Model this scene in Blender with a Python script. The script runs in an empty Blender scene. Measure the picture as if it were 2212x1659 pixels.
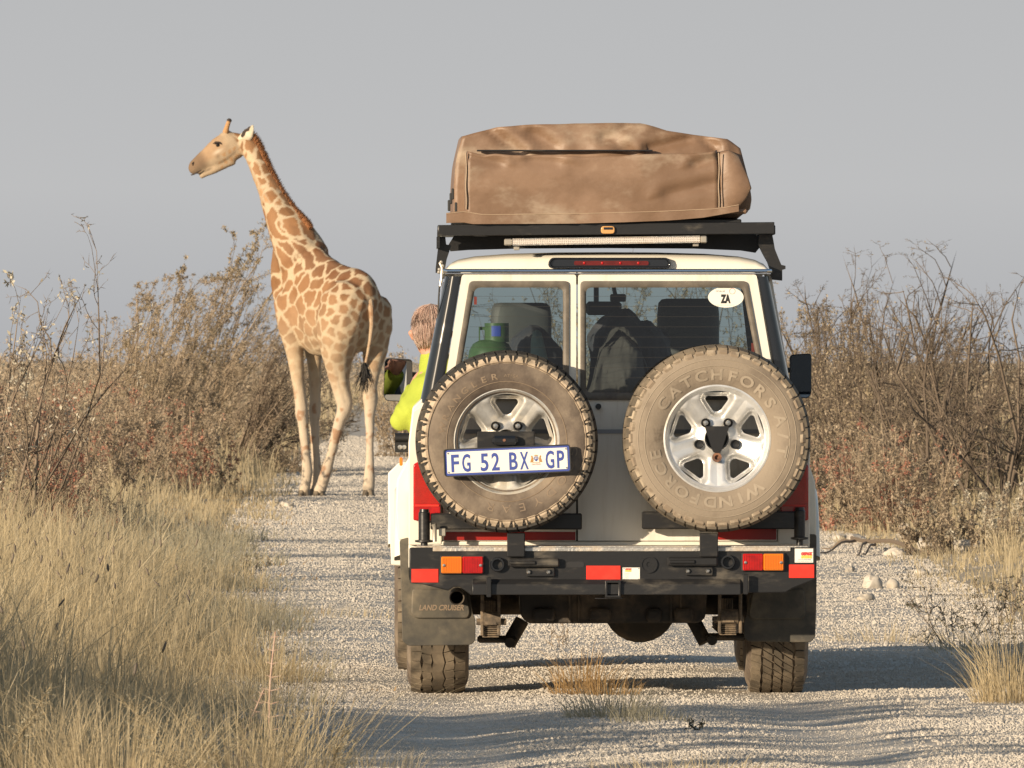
import bpy, bmesh, math, random
import numpy as np
from mathutils import Vector, Matrix
D = bpy.data
SC = bpy.context.scene
COL = SC.collection
PI = math.pi

# ------------------------------------------------------------ camera
FU, CAMZ = 20673.0, 1.43            # focal length in 2212-wide picture units, eye height
cam_d = D.cameras.new('camera')
cam = D.objects.new('camera', cam_d); COL.objects.link(cam)
cam.location = (0, 0, CAMZ); cam.rotation_euler = (math.radians(90), 0, 0)
cam_d.sensor_width = 36; cam_d.lens = 36 * FU / 2212; cam_d.shift_y = -39.5 / 2212
cam_d.clip_start = 1; cam_d.clip_end = 20000
cam_d.dof.use_dof = True; cam_d.dof.focus_distance = 43; cam_d.dof.aperture_fstop = 36
SC.camera = cam

# ------------------------------------------------------------ sky, sun, exposure
SUN_EL, SUN_AZ = 12.0, 43.0         # behind the camera, to its left
world = D.worlds.new('World'); SC.world = world; world.use_nodes = True
nt = world.node_tree; nt.nodes.clear()
def wn(t): return nt.nodes.new(t)
w_out, w_bg, w_sky = wn('ShaderNodeOutputWorld'), wn('ShaderNodeBackground'), wn('ShaderNodeTexSky')
w_sky.sky_type = 'NISHITA'; w_sky.sun_disc = False
w_sky.sun_elevation = math.radians(SUN_EL); w_sky.sun_rotation = math.radians(180 + SUN_AZ)
w_sky.dust_density = 2.5; w_sky.air_density = 1.2; w_sky.altitude = 1000
# dust-grey band round the whole horizon, thinning out upwards into the clear sky
w_tc, w_sep, w_mr, w_mix = wn('ShaderNodeTexCoord'), wn('ShaderNodeSeparateXYZ'), wn('ShaderNodeMapRange'), wn('ShaderNodeMix')
w_mix.data_type = 'RGBA'
w_ramp = wn('ShaderNodeValToRGB')
nt.links.new(w_tc.outputs['Generated'], w_sep.inputs[0])
nt.links.new(w_sep.outputs['Z'], w_mr.inputs['Value'])
w_mr.inputs['From Min'].default_value = 0.02; w_mr.inputs['From Max'].default_value = 0.40
w_mr.interpolation_type = 'SMOOTHSTEP'
w_mr2 = wn('ShaderNodeMapRange')
nt.links.new(w_sep.outputs['Z'], w_mr2.inputs['Value'])
w_mr2.inputs['From Min'].default_value = -0.003; w_mr2.inputs['From Max'].default_value = 0.045
nt.links.new(w_mr2.outputs[0], w_ramp.inputs[0])
SKY_K = 0.095
w_ramp.color_ramp.elements[0].color = (0.325 / SKY_K, 0.331 / SKY_K, 0.346 / SKY_K, 1)
w_ramp.color_ramp.elements[1].color = (0.375 / SKY_K, 0.380 / SKY_K, 0.388 / SKY_K, 1)
e = w_ramp.color_ramp.elements.new(0.45); e.color = (0.400 / SKY_K, 0.402 / SKY_K, 0.406 / SKY_K, 1)
nt.links.new(w_mr.outputs[0], w_mix.inputs['Factor'])
nt.links.new(w_ramp.outputs[0], w_mix.inputs['A'])
nt.links.new(w_sky.outputs[0], w_mix.inputs['B'])
nt.links.new(w_mix.outputs['Result'], w_bg.inputs['Color'])
w_bg.inputs['Strength'].default_value = SKY_K
nt.links.new(w_bg.outputs[0], w_out.inputs[0])

sun_d = D.lights.new('sun', 'SUN'); sun = D.objects.new('sun', sun_d); COL.objects.link(sun)
sun_d.energy = 5.0; sun_d.angle = math.radians(0.55); sun_d.color = (1.0, 0.82, 0.60)
_e, _a = math.radians(SUN_EL), math.radians(SUN_AZ)
SUNDIR = Vector((math.sin(_a) * math.cos(_e), math.cos(_a) * math.cos(_e), -math.sin(_e)))
sun.rotation_euler = SUNDIR.to_track_quat('-Z', 'Y').to_euler()
SC.view_settings.view_transform = 'Standard'; SC.view_settings.look = 'None'
SC.view_settings.exposure = 0.36; SC.view_settings.gamma = 1.0
SC.view_settings.use_curve_mapping = False
SC.render.engine = 'CYCLES'
SC.cycles.max_bounces = 8; SC.cycles.transparent_max_bounces = 16
SC.cycles.use_denoising = True

# ------------------------------------------------------------ numbers
def W(u, v, Y):
    """a point of the place: picture units at a known distance"""
    return Vector(((u - 1106) * Y / FU, Y, CAMZ - (v - 790) * Y / FU))

def _h(ix, iy, iz, seed):
    n = (ix.astype(np.int64) * 374761393 + iy.astype(np.int64) * 668265263 + iz.astype(np.int64) * 2147483647 + seed * 1274126177) & 0xffffffff
    n = ((n ^ (n >> 13)) * 1274126177) & 0xffffffff
    n = n ^ (n >> 16)
    return (n & 0xffff) / 65535.0
def noise(p, s=1.0, seed=0):
    """value noise, 0..1; p is (n,2) or (n,3)"""
    p = np.asarray(p, float) * s
    if p.shape[1] == 2: p = np.concatenate([p, np.zeros((len(p), 1))], 1)
    i = np.floor(p).astype(np.int64); f = p - i; f = f * f * (3 - 2 * f)
    out = 0
    for dx in (0, 1):
        for dy in (0, 1):
            for dz in (0, 1):
                w = (f[:, 0] if dx else 1 - f[:, 0]) * (f[:, 1] if dy else 1 - f[:, 1]) * (f[:, 2] if dz else 1 - f[:, 2])
                out = out + w * _h(i[:, 0] + dx, i[:, 1] + dy, i[:, 2] + dz, seed)
    return out
def fbm(p, s=1.0, seed=0, o=3):
    return sum(noise(p, s * 2 ** k, seed + 17 * k) / 2 ** k for k in range(o)) / sum(1 / 2 ** k for k in range(o))
def sstep(a, b, x):
    t = np.clip((np.asarray(x, float) - a) / (b - a), 0, 1); return t * t * (3 - 2 * t)

# ------------------------------------------------------------ objects
def tag(o, label=None, cat=None, group=None, kind=None):
    if label: o['label'] = label
    if cat: o['category'] = cat
    if group: o['group'] = group
    if kind: o['kind'] = kind
    return o
def empty(name, loc, rz=0.0):
    o = D.objects.new(name, None); COL.objects.link(o); o.location = loc; o.rotation_euler = (0, 0, rz)
    o.empty_display_size = 0.2
    return o
def link(name, me, mat=None, parent=None, kind=None, label=None):
    o = D.objects.new(name, me); COL.objects.link(o)
    if mat is not None and not me.materials: me.materials.append(mat)
    if parent is not None: o.parent = parent
    if kind: o['kind'] = kind
    if label: o['label'] = label
    return o
def np_mesh(name, V, faces, smooth=False):
    """V (n,3); faces: list of integer arrays, each (m,k)"""
    V = np.asarray(V, np.float32).reshape(-1, 3)
    faces = [np.asarray(f, np.int32) for f in faces if len(f)]
    me = D.meshes.new(name)
    nl = sum(f.size for f in faces); nf = sum(len(f) for f in faces)
    me.vertices.add(len(V)); me.vertices.foreach_set('co', V.ravel())
    me.loops.add(nl); me.loops.foreach_set('vertex_index', np.concatenate([f.ravel() for f in faces]))
    me.polygons.add(nf)
    tot = np.concatenate([np.full(len(f), f.shape[1], np.int32) for f in faces])
    me.polygons.foreach_set('loop_start', np.concatenate([[0], np.cumsum(tot)[:-1]]).astype(np.int32))
    me.polygons.foreach_set('loop_total', tot)
    if smooth: me.polygons.foreach_set('use_smooth', np.ones(nf, bool))
    me.update(calc_edges=True); me.validate()
    return me

class MB:
    """collects hard-surface shapes and links them as one mesh object"""
    def __init__(s): s.v = []; s.f = []
    def add(s, V, F):
        b = len(s.v); s.v += [tuple(p) for p in V]; s.f += [tuple(i + b for i in f) for f in F]; return s
    def box(s, x0, x1, y0, y1, z0, z1, b=0.0, M=None):
        if b <= 0:
            V = [(x, y, z) for z in (z0, z1) for y in (y0, y1) for x in (x0, x1)]
            F = [(0, 2, 3, 1), (4, 5, 7, 6), (0, 1, 5, 4), (2, 6, 7, 3), (0, 4, 6, 2), (1, 3, 7, 5)]
        else:
            b = min(b, abs(x1 - x0) * .45, abs(y1 - y0) * .45, abs(z1 - z0) * .45)
            V = []; idx = {}
            X, Y, Z = (x0, x1), (y0, y1), (z0, z1)
            for i in (0, 1):
                for j in (0, 1):
                    for k in (0, 1):
                        sx, sy, sz = (b if i == 0 else -b), (b if j == 0 else -b), (b if k == 0 else -b)
                        idx[i, j, k, 0] = len(V); V.append((X[i], Y[j] + sy, Z[k] + sz))
                        idx[i, j, k, 1] = len(V); V.append((X[i] + sx, Y[j], Z[k] + sz))
                        idx[i, j, k, 2] = len(V); V.append((X[i] + sx, Y[j] + sy, Z[k]))
            F = []
            c = ((0, 0), (1, 0), (1, 1), (0, 1))
            for i in (0, 1): F.append([idx[i, j, k, 0] for j, k in (c if i else c[::-1])])
            for j in (0, 1): F.append([idx[i, j, k, 1] for i, k in (c[::-1] if j else c)])
            for k in (0, 1): F.append([idx[i, j, k, 2] for i, j in (c if k else c[::-1])])
            for j in (0, 1):
                for k in (0, 1): F.append([idx[0, j, k, 1], idx[1, j, k, 1], idx[1, j, k, 2], idx[0, j, k, 2]][::(1 if (j == 0) != (k == 0) else -1)][::-1] if False else [idx[0, j, k, 1], idx[1, j, k, 1], idx[1, j, k, 2], idx[0, j, k, 2]])
            for i in (0, 1):
                for k in (0, 1): F.append([idx[i, 0, k, 0], idx[i, 1, k, 0], idx[i, 1, k, 2], idx[i, 0, k, 2]])
                for j in (0, 1): F.append([idx[i, j, 0, 0], idx[i, j, 1, 0], idx[i, j, 1, 1], idx[i, j, 0, 1]])
            for q in [(i, j, k) for i in (0, 1) for j in (0, 1) for k in (0, 1)]: F.append([idx[q + (0,)], idx[q + (1,)], idx[q + (2,)]])
        if M is not None: V = [M @ Vector(p) for p in V]
        return s.add(V, F)
    def tube(s, path, r, n=8, caps=True):
        P = [Vector(p) for p in path]; R = r if hasattr(r, '__len__') else [r] * len(P)
        ref = None; V = []; F = []
        for i, p in enumerate(P):
            t = (P[min(i + 1, len(P) - 1)] - P[max(i - 1, 0)]).normalized()
            if ref is None:
                ref = t.orthogonal().normalized()
            ref = (ref - t * ref.dot(t)).normalized(); q = t.cross(ref)
            for k in range(n):
                a = 2 * PI * k / n; V.append(p + (ref * math.cos(a) + q * math.sin(a)) * R[i])
        for i in range(len(P) - 1):
            for k in range(n):
                F.append((i * n + k, i * n + (k + 1) % n, (i + 1) * n + (k + 1) % n, (i + 1) * n + k))
        if caps: F.append(tuple(range(n))[::-1]); F.append(tuple((len(P) - 1) * n + k for k in range(n)))
        return s.add(V, F)
    def lathe(s, prof, c=(0, 0, 0), axis='Y', n=48, a0=0.0, a1=2 * PI, M=None):
        """prof: (radius, height along the axis)"""
        full = abs(a1 - a0 - 2 * PI) < 1e-6; m = n if full else n + 1
        V = []; F = []
        for r, h in prof:
            for k in range(m):
                a = a0 + (a1 - a0) * k / n; x, z = r * math.cos(a), r * math.sin(a)
                p = {'Y': (x, h, z), 'X': (h, x, z), 'Z': (x, z, h)}[axis]
                V.append(Vector(p))
        for i in range(len(prof) - 1):
            for k in range(n):
                k2 = (k + 1) % m
                F.append((i * m + k, i * m + k2, (i + 1) * m + k2, (i + 1) * m + k))
        if M is not None: V = [M @ p for p in V]
        return s.add([p + Vector(c) for p in V], F)
    def prism(s, poly, y0, y1, M=None):
        """poly of (x,z) extruded along y"""
        n = len(poly)
        V = [(x, y0, z) for x, z in poly] + [(x, y1, z) for x, z in poly]
        F = [tuple(range(n)), tuple(range(2 * n - 1, n - 1, -1))] + [(i, i + n, (i + 1) % n + n, (i + 1) % n) for i in range(n)]
        if M is not None: V = [M @ Vector(p) for p in V]
        return s.add(V, F)
    def ring(s, outer, inner, y0, y1):
        """frame between two outlines of the same number of points (x,z)"""
        n = len(outer)
        V = [(x, y, z) for y in (y0, y1) for loop in (outer, inner) for x, z in loop]
        F = []
        for i in range(n):
            j = (i + 1) % n
            F += [(i, j, n + j, n + i), (2 * n + i, 3 * n + i, 3 * n + j, 2 * n + j), (i, 2 * n + i, 2 * n + j, j), (n + i, n + j, 3 * n + j, 3 * n + i)]
        return s.add(V, F)
    def loft(s, rings, caps=True, close=True):
        n = len(rings[0]); V = [p for r in rings for p in r]; F = []
        for i in range(len(rings) - 1):
            for k in range(n if close else n - 1):
                k2 = (k + 1) % n; F.append((i * n + k, i * n + k2, (i + 1) * n + k2, (i + 1) * n + k))
        if caps and close: F.append(tuple(range(n))[::-1]); F.append(tuple((len(rings) - 1) * n + k for k in range(n)))
        return s.add(V, F)
    def mesh(s, name, smooth=True, angle=35):
        me = D.meshes.new(name); me.from_pydata([tuple(p) for p in s.v], [], s.f)
        bm = bmesh.new(); bm.from_mesh(me); bmesh.ops.recalc_face_normals(bm, faces=bm.faces[:]); bm.to_mesh(me); bm.free()
        if smooth:
            me.shade_smooth(); me.set_sharp_from_angle(angle=math.radians(angle))
        return me
    def obj(s, name, mat, parent=None, smooth=True, angle=35, bevel=0, label=None, kind=None):
        o = link(name, s.mesh(name, smooth, angle), mat, parent, kind, label)
        if bevel:
            m = o.modifiers.new('bevel', 'BEVEL'); m.width = bevel; m.segments = 2; m.limit_method = 'ANGLE'; m.angle_limit = math.radians(40)
        return o

def rpoly(pts, r, n=5):
    """polygon with rounded corners"""
    out = []; N = len(pts); R = r if hasattr(r, '__len__') else [r] * N
    for i in range(N):
        p, a, b = Vector(pts[i]), Vector(pts[i - 1]), Vector(pts[(i + 1) % N])
        da, db = (a - p), (b - p); rr = min(R[i], da.length * .48, db.length * .48)
        A, B = p + da.normalized() * rr, p + db.normalized() * rr
        for k in range(n):
            t = k / (n - 1); q = A * (1 - t) ** 2 + p * 2 * t * (1 - t) + B * t * t; out.append((q.x, q.y))
    return out

def text_geo(s, h, bold=0.0, ext=0.0, sx=1.0, align='CENTER', shear=0.0):
    """flat letters as (verts (x,y,z), faces), capital height h"""
    cu = D.curves.new('txt', 'FONT'); cu.body = s; cu.size = h / 0.729; cu.align_x = align; cu.offset = bold; cu.extrude = ext
    cu.resolution_u = 3; cu.shear = shear
    o = D.objects.new('txt', cu); COL.objects.link(o)
    me = o.to_mesh()
    V = [(v.co.x * sx, v.co.y, v.co.z) for v in me.vertices]; F = [tuple(p.vertices) for p in me.polygons]
    o.to_mesh_clear(); D.objects.remove(o); D.curves.remove(cu)
    return V, F

# ------------------------------------------------------------ materials
def M(name, col, rough=.6, metal=0.0, col2=None, s=8.0, lo=.4, hi=.65, dust=None, dlo=.45, dhi=.7, ds=3.0, bump=0.0, bs=60.0,
      spec=.5, coat=0.0, alpha=None, stretch=(1, 1, 1), island=None, rough2=None):
    m = D.materials.new(name); m.use_nodes = True; t = m.node_tree; N = t.nodes; L = t.links
    b = N['Principled BSDF']
    b.inputs['Roughness'].default_value = rough; b.inputs['Metallic'].default_value = metal
    b.inputs['Specular IOR Level'].default_value = spec; b.inputs['Coat Weight'].default_value = coat
    b.inputs['Base Color'].default_value = (*col, 1)
    tc = N.new('ShaderNodeTexCoord'); mp = N.new('ShaderNodeMapping'); L.new(tc.outputs['Object'], mp.inputs[0]); mp.inputs['Scale'].default_value = stretch
    cur = None
    def mixin(cur, c2, scale, lo, hi, seed):
        n = N.new('ShaderNodeTexNoise'); n.inputs['Scale'].default_value = scale; n.inputs['Detail'].default_value = 5; n.inputs['Roughness'].default_value = .62
        n.noise_dimensions = '4D'; n.inputs['W'].default_value = seed
        L.new(mp.outputs[0], n.inputs['Vector'])
        r = N.new('ShaderNodeMapRange'); r.inputs['From Min'].default_value = lo; r.inputs['From Max'].default_value = hi; r.interpolation_type = 'SMOOTHSTEP'
        L.new(n.outputs['Fac'], r.inputs['Value'])
        x = N.new('ShaderNodeMix'); x.data_type = 'RGBA'
        L.new(r.outputs[0], x.inputs['Factor'])
        if cur is None: x.inputs['A'].default_value = (*col, 1)
        else: L.new(cur, x.inputs['A'])
        x.inputs['B'].default_value = (*c2, 1)
        return x.outputs['Result'], r.outputs[0]
    if island is not None:
        g = N.new('ShaderNodeNewGeometry'); cr = N.new('ShaderNodeValToRGB'); L.new(g.outputs['Random Per Island'], cr.inputs[0])
        els = cr.color_ramp.elements; k = len(island)
        els[0].color = (*island[0], 1); els[1].color = (*island[-1], 1)
        for i in range(1, k - 1): el = els.new(i / (k - 1)); el.color = (*island[i], 1)
        cur = cr.outputs[0]
    if col2 is not None: cur, _ = mixin(cur, col2, s, lo, hi, 1.3)
    if dust is not None:
        cur, fac = mixin(cur, dust, ds, dlo, dhi, 7.7)
        rr = N.new('ShaderNodeMapRange'); rr.inputs['To Min'].default_value = rough; rr.inputs['To Max'].default_value = .85 if rough2 is None else rough2
        L.new(fac, rr.inputs['Value']); L.new(rr.outputs[0], b.inputs['Roughness'])
        if metal > 0:
            mm = N.new('ShaderNodeMapRange'); mm.inputs['To Min'].default_value = metal; mm.inputs['To Max'].default_value = 0.1
            L.new(fac, mm.inputs['Value']); L.new(mm.outputs[0], b.inputs['Metallic'])
    if cur is not None: L.new(cur, b.inputs['Base Color'])
    if bump:
        n = N.new('ShaderNodeTexNoise'); n.inputs['Scale'].default_value = bs; n.inputs['Detail'].default_value = 4; L.new(mp.outputs[0], n.inputs['Vector'])
        bp = N.new('ShaderNodeBump'); bp.inputs['Strength'].default_value = bump; bp.inputs['Distance'].default_value = .01
        L.new(n.outputs['Fac'], bp.inputs['Height']); L.new(bp.outputs[0], b.inputs['Normal'])
    return m

def leafmat(name, cols, rough=.75, trans=0.25, patch=None):
    """dry leaves and blades: colour differs from leaf to leaf, some light passes through"""
    m = M(name, cols[0], rough, island=cols, spec=.25, **({} if patch is None else dict(col2=patch, s=1.1, lo=.42, hi=.68)))
    t = m.node_tree; N = t.nodes; L = t.links; b = N['Principled BSDF']
    tr = N.new('ShaderNodeBsdfTranslucent'); mx = N.new('ShaderNodeMixShader'); mx.inputs[0].default_value = trans
    src = b.inputs['Base Color'].links[0].from_socket
    L.new(src, tr.inputs[0]); L.new(b.outputs[0], mx.inputs[1]); L.new(tr.outputs[0], mx.inputs[2])
    L.new(mx.outputs[0], N['Material Output'].inputs[0])
    return m

def glassmat(name, tint, refl=1.0):
    m = D.materials.new(name); m.use_nodes = True; t = m.node_tree; N = t.nodes; L = t.links
    N.remove(N['Principled BSDF'])
    tr = N.new('ShaderNodeBsdfTransparent'); tr.inputs[0].default_value = (*tint, 1)
    gl = N.new('ShaderNodeBsdfGlossy'); gl.inputs['Roughness'].default_value = .02; gl.inputs[0].default_value = (refl, refl, refl, 1)
    lw = N.new('ShaderNodeLayerWeight'); pw_ = N.new('ShaderNodeMath'); pw_.operation = 'POWER'; pw_.inputs[1].default_value = 5; fr = N.new('ShaderNodeMath'); fr.operation = 'MULTIPLY_ADD'; fr.inputs[1].default_value = .95; fr.inputs[2].default_value = .05
    L.new(lw.outputs['Facing'], pw_.inputs[0]); L.new(pw_.outputs[0], fr.inputs[0])
    mx = N.new('ShaderNodeMixShader'); L.new(fr.outputs[0], mx.inputs[0]); L.new(tr.outputs[0], mx.inputs[1]); L.new(gl.outputs[0], mx.inputs[2])
    L.new(mx.outputs[0], N['Material Output'].inputs[0])
    return m

DUST = (.42, .34, .25)
MAT = dict(
    cream=M('cream_paint', (.80, .76, .66), .32, coat=.4, dust=(.62, .55, .44), dlo=.5, dhi=.95, ds=4),
    cream_door=M('cream_door_paint', (.78, .745, .66), .34, coat=.35, col2=(.66, .61, .52), s=4, lo=.45, hi=.8, dust=(.56, .49, .39), dlo=.55, dhi=.9, ds=7, stretch=(5, 1, .6)),
    black=M('black_steel', (.017, .017, .018), .36, dust=(.15, .13, .10), dlo=.53, dhi=.86, ds=9, bump=.06, bs=40, stretch=(.6, 1, 1.6)),
    black_gloss=M('black_gloss', (.012, .014, .018), .12, coat=.6, dust=(.05, .05, .05), dlo=.6, dhi=.95),
    rubber_seal=M('window_rubber', (.11, .095, .078), .55, col2=(.17, .145, .115), s=14),
    plastic=M('dark_plastic', (.035, .035, .035), .5),
    flap=M('mud_flap_rubber', (.05, .047, .04), .6, col2=(.09, .08, .06), s=9, dust=(.24, .20, .14), dlo=.45, dhi=.8, ds=6),
    tyre_a=M('dusty_tyre_brown', (.155, .12, .09), .75, col2=(.08, .06, .047), s=7, dust=(.31, .25, .185), dlo=.45, dhi=.75, ds=4, bump=.15, bs=90),
    tyre_b=M('dusty_tyre_pale', (.27, .22, .165), .8, col2=(.17, .135, .10), s=6, lo=.45, hi=.7, dust=(.13, .10, .07), dlo=.62, dhi=.72, ds=5, bump=.15, bs=90),
    tread=M('tyre_tread', (.028, .026, .023), .7, dust=(.11, .09, .065), ds=10),
    tread_dusty=M('tyre_tread_dusty', (.15, .12, .085), .75, col2=(.09, .075, .055), s=14, dust=(.25, .2, .14), ds=9),
    lug_light=M('tyre_lug_dust', (.50, .40, .29), .85, col2=(.34, .27, .19), s=20),
    lug_b=M('tyre_lug_pale', (.25, .195, .14), .85, col2=(.40, .33, .24), s=16, lo=.45, hi=.6),
    letter_a=M('tyre_letter_brown', (.24, .18, .125), .7), letter_b=M('tyre_letter_pale', (.325, .27, .205), .75),
    alloy=M('alloy', (.80, .80, .79), .36, .62, col2=(.66, .65, .62), s=9, dust=(.50, .44, .34), dlo=.5, dhi=.75, ds=6, bump=.03, bs=50),
    alloy_dusty=M('alloy_dusty', (.68, .67, .64), .38, .6, col2=(.5, .48, .44), s=9, dust=(.46, .40, .30), dlo=.46, dhi=.72, ds=7),
    chrome=M('chrome', (.8, .8, .8), .12, 1.0), nut=M('steel_nut', (.6, .58, .54), .3, 1.0), rust=M('rusty_steel', (.24, .11, .06), .7, col2=(.12, .06, .04), s=30),
    red=M('red_lens', (.50, .012, .012), .15, col2=(.34, .008, .01), s=20, coat=.5), red_deep=M('deep_red_lens', (.13, .010, .008), .25, col2=(.09, .008, .006), s=30, coat=.3), amber=M('amber_lens', (.75, .20, .015), .15, coat=.5),
    red_bright=M('red_reflector', (.80, .035, .02), .4, col2=(.72, .05, .03), s=15), red_dark=M('dark_red_tape', (.30, .012, .008), .4),
    plate_white=M('plate_white', (.80, .79, .74), .45, dust=(.66, .62, .54), dlo=.55, dhi=.9, ds=5), plate_blue=M('plate_blue', (.055, .085, .33), .45),
    gold=M('crest_gold', (.45, .24, .08), .5), plate_red=M('plate_red', (.5, .12, .10), .5),
    sticker=M('sticker_white', (.82, .80, .73), .4), ink=M('sticker_ink', (.02, .02, .022), .5), ink_grey=M('sticker_grey_ink', (.22, .22, .22), .5),
    ink_red=M('sticker_red_ink', (.62, .06, .05), .5), ink_yellow=M('sticker_yellow_ink', (.70, .62, .12), .5),
    tread_plate=M('chequer_plate', (.62, .60, .56), .35, .8, dust=DUST, dlo=.4, dhi=.7, ds=9, bump=.3, bs=90),
    seat=M('seat_vinyl', (.085, .088, .09), .6, col2=(.11, .11, .105), s=6), interior=M('interior_trim', (.055, .055, .058), .8), headliner=M('headliner', (.17, .17, .165), .85),
    gas=M('green_gas_bottle', (.075, .15, .055), .4, col2=(.11, .19, .08), s=18), blue_paint=M('blue_paint_mark', (.05, .10, .55), .5),
    cloth_dark=M('dark_blanket', (.075, .078, .10), .9, col2=(.11, .10, .11), s=6), cloth_brown=M('brown_blanket', (.15, .12, .11), .9), cloth_pale=M('pale_green_cloth', (.34, .44, .40), .85),
    underbody=M('underbody', (.025, .022, .019), .7, dust=(.16, .12, .08), dlo=.45, dhi=.75, ds=7), spring=M('dusty_spring', (.22, .165, .11), .8, col2=(.08, .065, .05), s=25),
    canvas=None, lime=M('lime_fleece', (.40, .47, .055), .85, col2=(.34, .41, .045), s=5, bump=.2, bs=120), skin=M('skin', (.58, .30, .21), .55), hair=M('grey_blond_hair', (.62, .45, .38), .45, col2=(.48, .33, .27), s=26, stretch=(3, 3, 1)),
    glass=glassmat('window_glass', (.50, .58, .59), 1.0), dark_glass=glassmat('tinted_glass', (.74, .78, .78), .9), mirror=M('mirror_glass', (.34, .36, .39), .03, 1.0),
    lightbar=None, awning_black=M('bracket_black', (.015, .015, .015), .35), steel_pale=M('zinc_fitting', (.55, .5, .42), .4, .7),
)
MAT['canvas'] = M('tent_canvas', (.185, .112, .068), .5, col2=(.245, .155, .10), s=2.2, lo=.42, hi=.6, dust=(.42, .34, .255), dlo=.50, dhi=.74, ds=2.6, bump=.12, bs=35, stretch=(1, 1, 1.7))
MAT['canvas_edge'] = M('tent_seam', (.38, .28, .19), .7)
MAT['lightbar'] = M('light_bar_lens', (.80, .76, .72), .22, .35)

# ------------------------------------------------------------ the land
EDGE_L = ([10, 20, 34, 42, 50, 58, 72, 102, 180, 295, 340], [-.55, -.65, -.82, -.97, -1.25, -1.55, -2.0, -2.55, -3.2, -4.75, -3.0])
EDGE_R = ([10, 20, 34, 42, 48, 58, 72, 102, 180, 295, 340], [1.7, 1.8, 2.05, 2.3, 2.45, 2.6, 2.75, 2.2, .9, -1.0, 2.5])
def road_l(y): return np.interp(y, *EDGE_L)
def road_r(y): return np.interp(y, *EDGE_R)
def gh(x, y):
    """height of the ground"""
    x = np.asarray(x, float); y = np.asarray(y, float); sh = np.broadcast(x, y).shape
    x = np.broadcast_to(x, sh).ravel(); y = np.broadcast_to(y, sh).ravel()
    p = np.stack([x, y], 1)
    out = np.maximum(road_l(y) - x, x - road_r(y))
    z = .013 * (fbm(p, 2.6, 3, 3) - .5) * 2 + .05 * (noise(p, .22, 5) - .5)
    z -= .03 * (np.exp(-((x - .42 + .72 + .012 * (y - 42)) / .25) ** 2) + np.exp(-((x - .42 - .72 + .012 * (y - 42)) / .25) ** 2)) * np.exp(-((y - 60) / 60.) ** 2)
    z += sstep(0, 2.5, out) * (.06 + .16 * (noise(p, .35, 9) - .35)) + sstep(3, 40, out) * .25
    z += sstep(400, 3000, np.hypot(x, y)) * 2.0
    near = np.exp(-(((x - .42) / 1.6) ** 4 + ((y - 43.5) / 3.4) ** 4))
    z = z * (1 - .75 * near) - .004 * near
    return z.reshape(sh)
def spread(a, b, step0, grow):
    out = [a]; s = step0
    while out[-1] < b: out.append(out[-1] + s); s *= grow
    return out
XS = np.array([-v for v in spread(5, 4000, .15, 1.3)][::-1][:-1] + list(np.arange(-5, 5, .075)) + spread(5, 4000, .15, 1.3))
YS = np.array([-400, -120, -40, -10, 5, 14, 20] + list(np.arange(24, 33, .4)) + list(np.arange(33, 56, .11)) + list(np.arange(56, 112, .26)) + spread(112, 12000, .5, 1.12))
def sheet(xg, yg, dz=0.0):
    n, m = xg.shape
    z = gh(xg, yg) + dz
    i = np.arange(n * m).reshape(n, m)
    F = np.stack([i[:-1, :-1], i[:-1, 1:], i[1:, 1:], i[1:, :-1]], -1).reshape(-1, 4)
    return np.stack([xg, yg, z], -1).reshape(-1, 3), [F]

def soil_mat(name, cols, s1, s2, bump, bscale):
    m = M(name, cols[0], .95, spec=.15, col2=cols[1], s=s1, lo=.42, hi=.6, dust=cols[2], dlo=.5, dhi=.64, ds=s2, rough2=.95, bump=bump, bs=bscale)
    return m
MAT['soil'] = soil_mat('dry_soil', ((.50, .42, .31), (.40, .325, .22), (.58, .52, .43)), 1.7, 9, .5, 30)
MAT['gravel_bed'] = soil_mat('limestone_gravel', ((.60, .545, .465), (.53, .475, .40), (.66, .61, .54)), 3.0, 22, .8, 60)
gx, gy = np.meshgrid(XS, YS)
tag(link('ground', np_mesh('ground', *sheet(gx, gy), True), MAT['soil']), kind='structure')
ry = np.concatenate([np.arange(10, 33, .5), np.arange(33, 56, .11), np.arange(56, 112, .26), np.arange(112, 340, 1.5)])
t = np.linspace(0, 1, 56)
wob_l = .35 * (fbm(np.stack([ry, ry * 0], 1), .5, 21) - .5) + .25 * (noise(np.stack([ry, ry * 0], 1), 2.3, 22) - .5)
wob_r = .5 * (fbm(np.stack([ry, ry * 0], 1), .4, 31) - .5) + .25 * (noise(np.stack([ry, ry * 0], 1), 2.3, 32) - .5)
rx = (road_l(ry) + wob_l)[:, None] * (1 - t) + (road_r(ry) + wob_r)[:, None] * t
road_y = np.repeat(ry[:, None], 56, 1)
rv, rf = sheet(rx, road_y, .006)
tag(link('gravel_road', np_mesh('gravel_road', rv, rf, True), MAT['gravel_bed']), kind='structure')

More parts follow.
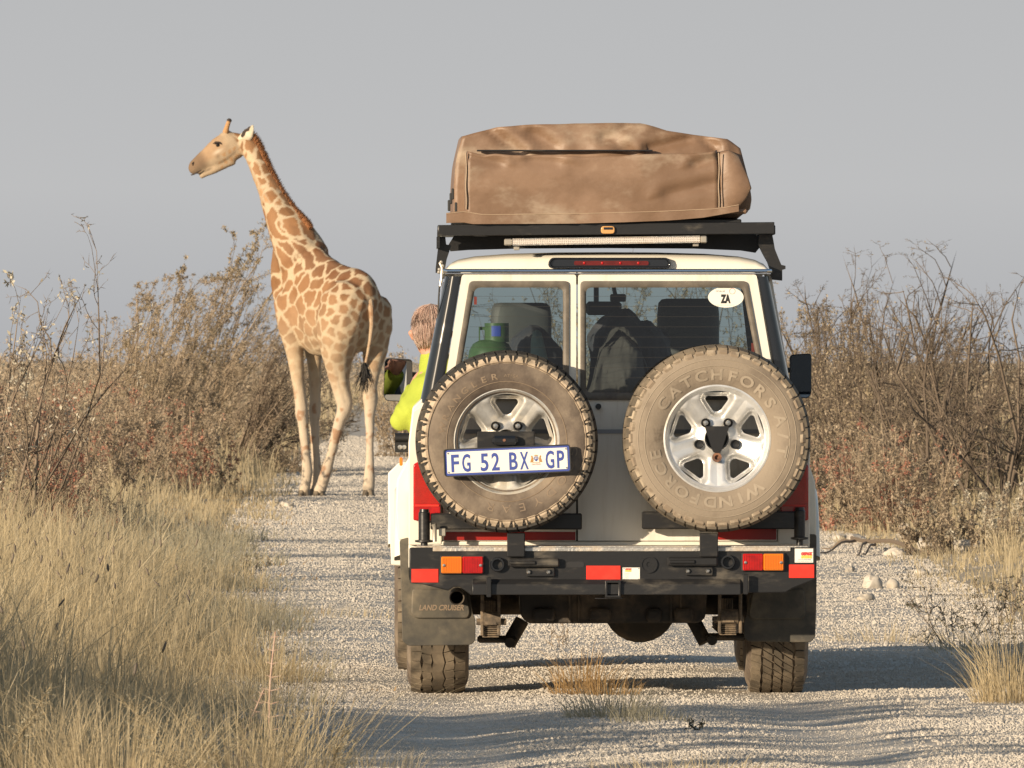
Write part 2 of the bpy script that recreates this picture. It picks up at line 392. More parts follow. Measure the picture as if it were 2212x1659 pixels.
def rand_rot(rng, n):
    q = rng.normal(size=(n, 4)); q /= np.linalg.norm(q, axis=1)[:, None]
    w, x, y, z = q.T
    return np.stack([1 - 2 * (y * y + z * z), 2 * (x * y - z * w), 2 * (x * z + y * w), 2 * (x * y + z * w), 1 - 2 * (x * x + z * z), 2 * (y * z - x * w),
                     2 * (x * z - y * w), 2 * (y * z + x * w), 1 - 2 * (x * x + y * y)], 1).reshape(n, 3, 3)
def ico(sub):
    bm = bmesh.new(); bmesh.ops.create_icosphere(bm, subdivisions=sub, radius=1)
    V = np.array([v.co[:] for v in bm.verts]); F = np.array([[v.index for v in f.verts] for f in bm.faces]); bm.free(); return V, F
ICO1, ICO1F = ico(1)
OCT = np.array([(1, 0, 0), (-1, 0, 0), (0, 1, 0), (0, -1, 0), (0, 0, 1), (0, 0, -1.)]); OCTF = np.array([(0, 2, 4), (2, 1, 4), (1, 3, 4), (3, 0, 4), (2, 0, 5), (1, 2, 5), (3, 1, 5), (0, 3, 5)])
def stones(rng, P, size, base=None):
    BV, BF = base or (ICO1, ICO1F); nb = len(BV)
    n = len(P); V = np.repeat(BV[None], n, 0) * (1 + rng.uniform(-.32, .32, (n, nb, 1)))
    V *= np.stack([rng.uniform(.8, 1.3, n), rng.uniform(.7, 1.1, n), rng.uniform(.55, .9, n)], 1)[:, None, :]
    V = np.einsum('nij,nkj->nki', rand_rot(rng, n), V) * size[:, None, None] + P[:, None, :]
    F = BF[None] + (np.arange(n) * nb)[:, None, None]
    return V.reshape(-1, 3), [F.reshape(-1, 3)]
rng = np.random.default_rng(11)
def road_points(n, y0, y1, power, margin=.0):
    y = y0 + (y1 - y0) * rng.random(n) ** power
    a, b = road_l(y) - margin, road_r(y) + margin
    x = a + (b - a) * rng.random(n)
    return x, y
MAT['stone'] = M('limestone_pebbles', (.54, .50, .44), .95, spec=.1, col2=(.475, .43, .37), s=30, lo=.4, hi=.62)
sx, sy = road_points(520000, 32, 190, 1.9, .3)
clump = fbm(np.stack([sx, sy * .6], 1), 2.2, 77, 3)
keep = clump > rng.random(len(sx)) * .42 + .08
sx, sy, clump = sx[keep], sy[keep], clump[keep]
ss = (.0031 + .0038 * rng.random(len(sx)) ** 2.5 + (rng.random(len(sx)) < .008) * .009 * rng.random(len(sx))) * (1 + np.clip(sy - 45, 0, 200) / 75)
tr_ = np.minimum(np.abs(sx - .42 + .72 + .012 * (sy - 42)), np.abs(sx - .42 - .72 + .012 * (sy - 42))); ss *= .62 + .5 * sstep(.08, .42, tr_ + .15 * (noise(np.stack([sx, sy], 1), 1.2, 4) - .5)) + .12 * np.exp(-((sx - .42 + .012 * (sy - 42)) / .25) ** 2)
P = np.stack([sx, sy, gh(sx, sy) + .006 + ss * .15], 1)
gm_ = D.meshes.new('gravel'); gm_.vertices.add(len(P)); gm_.vertices.foreach_set('co', P.astype(np.float32).ravel())
gm_.attributes.new('size', 'FLOAT', 'POINT').data.foreach_set('value', ss.astype(np.float32))
gravel = tag(link('gravel', gm_, MAT['stone']), 'loose pale limestone pebbles covering the gravel track', kind='stuff')
ng = D.node_groups.new('pebbles', 'GeometryNodeTree'); ng.interface.new_socket('Geometry', in_out='INPUT', socket_type='NodeSocketGeometry'); ng.interface.new_socket('Geometry', in_out='OUTPUT', socket_type='NodeSocketGeometry')
n_ = lambda t: ng.nodes.new(t)
gi, go, ic, iop, rv1, rv2, at_, vm, sm_, sp_, nz = n_('NodeGroupInput'), n_('NodeGroupOutput'), n_('GeometryNodeMeshIcoSphere'), n_('GeometryNodeInstanceOnPoints'), n_('FunctionNodeRandomValue'), n_('FunctionNodeRandomValue'), n_('GeometryNodeInputNamedAttribute'), n_('ShaderNodeVectorMath'), n_('GeometryNodeSetMaterial'), n_('GeometryNodeSetPosition'), n_('ShaderNodeTexNoise')
ic.inputs['Radius'].default_value = 1; ic.inputs['Subdivisions'].default_value = 1
nz.inputs['Scale'].default_value = 1.3
ad, ml = n_('ShaderNodeVectorMath'), n_('ShaderNodeVectorMath'); ad.operation = 'SUBTRACT'; ad.inputs[1].default_value = (.5, .5, .5); ml.operation = 'SCALE'; ml.inputs['Scale'].default_value = 1.6
L_ = ng.links.new
L_(nz.outputs['Color'], ad.inputs[0]); L_(ad.outputs[0], ml.inputs[0]); L_(ic.outputs['Mesh'], sp_.inputs['Geometry']); L_(ml.outputs[0], sp_.inputs['Offset'])
sm_.inputs['Material'].default_value = MAT['stone']; L_(sp_.outputs['Geometry'], sm_.inputs['Geometry'])
rv1.data_type = 'FLOAT_VECTOR'; rv1.inputs[0].default_value = (0, 0, 0); rv1.inputs[1].default_value = (6.28, 6.28, 6.28)
rv2.data_type = 'FLOAT_VECTOR'; rv2.inputs[0].default_value = (.7, .6, .5); rv2.inputs[1].default_value = (1.4, 1.2, .95)
at_.data_type = 'FLOAT'; at_.inputs['Name'].default_value = 'size'
vm.operation = 'SCALE'; L_(rv2.outputs[0], vm.inputs[0]); L_(at_.outputs['Attribute'], vm.inputs['Scale'])
L_(gi.outputs[0], iop.inputs['Points']); L_(sm_.outputs[0], iop.inputs['Instance']); L_(rv1.outputs[0], iop.inputs['Rotation']); L_(vm.outputs[0], iop.inputs['Scale']); L_(iop.outputs[0], go.inputs[0])
gravel.modifiers.new('pebbles', 'NODES').node_group = ng
# stony right-hand and left-hand shoulders
n = 9000
sy = 40 + 62 * rng.random(n) ** 1.2
side = rng.random(n) < .7
sx = np.where(side, road_r(sy) + rng.exponential(.55, n) - .25, road_l(sy) - rng.exponential(.25, n) + .15)
ss = .005 + .009 * rng.random(n) ** 2.2 + (rng.random(n) < .02) * .012
P = np.stack([sx, sy, gh(sx, sy) + ss * .3], 1)
tag(link('shoulder_gravel', np_mesh('shoulder_gravel', *stones(rng, P, ss, (OCT, OCTF))), MAT['stone']), 'loose stony rubble along both shoulders of the track', kind='stuff')

# ------------------------------------------------------------ growing things
def unit(v): return v / np.maximum(np.linalg.norm(v, axis=-1, keepdims=True), 1e-9)
def limbs(rng, start, dirs, L, k=6, wig=.25, pull=(0, 0, 0)):
    """polylines [n,k,3] that wander from start along dirs"""
    n = len(start); P = np.zeros((n, k, 3)); P[:, 0] = start; d = unit(dirs); step = (L / (k - 1))[:, None]
    for i in range(1, k):
        d = unit(d + rng.normal(size=(n, 3)) * wig + np.array(pull))
        P[:, i] = P[:, i - 1] + d * step
    return P
def offshoots(rng, P, R, per, L, ang, lo=.25, up=0.2):
    """side shoots of polylines: start points, directions, lengths, radii"""
    n, k, _ = P.shape
    pid = np.repeat(np.arange(n), per); m = len(pid)
    t = lo + (1 - lo) * rng.random(m); f = t * (k - 1); i = np.minimum(f.astype(int), k - 2); fr = (f - i)[:, None]
    a, b = P[pid, i], P[pid, i + 1]
    s = a + (b - a) * fr; tan = unit(b - a)
    d = unit(tan + unit(rng.normal(size=(m, 3))) * ang + np.array([0, 0, up]))
    plen = np.linalg.norm(P[:, 1:] - P[:, :-1], axis=2).sum(1)[pid]
    return s, d, plen * L * (1.15 - .7 * t) * rng.uniform(.6, 1.3, m), R[pid] * (1 - .65 * t) * .62
def limb_mesh(parts):
    """parts: list of (P [n,k,3], R [n]) -> three-sided tapering twigs"""
    Vs, Fs, Ts, b = [], [], [], 0
    for P, R in parts:
        n, k, _ = P.shape
        T = np.zeros_like(P); T[:, 1:-1] = P[:, 2:] - P[:, :-2]; T[:, 0] = P[:, 1] - P[:, 0]; T[:, -1] = P[:, -1] - P[:, -2]
        T = unit(T); ref = np.where(np.abs(T[..., 2:3]) > .9, np.array([1., 0, 0]), np.array([0, 0, 1.]))
        A = unit(np.cross(T, ref)); B = np.cross(T, A)
        r = R[:, None] * np.linspace(1, .35, k)[None]
        V = np.stack([P + (A * math.cos(q) + B * math.sin(q)) * r[..., None] for q in (0, 2 * PI / 3, 4 * PI / 3)], 2)
        i = np.arange(n * k * 3).reshape(n, k, 3) + b
        j = np.roll(i, -1, 2)
        Fs.append(np.stack([i[:, :-2], j[:, :-2], j[:, 1:-1], i[:, 1:-1]], -1).reshape(-1, 4))
        tip = np.repeat(i[:, -1, :1], 3, 1)                       # every twig ends in a point
        Ts.append(np.stack([i[:, -2], j[:, -2], tip], -1).reshape(-1, 3))
        V[:, -1] = P[:, -1][:, None]
        Vs.append(V.reshape(-1, 3)); b += n * k * 3
    return np.concatenate(Vs), [np.concatenate(Fs), np.concatenate(Ts)]
def leaf_mesh(rng, P, dirs, l, w):
    """one bent diamond per leaf, set a little off its twig"""
    n = len(P); d = unit(dirs + rng.normal(size=(n, 3)) * .8); s = unit(np.cross(d, rng.normal(size=(n, 3))))
    l = l[:, None]; w = w[:, None]
    nrm = np.cross(d, s) * w * .25
    V = np.stack([P, P + d * l * .5 + s * w * .5 + nrm, P + d * l, P + d * l * .5 - s * w * .5 + nrm], 1)
    i = np.arange(n * 4).reshape(n, 4)
    return V.reshape(-1, 3), [i]
def on_limbs(rng, P, n, lo=.1):
    m, k, _ = P.shape
    pid = rng.integers(0, m, n); f = (lo + (1 - lo) * rng.random(n)) * (k - 1); i = np.minimum(f.astype(int), k - 2); fr = (f - i)[:, None]
    a, b = P[pid, i], P[pid, i + 1]
    return a + (b - a) * fr, b - a

MAT['twig_dark'] = leafmat('dark_twigs', [(.13, .10, .075), (.22, .17, .125), (.27, .21, .155)], .85, 0)
MAT['twig_tan'] = leafmat('tan_twigs', [(.27, .21, .15), (.40, .315, .22), (.33, .255, .18)], .85, 0)
MAT['twig_grey'] = leafmat('grey_twigs', [(.105, .082, .062), (.18, .14, .105), (.14, .11, .083)], .85, 0)
MAT['leaf_tan'] = leafmat('dry_tan_leaves', [(.38, .30, .205), (.50, .405, .29), (.32, .25, .175), (.43, .345, .245), (.56, .47, .345)], .75, .3)
MAT['leaf_olive'] = leafmat('olive_dry_leaves', [(.36, .29, .185), (.46, .375, .25), (.30, .235, .155), (.52, .43, .30)], .75, .3)
MAT['leaf_red'] = leafmat('rust_red_leaves', [(.46, .19, .125), (.54, .27, .19), (.37, .13, .095), (.46, .32, .22), (.56, .38, .28)], .75, .3)
MAT['leaf_white'] = leafmat('pale_grey_leaves', [(.50, .46, .36), (.62, .57, .46), (.40, .35, .26)])
MAT['leaf_dark'] = leafmat('dark_green_leaves', [(.05, .06, .035), (.09, .095, .06), (.13, .12, .08)])
MAT['straw'] = leafmat('straw_grass', [(.50, .40, .235), (.60, .495, .31), (.41, .325, .195), (.68, .575, .385), (.53, .43, .26)], .7, .35, (.38, .32, .21))
MAT['straw_grey'] = leafmat('grey_straw_grass', [(.36, .33, .23), (.46, .42, .31), (.30, .26, .17)], .8, .3)
MAT['straw_brown'] = leafmat('brown_grass', [(.36, .23, .10), (.46, .31, .15), (.28, .18, .085)], .8, .3)
MAT['seed'] = leafmat('dark_seed_heads', [(.15, .125, .10), (.22, .18, .14), (.11, .095, .08)], .9, 0)

def bush(name, label, x, y, H, width, seed, stems=18, kids=(7, 6, 3), leaves=9000, leaf=(.03, .014), lmat='leaf_tan', tmat='twig_tan', lean=(0, 0, 0), spread=.9,
         wig=.2, r0=.016, pull=(0, 0, .02), cat='bush', group=None, kid_len=(.42, .42, .45), base_r=.25, kid_ang=1.25, leaf_lo=.05, low=.22, up=.0, Wd=None, rmin=.0022, bare=.85, top_q=.95, shear=0.0):
    rng = np.random.default_rng(seed)
    z = float(gh(x, y)) - .03
    az = rng.random(stems) * 2 * PI; tl = np.sqrt(rng.random(stems)) * spread
    d = np.stack([np.cos(az) * np.sin(tl) * width, np.sin(az) * np.sin(tl), np.cos(tl)], 1) + np.array(lean)
    st = np.stack([np.cos(az) * base_r * width, np.sin(az) * base_r, np.zeros(stems)], 1) * rng.random(stems)[:, None]
    L = H * rng.uniform(.62, 1.12, stems)
    P = limbs(rng, st, d, L, 7, wig, pull); R = np.full(stems, r0) * rng.uniform(.6, 1.2, stems)
    parts = [(P, R)]; last = P
    for lv, per in enumerate(kids):
        s, dd, ll, rr = offshoots(rng, parts[-1][0], parts[-1][1], per, kid_len[lv], kid_ang, low, up)
        parts.append((limbs(rng, s, dd, ll, (6, 4, 3)[lv] if lv < len(kids) - 1 else 3, wig * 1.1, pull), rr))
    # nothing grows under the ground
    for Pq, _ in parts: Pq[..., 2] = np.where(Pq[..., 2] < .02, .02 + .3 * np.abs(Pq[..., 2]), Pq[..., 2])
    tips = parts[-1][0].reshape(-1, 3); kz = H / np.quantile(tips[:, 2], top_q); mx = np.median(tips[:, 0]); kx = Wd / np.quantile(np.abs(tips[:, 0] - mx), .95) if Wd else kz
    parts = [(p * np.array([kx, .5 * (kx + kz), kz]), np.maximum(r * .72, rmin)) for p, r in parts]
    for p_, _ in parts: p_[..., 2] = np.where(p_[..., 2] > .93 * H, .93 * H + (p_[..., 2] - .93 * H) * .35, p_[..., 2]); p_[..., 0] = np.where(np.abs(p_[..., 0] - mx * kx) > 1.3 * (Wd or 9), mx * kx + (p_[..., 0] - mx * kx) * .75, p_[..., 0])
    for p_, _ in parts: p_[..., 0] += shear * p_[..., 2] * (p_[..., 2].clip(0) / H) ** .35
    root = empty(name, (x, y, z)); tag(root, label, cat, group)
    link('branches', np_mesh('branches', *limb_mesh(parts[:2])), MAT[tmat], root)
    if len(parts) > 2: link('twigs', np_mesh('twigs', *limb_mesh(parts[2:])), MAT[tmat], root)
    if leaves:
        want = leaves; leaves = int(leaves * 1.5); src = parts[-1][0] if len(parts) < 3 else None
        if src is None:
            n2 = int(leaves * .35); a, b = on_limbs(rng, parts[-2][0], n2, leaf_lo); c, e2 = on_limbs(rng, parts[-1][0], leaves - n2, leaf_lo)
            a, b = np.concatenate([a, c]), np.concatenate([b, e2])
        else: a, b = on_limbs(rng, src, leaves, leaf_lo)
        ok = rng.random(len(a)) > bare * (np.clip(a[:, 2] / H, 0, 1.2)) ** 1.4; a, b = a[ok][:want], b[ok][:want]
        mats = lmat if isinstance(lmat, (list, tuple)) else [lmat]
        which = rng.integers(0, len(mats), len(a)) if len(mats) < 2 else (noise(a, 1.6, seed) * len(mats) * 1.0).astype(int).clip(0, len(mats) - 1)
        for q, mm in enumerate(mats):
            s = which == q
            if s.sum() < 3: continue
            link('leaves', np_mesh('leaves', *leaf_mesh(rng, a[s], b[s], rng.uniform(.6, 1.3, s.sum()) * leaf[0], rng.uniform(.6, 1.3, s.sum()) * leaf[1])), MAT[mm], root)
    return root

def blades(rng, P, h, w, lean=.25, dirs=None):
    n = len(P); az = rng.random(n) * 2 * PI if dirs is None else dirs + rng.normal(size=n) * .5
    d = np.stack([np.cos(az), np.sin(az), np.zeros(n)], 1); b = (np.abs(rng.normal(size=n)) * lean * h)[:, None]
    fa = rng.random(n) * PI; s = np.stack([np.cos(fa), np.sin(fa) * .4, np.zeros(n)], 1) * w[:, None] * .5
    up = np.array([0, 0, 1.])
    m1 = P + up * (h * .5)[:, None] + d * b * .28; m2 = P + up * (h * .82)[:, None] + d * b * .65; tip = P + up * h[:, None] + d * b * 1.1
    V = np.stack([P - s, P + s, m1 - s * .8, m1 + s * .8, m2 - s * .5, m2 + s * .5, tip], 1)
    i = (np.arange(n) * 7)[:, None]
    q = np.concatenate([i + np.array([0, 1, 3, 2]), i + np.array([2, 3, 5, 4])]); tr = i + np.array([4, 5, 6])
    return V.reshape(-1, 3), [q, tr], tip
# ------------------------------------------------------------ the safari vehicle
VX, VY, VYAW = .4175, 41.1, math.radians(.5)
_c, _s = math.cos(VYAW), math.sin(VYAW)
def lx(u, y=0.0): return ((u - 1106) * (VY + y) / FU - VX + _s * y) / _c
def lz(v, y=0.0): return CAMZ - (v - 790) * (VY + y) / FU
def q(u, v, y=0.0): return (lx(u, y), lz(v, y))
def qs(pts, y=0.0): return [q(u, v, y) for u, v in pts]
car = empty('safari_vehicle', (VX, VY, 0), VYAW)
tag(car, 'white off-road safari vehicle with two spare wheels on its rear doors', 'car')
def bxo(name, u0, u1, v0, v1, y0, y1, mat, b=.004, parent=None, label=None):
    """a chamfered box given by its outline seen from behind"""
    ym = min(y0, y1)
    m = MB(); m.box(lx(u0, ym), lx(u1, ym), y0, y1, lz(v1, ym), lz(v0, ym), b)
    return m.obj(name, MAT[mat], parent or car, label=label, angle=20)

# body sides, floor, fenders
m = MB()
for s in (-1, 1):
    up = [(s * .792, 1.30), (s * .845, 1.25), (s * .862, 1.10), (s * .862, .88), (s * .82, .88), (s * .82, 1.2), (s * .775, 1.27)]
    m.prism(up, .03, 2.98)
    lo = [(s * .862, .88), (s * .862, .56), (s * .80, .56), (s * .82, .88)]
    m.prism(lo, .03, .36); m.prism(lo, 1.45, 2.98)
    m.prism([(s * .80, .62), (s * .36, .62), (s * .36, .82), (s * .80, .86)], .40, 1.42) if False else None
    # inner wheel housing
    m.box(s * .55 if s > 0 else -.83, s * .83 if s > 0 else -.55, .42, 1.40, .86, .90)
    # front fender and cowl
    m.prism([(s * .862, 1.08), (s * .80, 1.18), (s * .45, 1.22), (s * .45, .98), (s * .862, .98)], 2.99, 4.45)
    m.prism([(s * .862, .98), (s * .862, .60), (s * .82, .60), (s * .82, .98)], 2.99, 3.38)
    m.prism([(s * .862, .98), (s * .862, .60), (s * .82, .60), (s * .82, .98)], 4.34, 4.45)
m.box(-.449, .449, 3.1, 4.45, 1.10, 1.235, .03)
m.box(-.80, .80, 4.46, 4.52, .62, 1.12, .02)
m.box(-.819, .819, .031, 3.05, .60, .65)
# rear corners beside the doors and the sill under them
for s in (-1, 1):
    a, b_ = (lx(957) - .004, -.862) if s < 0 else (lx(1678) + .004, .862)
    m.prism([(a, 1.262), (s * .80, 1.262), (s * .845, 1.235), (s * .862, 1.10), (s * .862, .66), (a, .66)], .0, .029)
m.box(lx(935), lx(1700), .002, .028, lz(1181), lz(1169.5))
body = m.obj('body', MAT['cream'], car, bevel=.006)
# roof: a domed shell standing on the drip rail
xs = np.linspace(-1, 1, 41)
hprof = np.interp(np.abs(xs), [0, .3, .6, .8, .9, .955, .985, 1], [.090, .089, .083, .072, .058, .040, .020, 0])
st = [(0, 0), (0, .45), (.008, .66), (.03, .83), (.08, .94), (.2, 1.0), (1.2, 1.06), (2.5, 1.02), (2.85, .9), (2.98, .6), (3.0, 0)]
rings = [[(lx(1311.5) + x * .709, y, 1.830 + f * h) for x, h in zip(xs, hprof)] for y, f in st]
mb = MB(); mb.loft(rings, close=False)
mb.box(-.66, .66, .04, 2.95, 1.815, 1.829)
roof = mb.obj('roof', MAT['cream'], car, angle=50)
mb = MB(); mb.box(-.64, .64, .06, 2.9, 1.803, 1.814); mb.obj('headliner', MAT['headliner'], roof)
mb = MB()
g = [(lx(957), .4, 0), (lx(957), .05, 0), (lx(960), .0, 0), (lx(966), -.014, 0), (lx(1311), -.016, 0), (lx(1657), -.014, 0), (lx(1663), .0, 0), (lx(1666), .05, 0), (lx(1666), .4, 0)]
mb.tube([(x, y, lz(585.5)) for x, y, _ in g], .0095, 10)
mb.box(lx(962), lx(1661), -.006, .03, lz(591.5), lz(587)); mb.obj('drip_rail', MAT['chrome'], car)
# stop lamp above the doors
hl = MB(); o_ = rpoly(qs([(1190, 556.5), (1443, 556.5), (1450, 570), (1446, 579), (1187, 579), (1183, 570)], -.02), .015)
i_ = rpoly(qs([(1194, 559), (1439, 559), (1445, 569), (1441, 576.5), (1192, 576.5), (1188, 569)], -.02), .012)
hl.ring(o_, i_, -.03, .01); hl.prism(i_, -.018, .01)
h_o = hl.obj('stop_lamp', MAT['black_gloss'], car, bevel=.002)
lm = MB(); lm.prism(rpoly(qs([(1240, 563.5), (1401, 563.5), (1401, 573), (1240, 573)], -.03), .008), -.026, -.012); lm.obj('lens', MAT['red_deep'], h_o)
lm = MB()
for k in range(4): lm.lathe([(.006, 0), (.004, -.004), (0, -.005)], (lx(1262 + k * 39), -.026, lz(568.4)), 'Y', 8)
lm.obj('bulb', MAT['red'], h_o)

# the two rear doors
def door(outer, lower, win_o, win_i, name, label):
    m = MB(); y0, y1 = -.004, .028
    m.ring(rpoly(qs(outer), .012), rpoly(qs(win_o), .02), y0, y1)
    m.prism(qs(lower), y0, y1)
    d = m.obj(name, MAT['cream_door'], car, angle=30, label=label)
    s = MB(); A, B = rpoly(qs(win_o), .02, 6), rpoly(qs(win_i), .025, 6)
    mid = [((a[0] + b[0]) / 2, (a[1] + b[1]) / 2) for a, b in zip(A, B)]
    s.loft([[(x, .0, z) for x, z in A], [(x, -.012, z) for x, z in A], [(x, -.016, z) for x, z in mid], [(x, -.008, z) for x, z in B], [(x, .02, z) for x, z in B]], caps=False)
    s.obj('window_seal', MAT['rubber_seal'], d, angle=60)
    gl = MB(); gl.add([(x, .008, z) for x, z in B], [tuple(range(len(B)))]); gl.obj('window', MAT['glass'], d, smooth=False)
    return d
dl = door([(998, 593), (1244.5, 593), (1244.5, 871), (954, 871)], [(954, 871), (1244.5, 871), (1244.5, 1168), (957, 1168)],
          [(1014, 607), (1229, 607), (1229, 864), (972, 864)], [(1026, 621), (1216, 621), (1216, 848), (987, 848)], 'rear_door', 'narrow left-hand rear door')
dr = door([(1248.5, 593), (1634, 593), (1681, 871), (1248.5, 871)], [(1248.5, 871), (1681, 871), (1678, 1168), (1248.5, 1168)],
          [(1253.5, 607), (1614, 607), (1661, 864), (1253.5, 864)], [(1266, 621), (1604, 621), (1648, 848), (1266, 848)], 'rear_door', 'wide right-hand rear door')
for d, u0, u1 in ((dl, 958, 1243), (dr, 1250, 1677)):
    s = MB(); s.box(lx(u0), lx(u1), -.0085, -.0045, lz(936.5), lz(927.5)); s.obj('trim_strip', M('grey_stripe', (.30, .31, .33), .4) if d is dl else D.materials['grey_stripe'], d)
s = MB(); s.lathe([(.0, -.03), (.011, -.03), (.013, -.02), (.012, -.004)], (lx(1292.5), 0, lz(878)), 'Y', 14); s.obj('washer_jet', MAT['plastic'], dr)
# heater wires on the glass
for d, a, b, sl in ((dl, 1026, 1216, -.17), (dr, 1266, 1604, .17)):
    s = MB()
    for k in range(9):
        v = 640 + k * 22; l = a + (v - 621) * (-.17 if d is dl else 0) + 3; r = b + (v - 621) * (.19 if d is dr else 0) - 3
        s.box(lx(l), lx(r), .0108, .0115, lz(v) - .0005, lz(v) + .0005)
    s.obj('heater_wire', M('heater_wire', (.16, .09, .06), .7) if d is dl else D.materials['heater_wire'], d)
# glossy black corner panels
for s, pts in ((-1, [(961, 597), (996, 597), (952, 870), (907, 870)]), (1, [(1636.5, 597), (1662, 597), (1716, 870), (1684, 870)])):
    p = qs(pts); k = MB()
    (xa, za), (xb, zb), (xc, zc), (xd, zd) = p
    R = []
    for tt in np.linspace(0, 1, 9):
        A = (xa + (xd - xa) * tt, za + (zd - za) * tt); B = (xb + (xc - xb) * tt, zb + (zc - zb) * tt)
        if s > 0: A, B = B, A
        w = abs(A[0] - B[0])
        R.append([(B[0], .02, B[1]), (B[0], -.006, B[1]), (A[0] * .35 + B[0] * .65, -.008, A[1]), (A[0] * .7 + B[0] * .3, .0, A[1]), (A[0] * .93 + B[0] * .07, .03, A[1]), (A[0], .07, A[1]), (A[0], .13, A[1]), (A[0] * .97 + B[0] * .03, .13, A[1])])
    k.loft(R); k.obj('corner_panel', MAT['black_gloss'], car, angle=60)
    wv = MB()   # tinted side windows and their pillars
    for y0, y1 in ((.16, 1.55), (1.66, 2.86) if s > 0 else (1.66, 1.95)):
        wv.add([(s * .698, y0, 1.80), (s * .790, y0, 1.31), (s * .790, y1, 1.31), (s * .698, y1, 1.80)], [(0, 1, 2, 3)])
    wv.obj('side_window', MAT['dark_glass'], car, smooth=False)
    pv = MB()
    for y0, y1 in ((.131, .16), (1.55, 1.66), (2.86, 2.97)):
        pv.loft([[(s * .700, y, 1.825), (s * .794, y, 1.29), (s * .765, y, 1.29), (s * .67, y, 1.825)] for y in (y0, y1)])
    pv.obj('window_pillar', MAT['cream'], car, smooth=False)
# windscreen, dashboard, seats, mirror
w_ = MB(); w_.add([(-.66, 2.97, 1.80), (.66, 2.97, 1.80), (.72, 3.16, 1.28), (-.72, 3.16, 1.28)], [(0, 1, 2, 3)]); w_.obj('windscreen', glassmat('windscreen_glass', (.82, .88, .86), .5), car, smooth=False)
w_ = MB()
for s in (-1, 1): w_.loft([[(s * .66, y0, 1.815), (s * .71, y0, 1.815), (s * .79, y0 + .19, 1.24), (s * .73, y0 + .19, 1.24)] for y0 in (2.95, 3.0)])
w_.obj('windscreen_pillar', MAT['interior'], car, smooth=False)
w_ = MB(); w_.box(-.76, .76, 2.75, 3.12, .95, 1.235, .04); w_.box(-.76, .76, 3.0, 3.1, .65, .95); w_.obj('dashboard', MAT['interior'], car)
w_ = MB(); w_.lathe([(.19, -.014), (.204, 0), (.19, .014), (.176, 0), (.19, -.014)], (.40, 2.62, 1.20), 'Y', 28); w_.tube([(.40, 2.62, 1.20), (.40, 2.85, 1.12)], .03); w_.box(.22, .58, 2.61, 2.63, 1.185, 1.215); w_.obj('steering_wheel', MAT['plastic'], car)
w_ = MB()
for s in (-1, 1): w_.box(s * .775 - .012, s * .775 + .012, .1, 2.9, .66, 1.28)
w_.obj('side_trim', MAT['interior'], car)
def soft_loft(rows, n=20, e=3.2):
    """rings of superellipses: (centre x, y, z, half x, half y) at each level, upright"""
    out = []
    for cx, cy, cz, hx, hy in rows:
        ring = []
        for k in range(n):
            a = 2 * PI * k / n; ca, sa = math.cos(a), math.sin(a)
            ring.append((cx + hx * abs(ca) ** (2 / e) * (1 if ca >= 0 else -1), cy + hy * abs(sa) ** (2 / e) * (1 if sa >= 0 else -1), cz))
        out.append(ring)
    return out
for u0, u1, vt in ((1060, 1191, 654), (1419, 1553, 645)):
    y = 2.3; a, b_, zt = lx(u0, y), lx(u1, y), lz(vt, y); cx, hw = (a + b_) / 2, (b_ - a) / 2
    st_ = MB(); st_.loft(soft_loft([(cx, y, .90, hw * 1.5, .08), (cx, y + .0, 1.15, hw * 1.45, .08), (cx, y - .02, 1.30, hw * 1.1, .075), (cx, y - .03, 1.40, hw, .06), (cx, y - .04, zt - .07, hw, .055), (cx, y - .04, zt - .02, hw * .96, .05), (cx, y - .04, zt - .004, hw * .86, .04), (cx, y - .04, zt, hw * .7, .02)]))
    so = st_.obj('seat', MAT['seat'], car, angle=60)
    cu_ = MB(); cu_.box(cx - hw * 1.45, cx + hw * 1.45, y, y + .48, .80, .95, .04); cu_.obj('seat_cushion', MAT['seat'], so)
w_ = MB(); w_.box(lx(1266, 2.7), lx(1343, 2.7), 2.70, 2.74, lz(681, 2.7), lz(651, 2.7), .012); w_.tube([(lx(1288, 2.72), 2.73, lz(655, 2.7)), (lx(1288, 2.9), 2.9, 1.81)], .012); w_.obj('rear_view_mirror', MAT['plastic'], car)
w_ = MB(); w_.box(lx(1318, 2.8), lx(1352, 2.8), 2.78, 2.84, lz(652, 2.8), lz(635, 2.8), .006); w_.tube([(lx(1330, 2.8), 2.82, lz(640, 2.8)), (lx(1325, 2.9), 2.93, 1.80)], .01); w_.obj('dash_camera', MAT['plastic'], car)
for u0, u1, v0, v1, y in ((1024, 1030, 641, 658, .5), (1623, 1630, 741, 760, .5)):
    w_ = MB(); w_.box(lx(u0, y), lx(u1, y), y, y + .01, lz(v1, y), lz(v0, y)); w_.obj('seat_belt', M('belt_red', (.5, .06, .03), .6) if u0 < 1100 else D.materials['belt_red'], car)
w_ = MB(); w_.box(-.70, .70, .08, 1.5, .66, 1.02, .01); w_.obj('cargo_box', MAT['interior'], car)

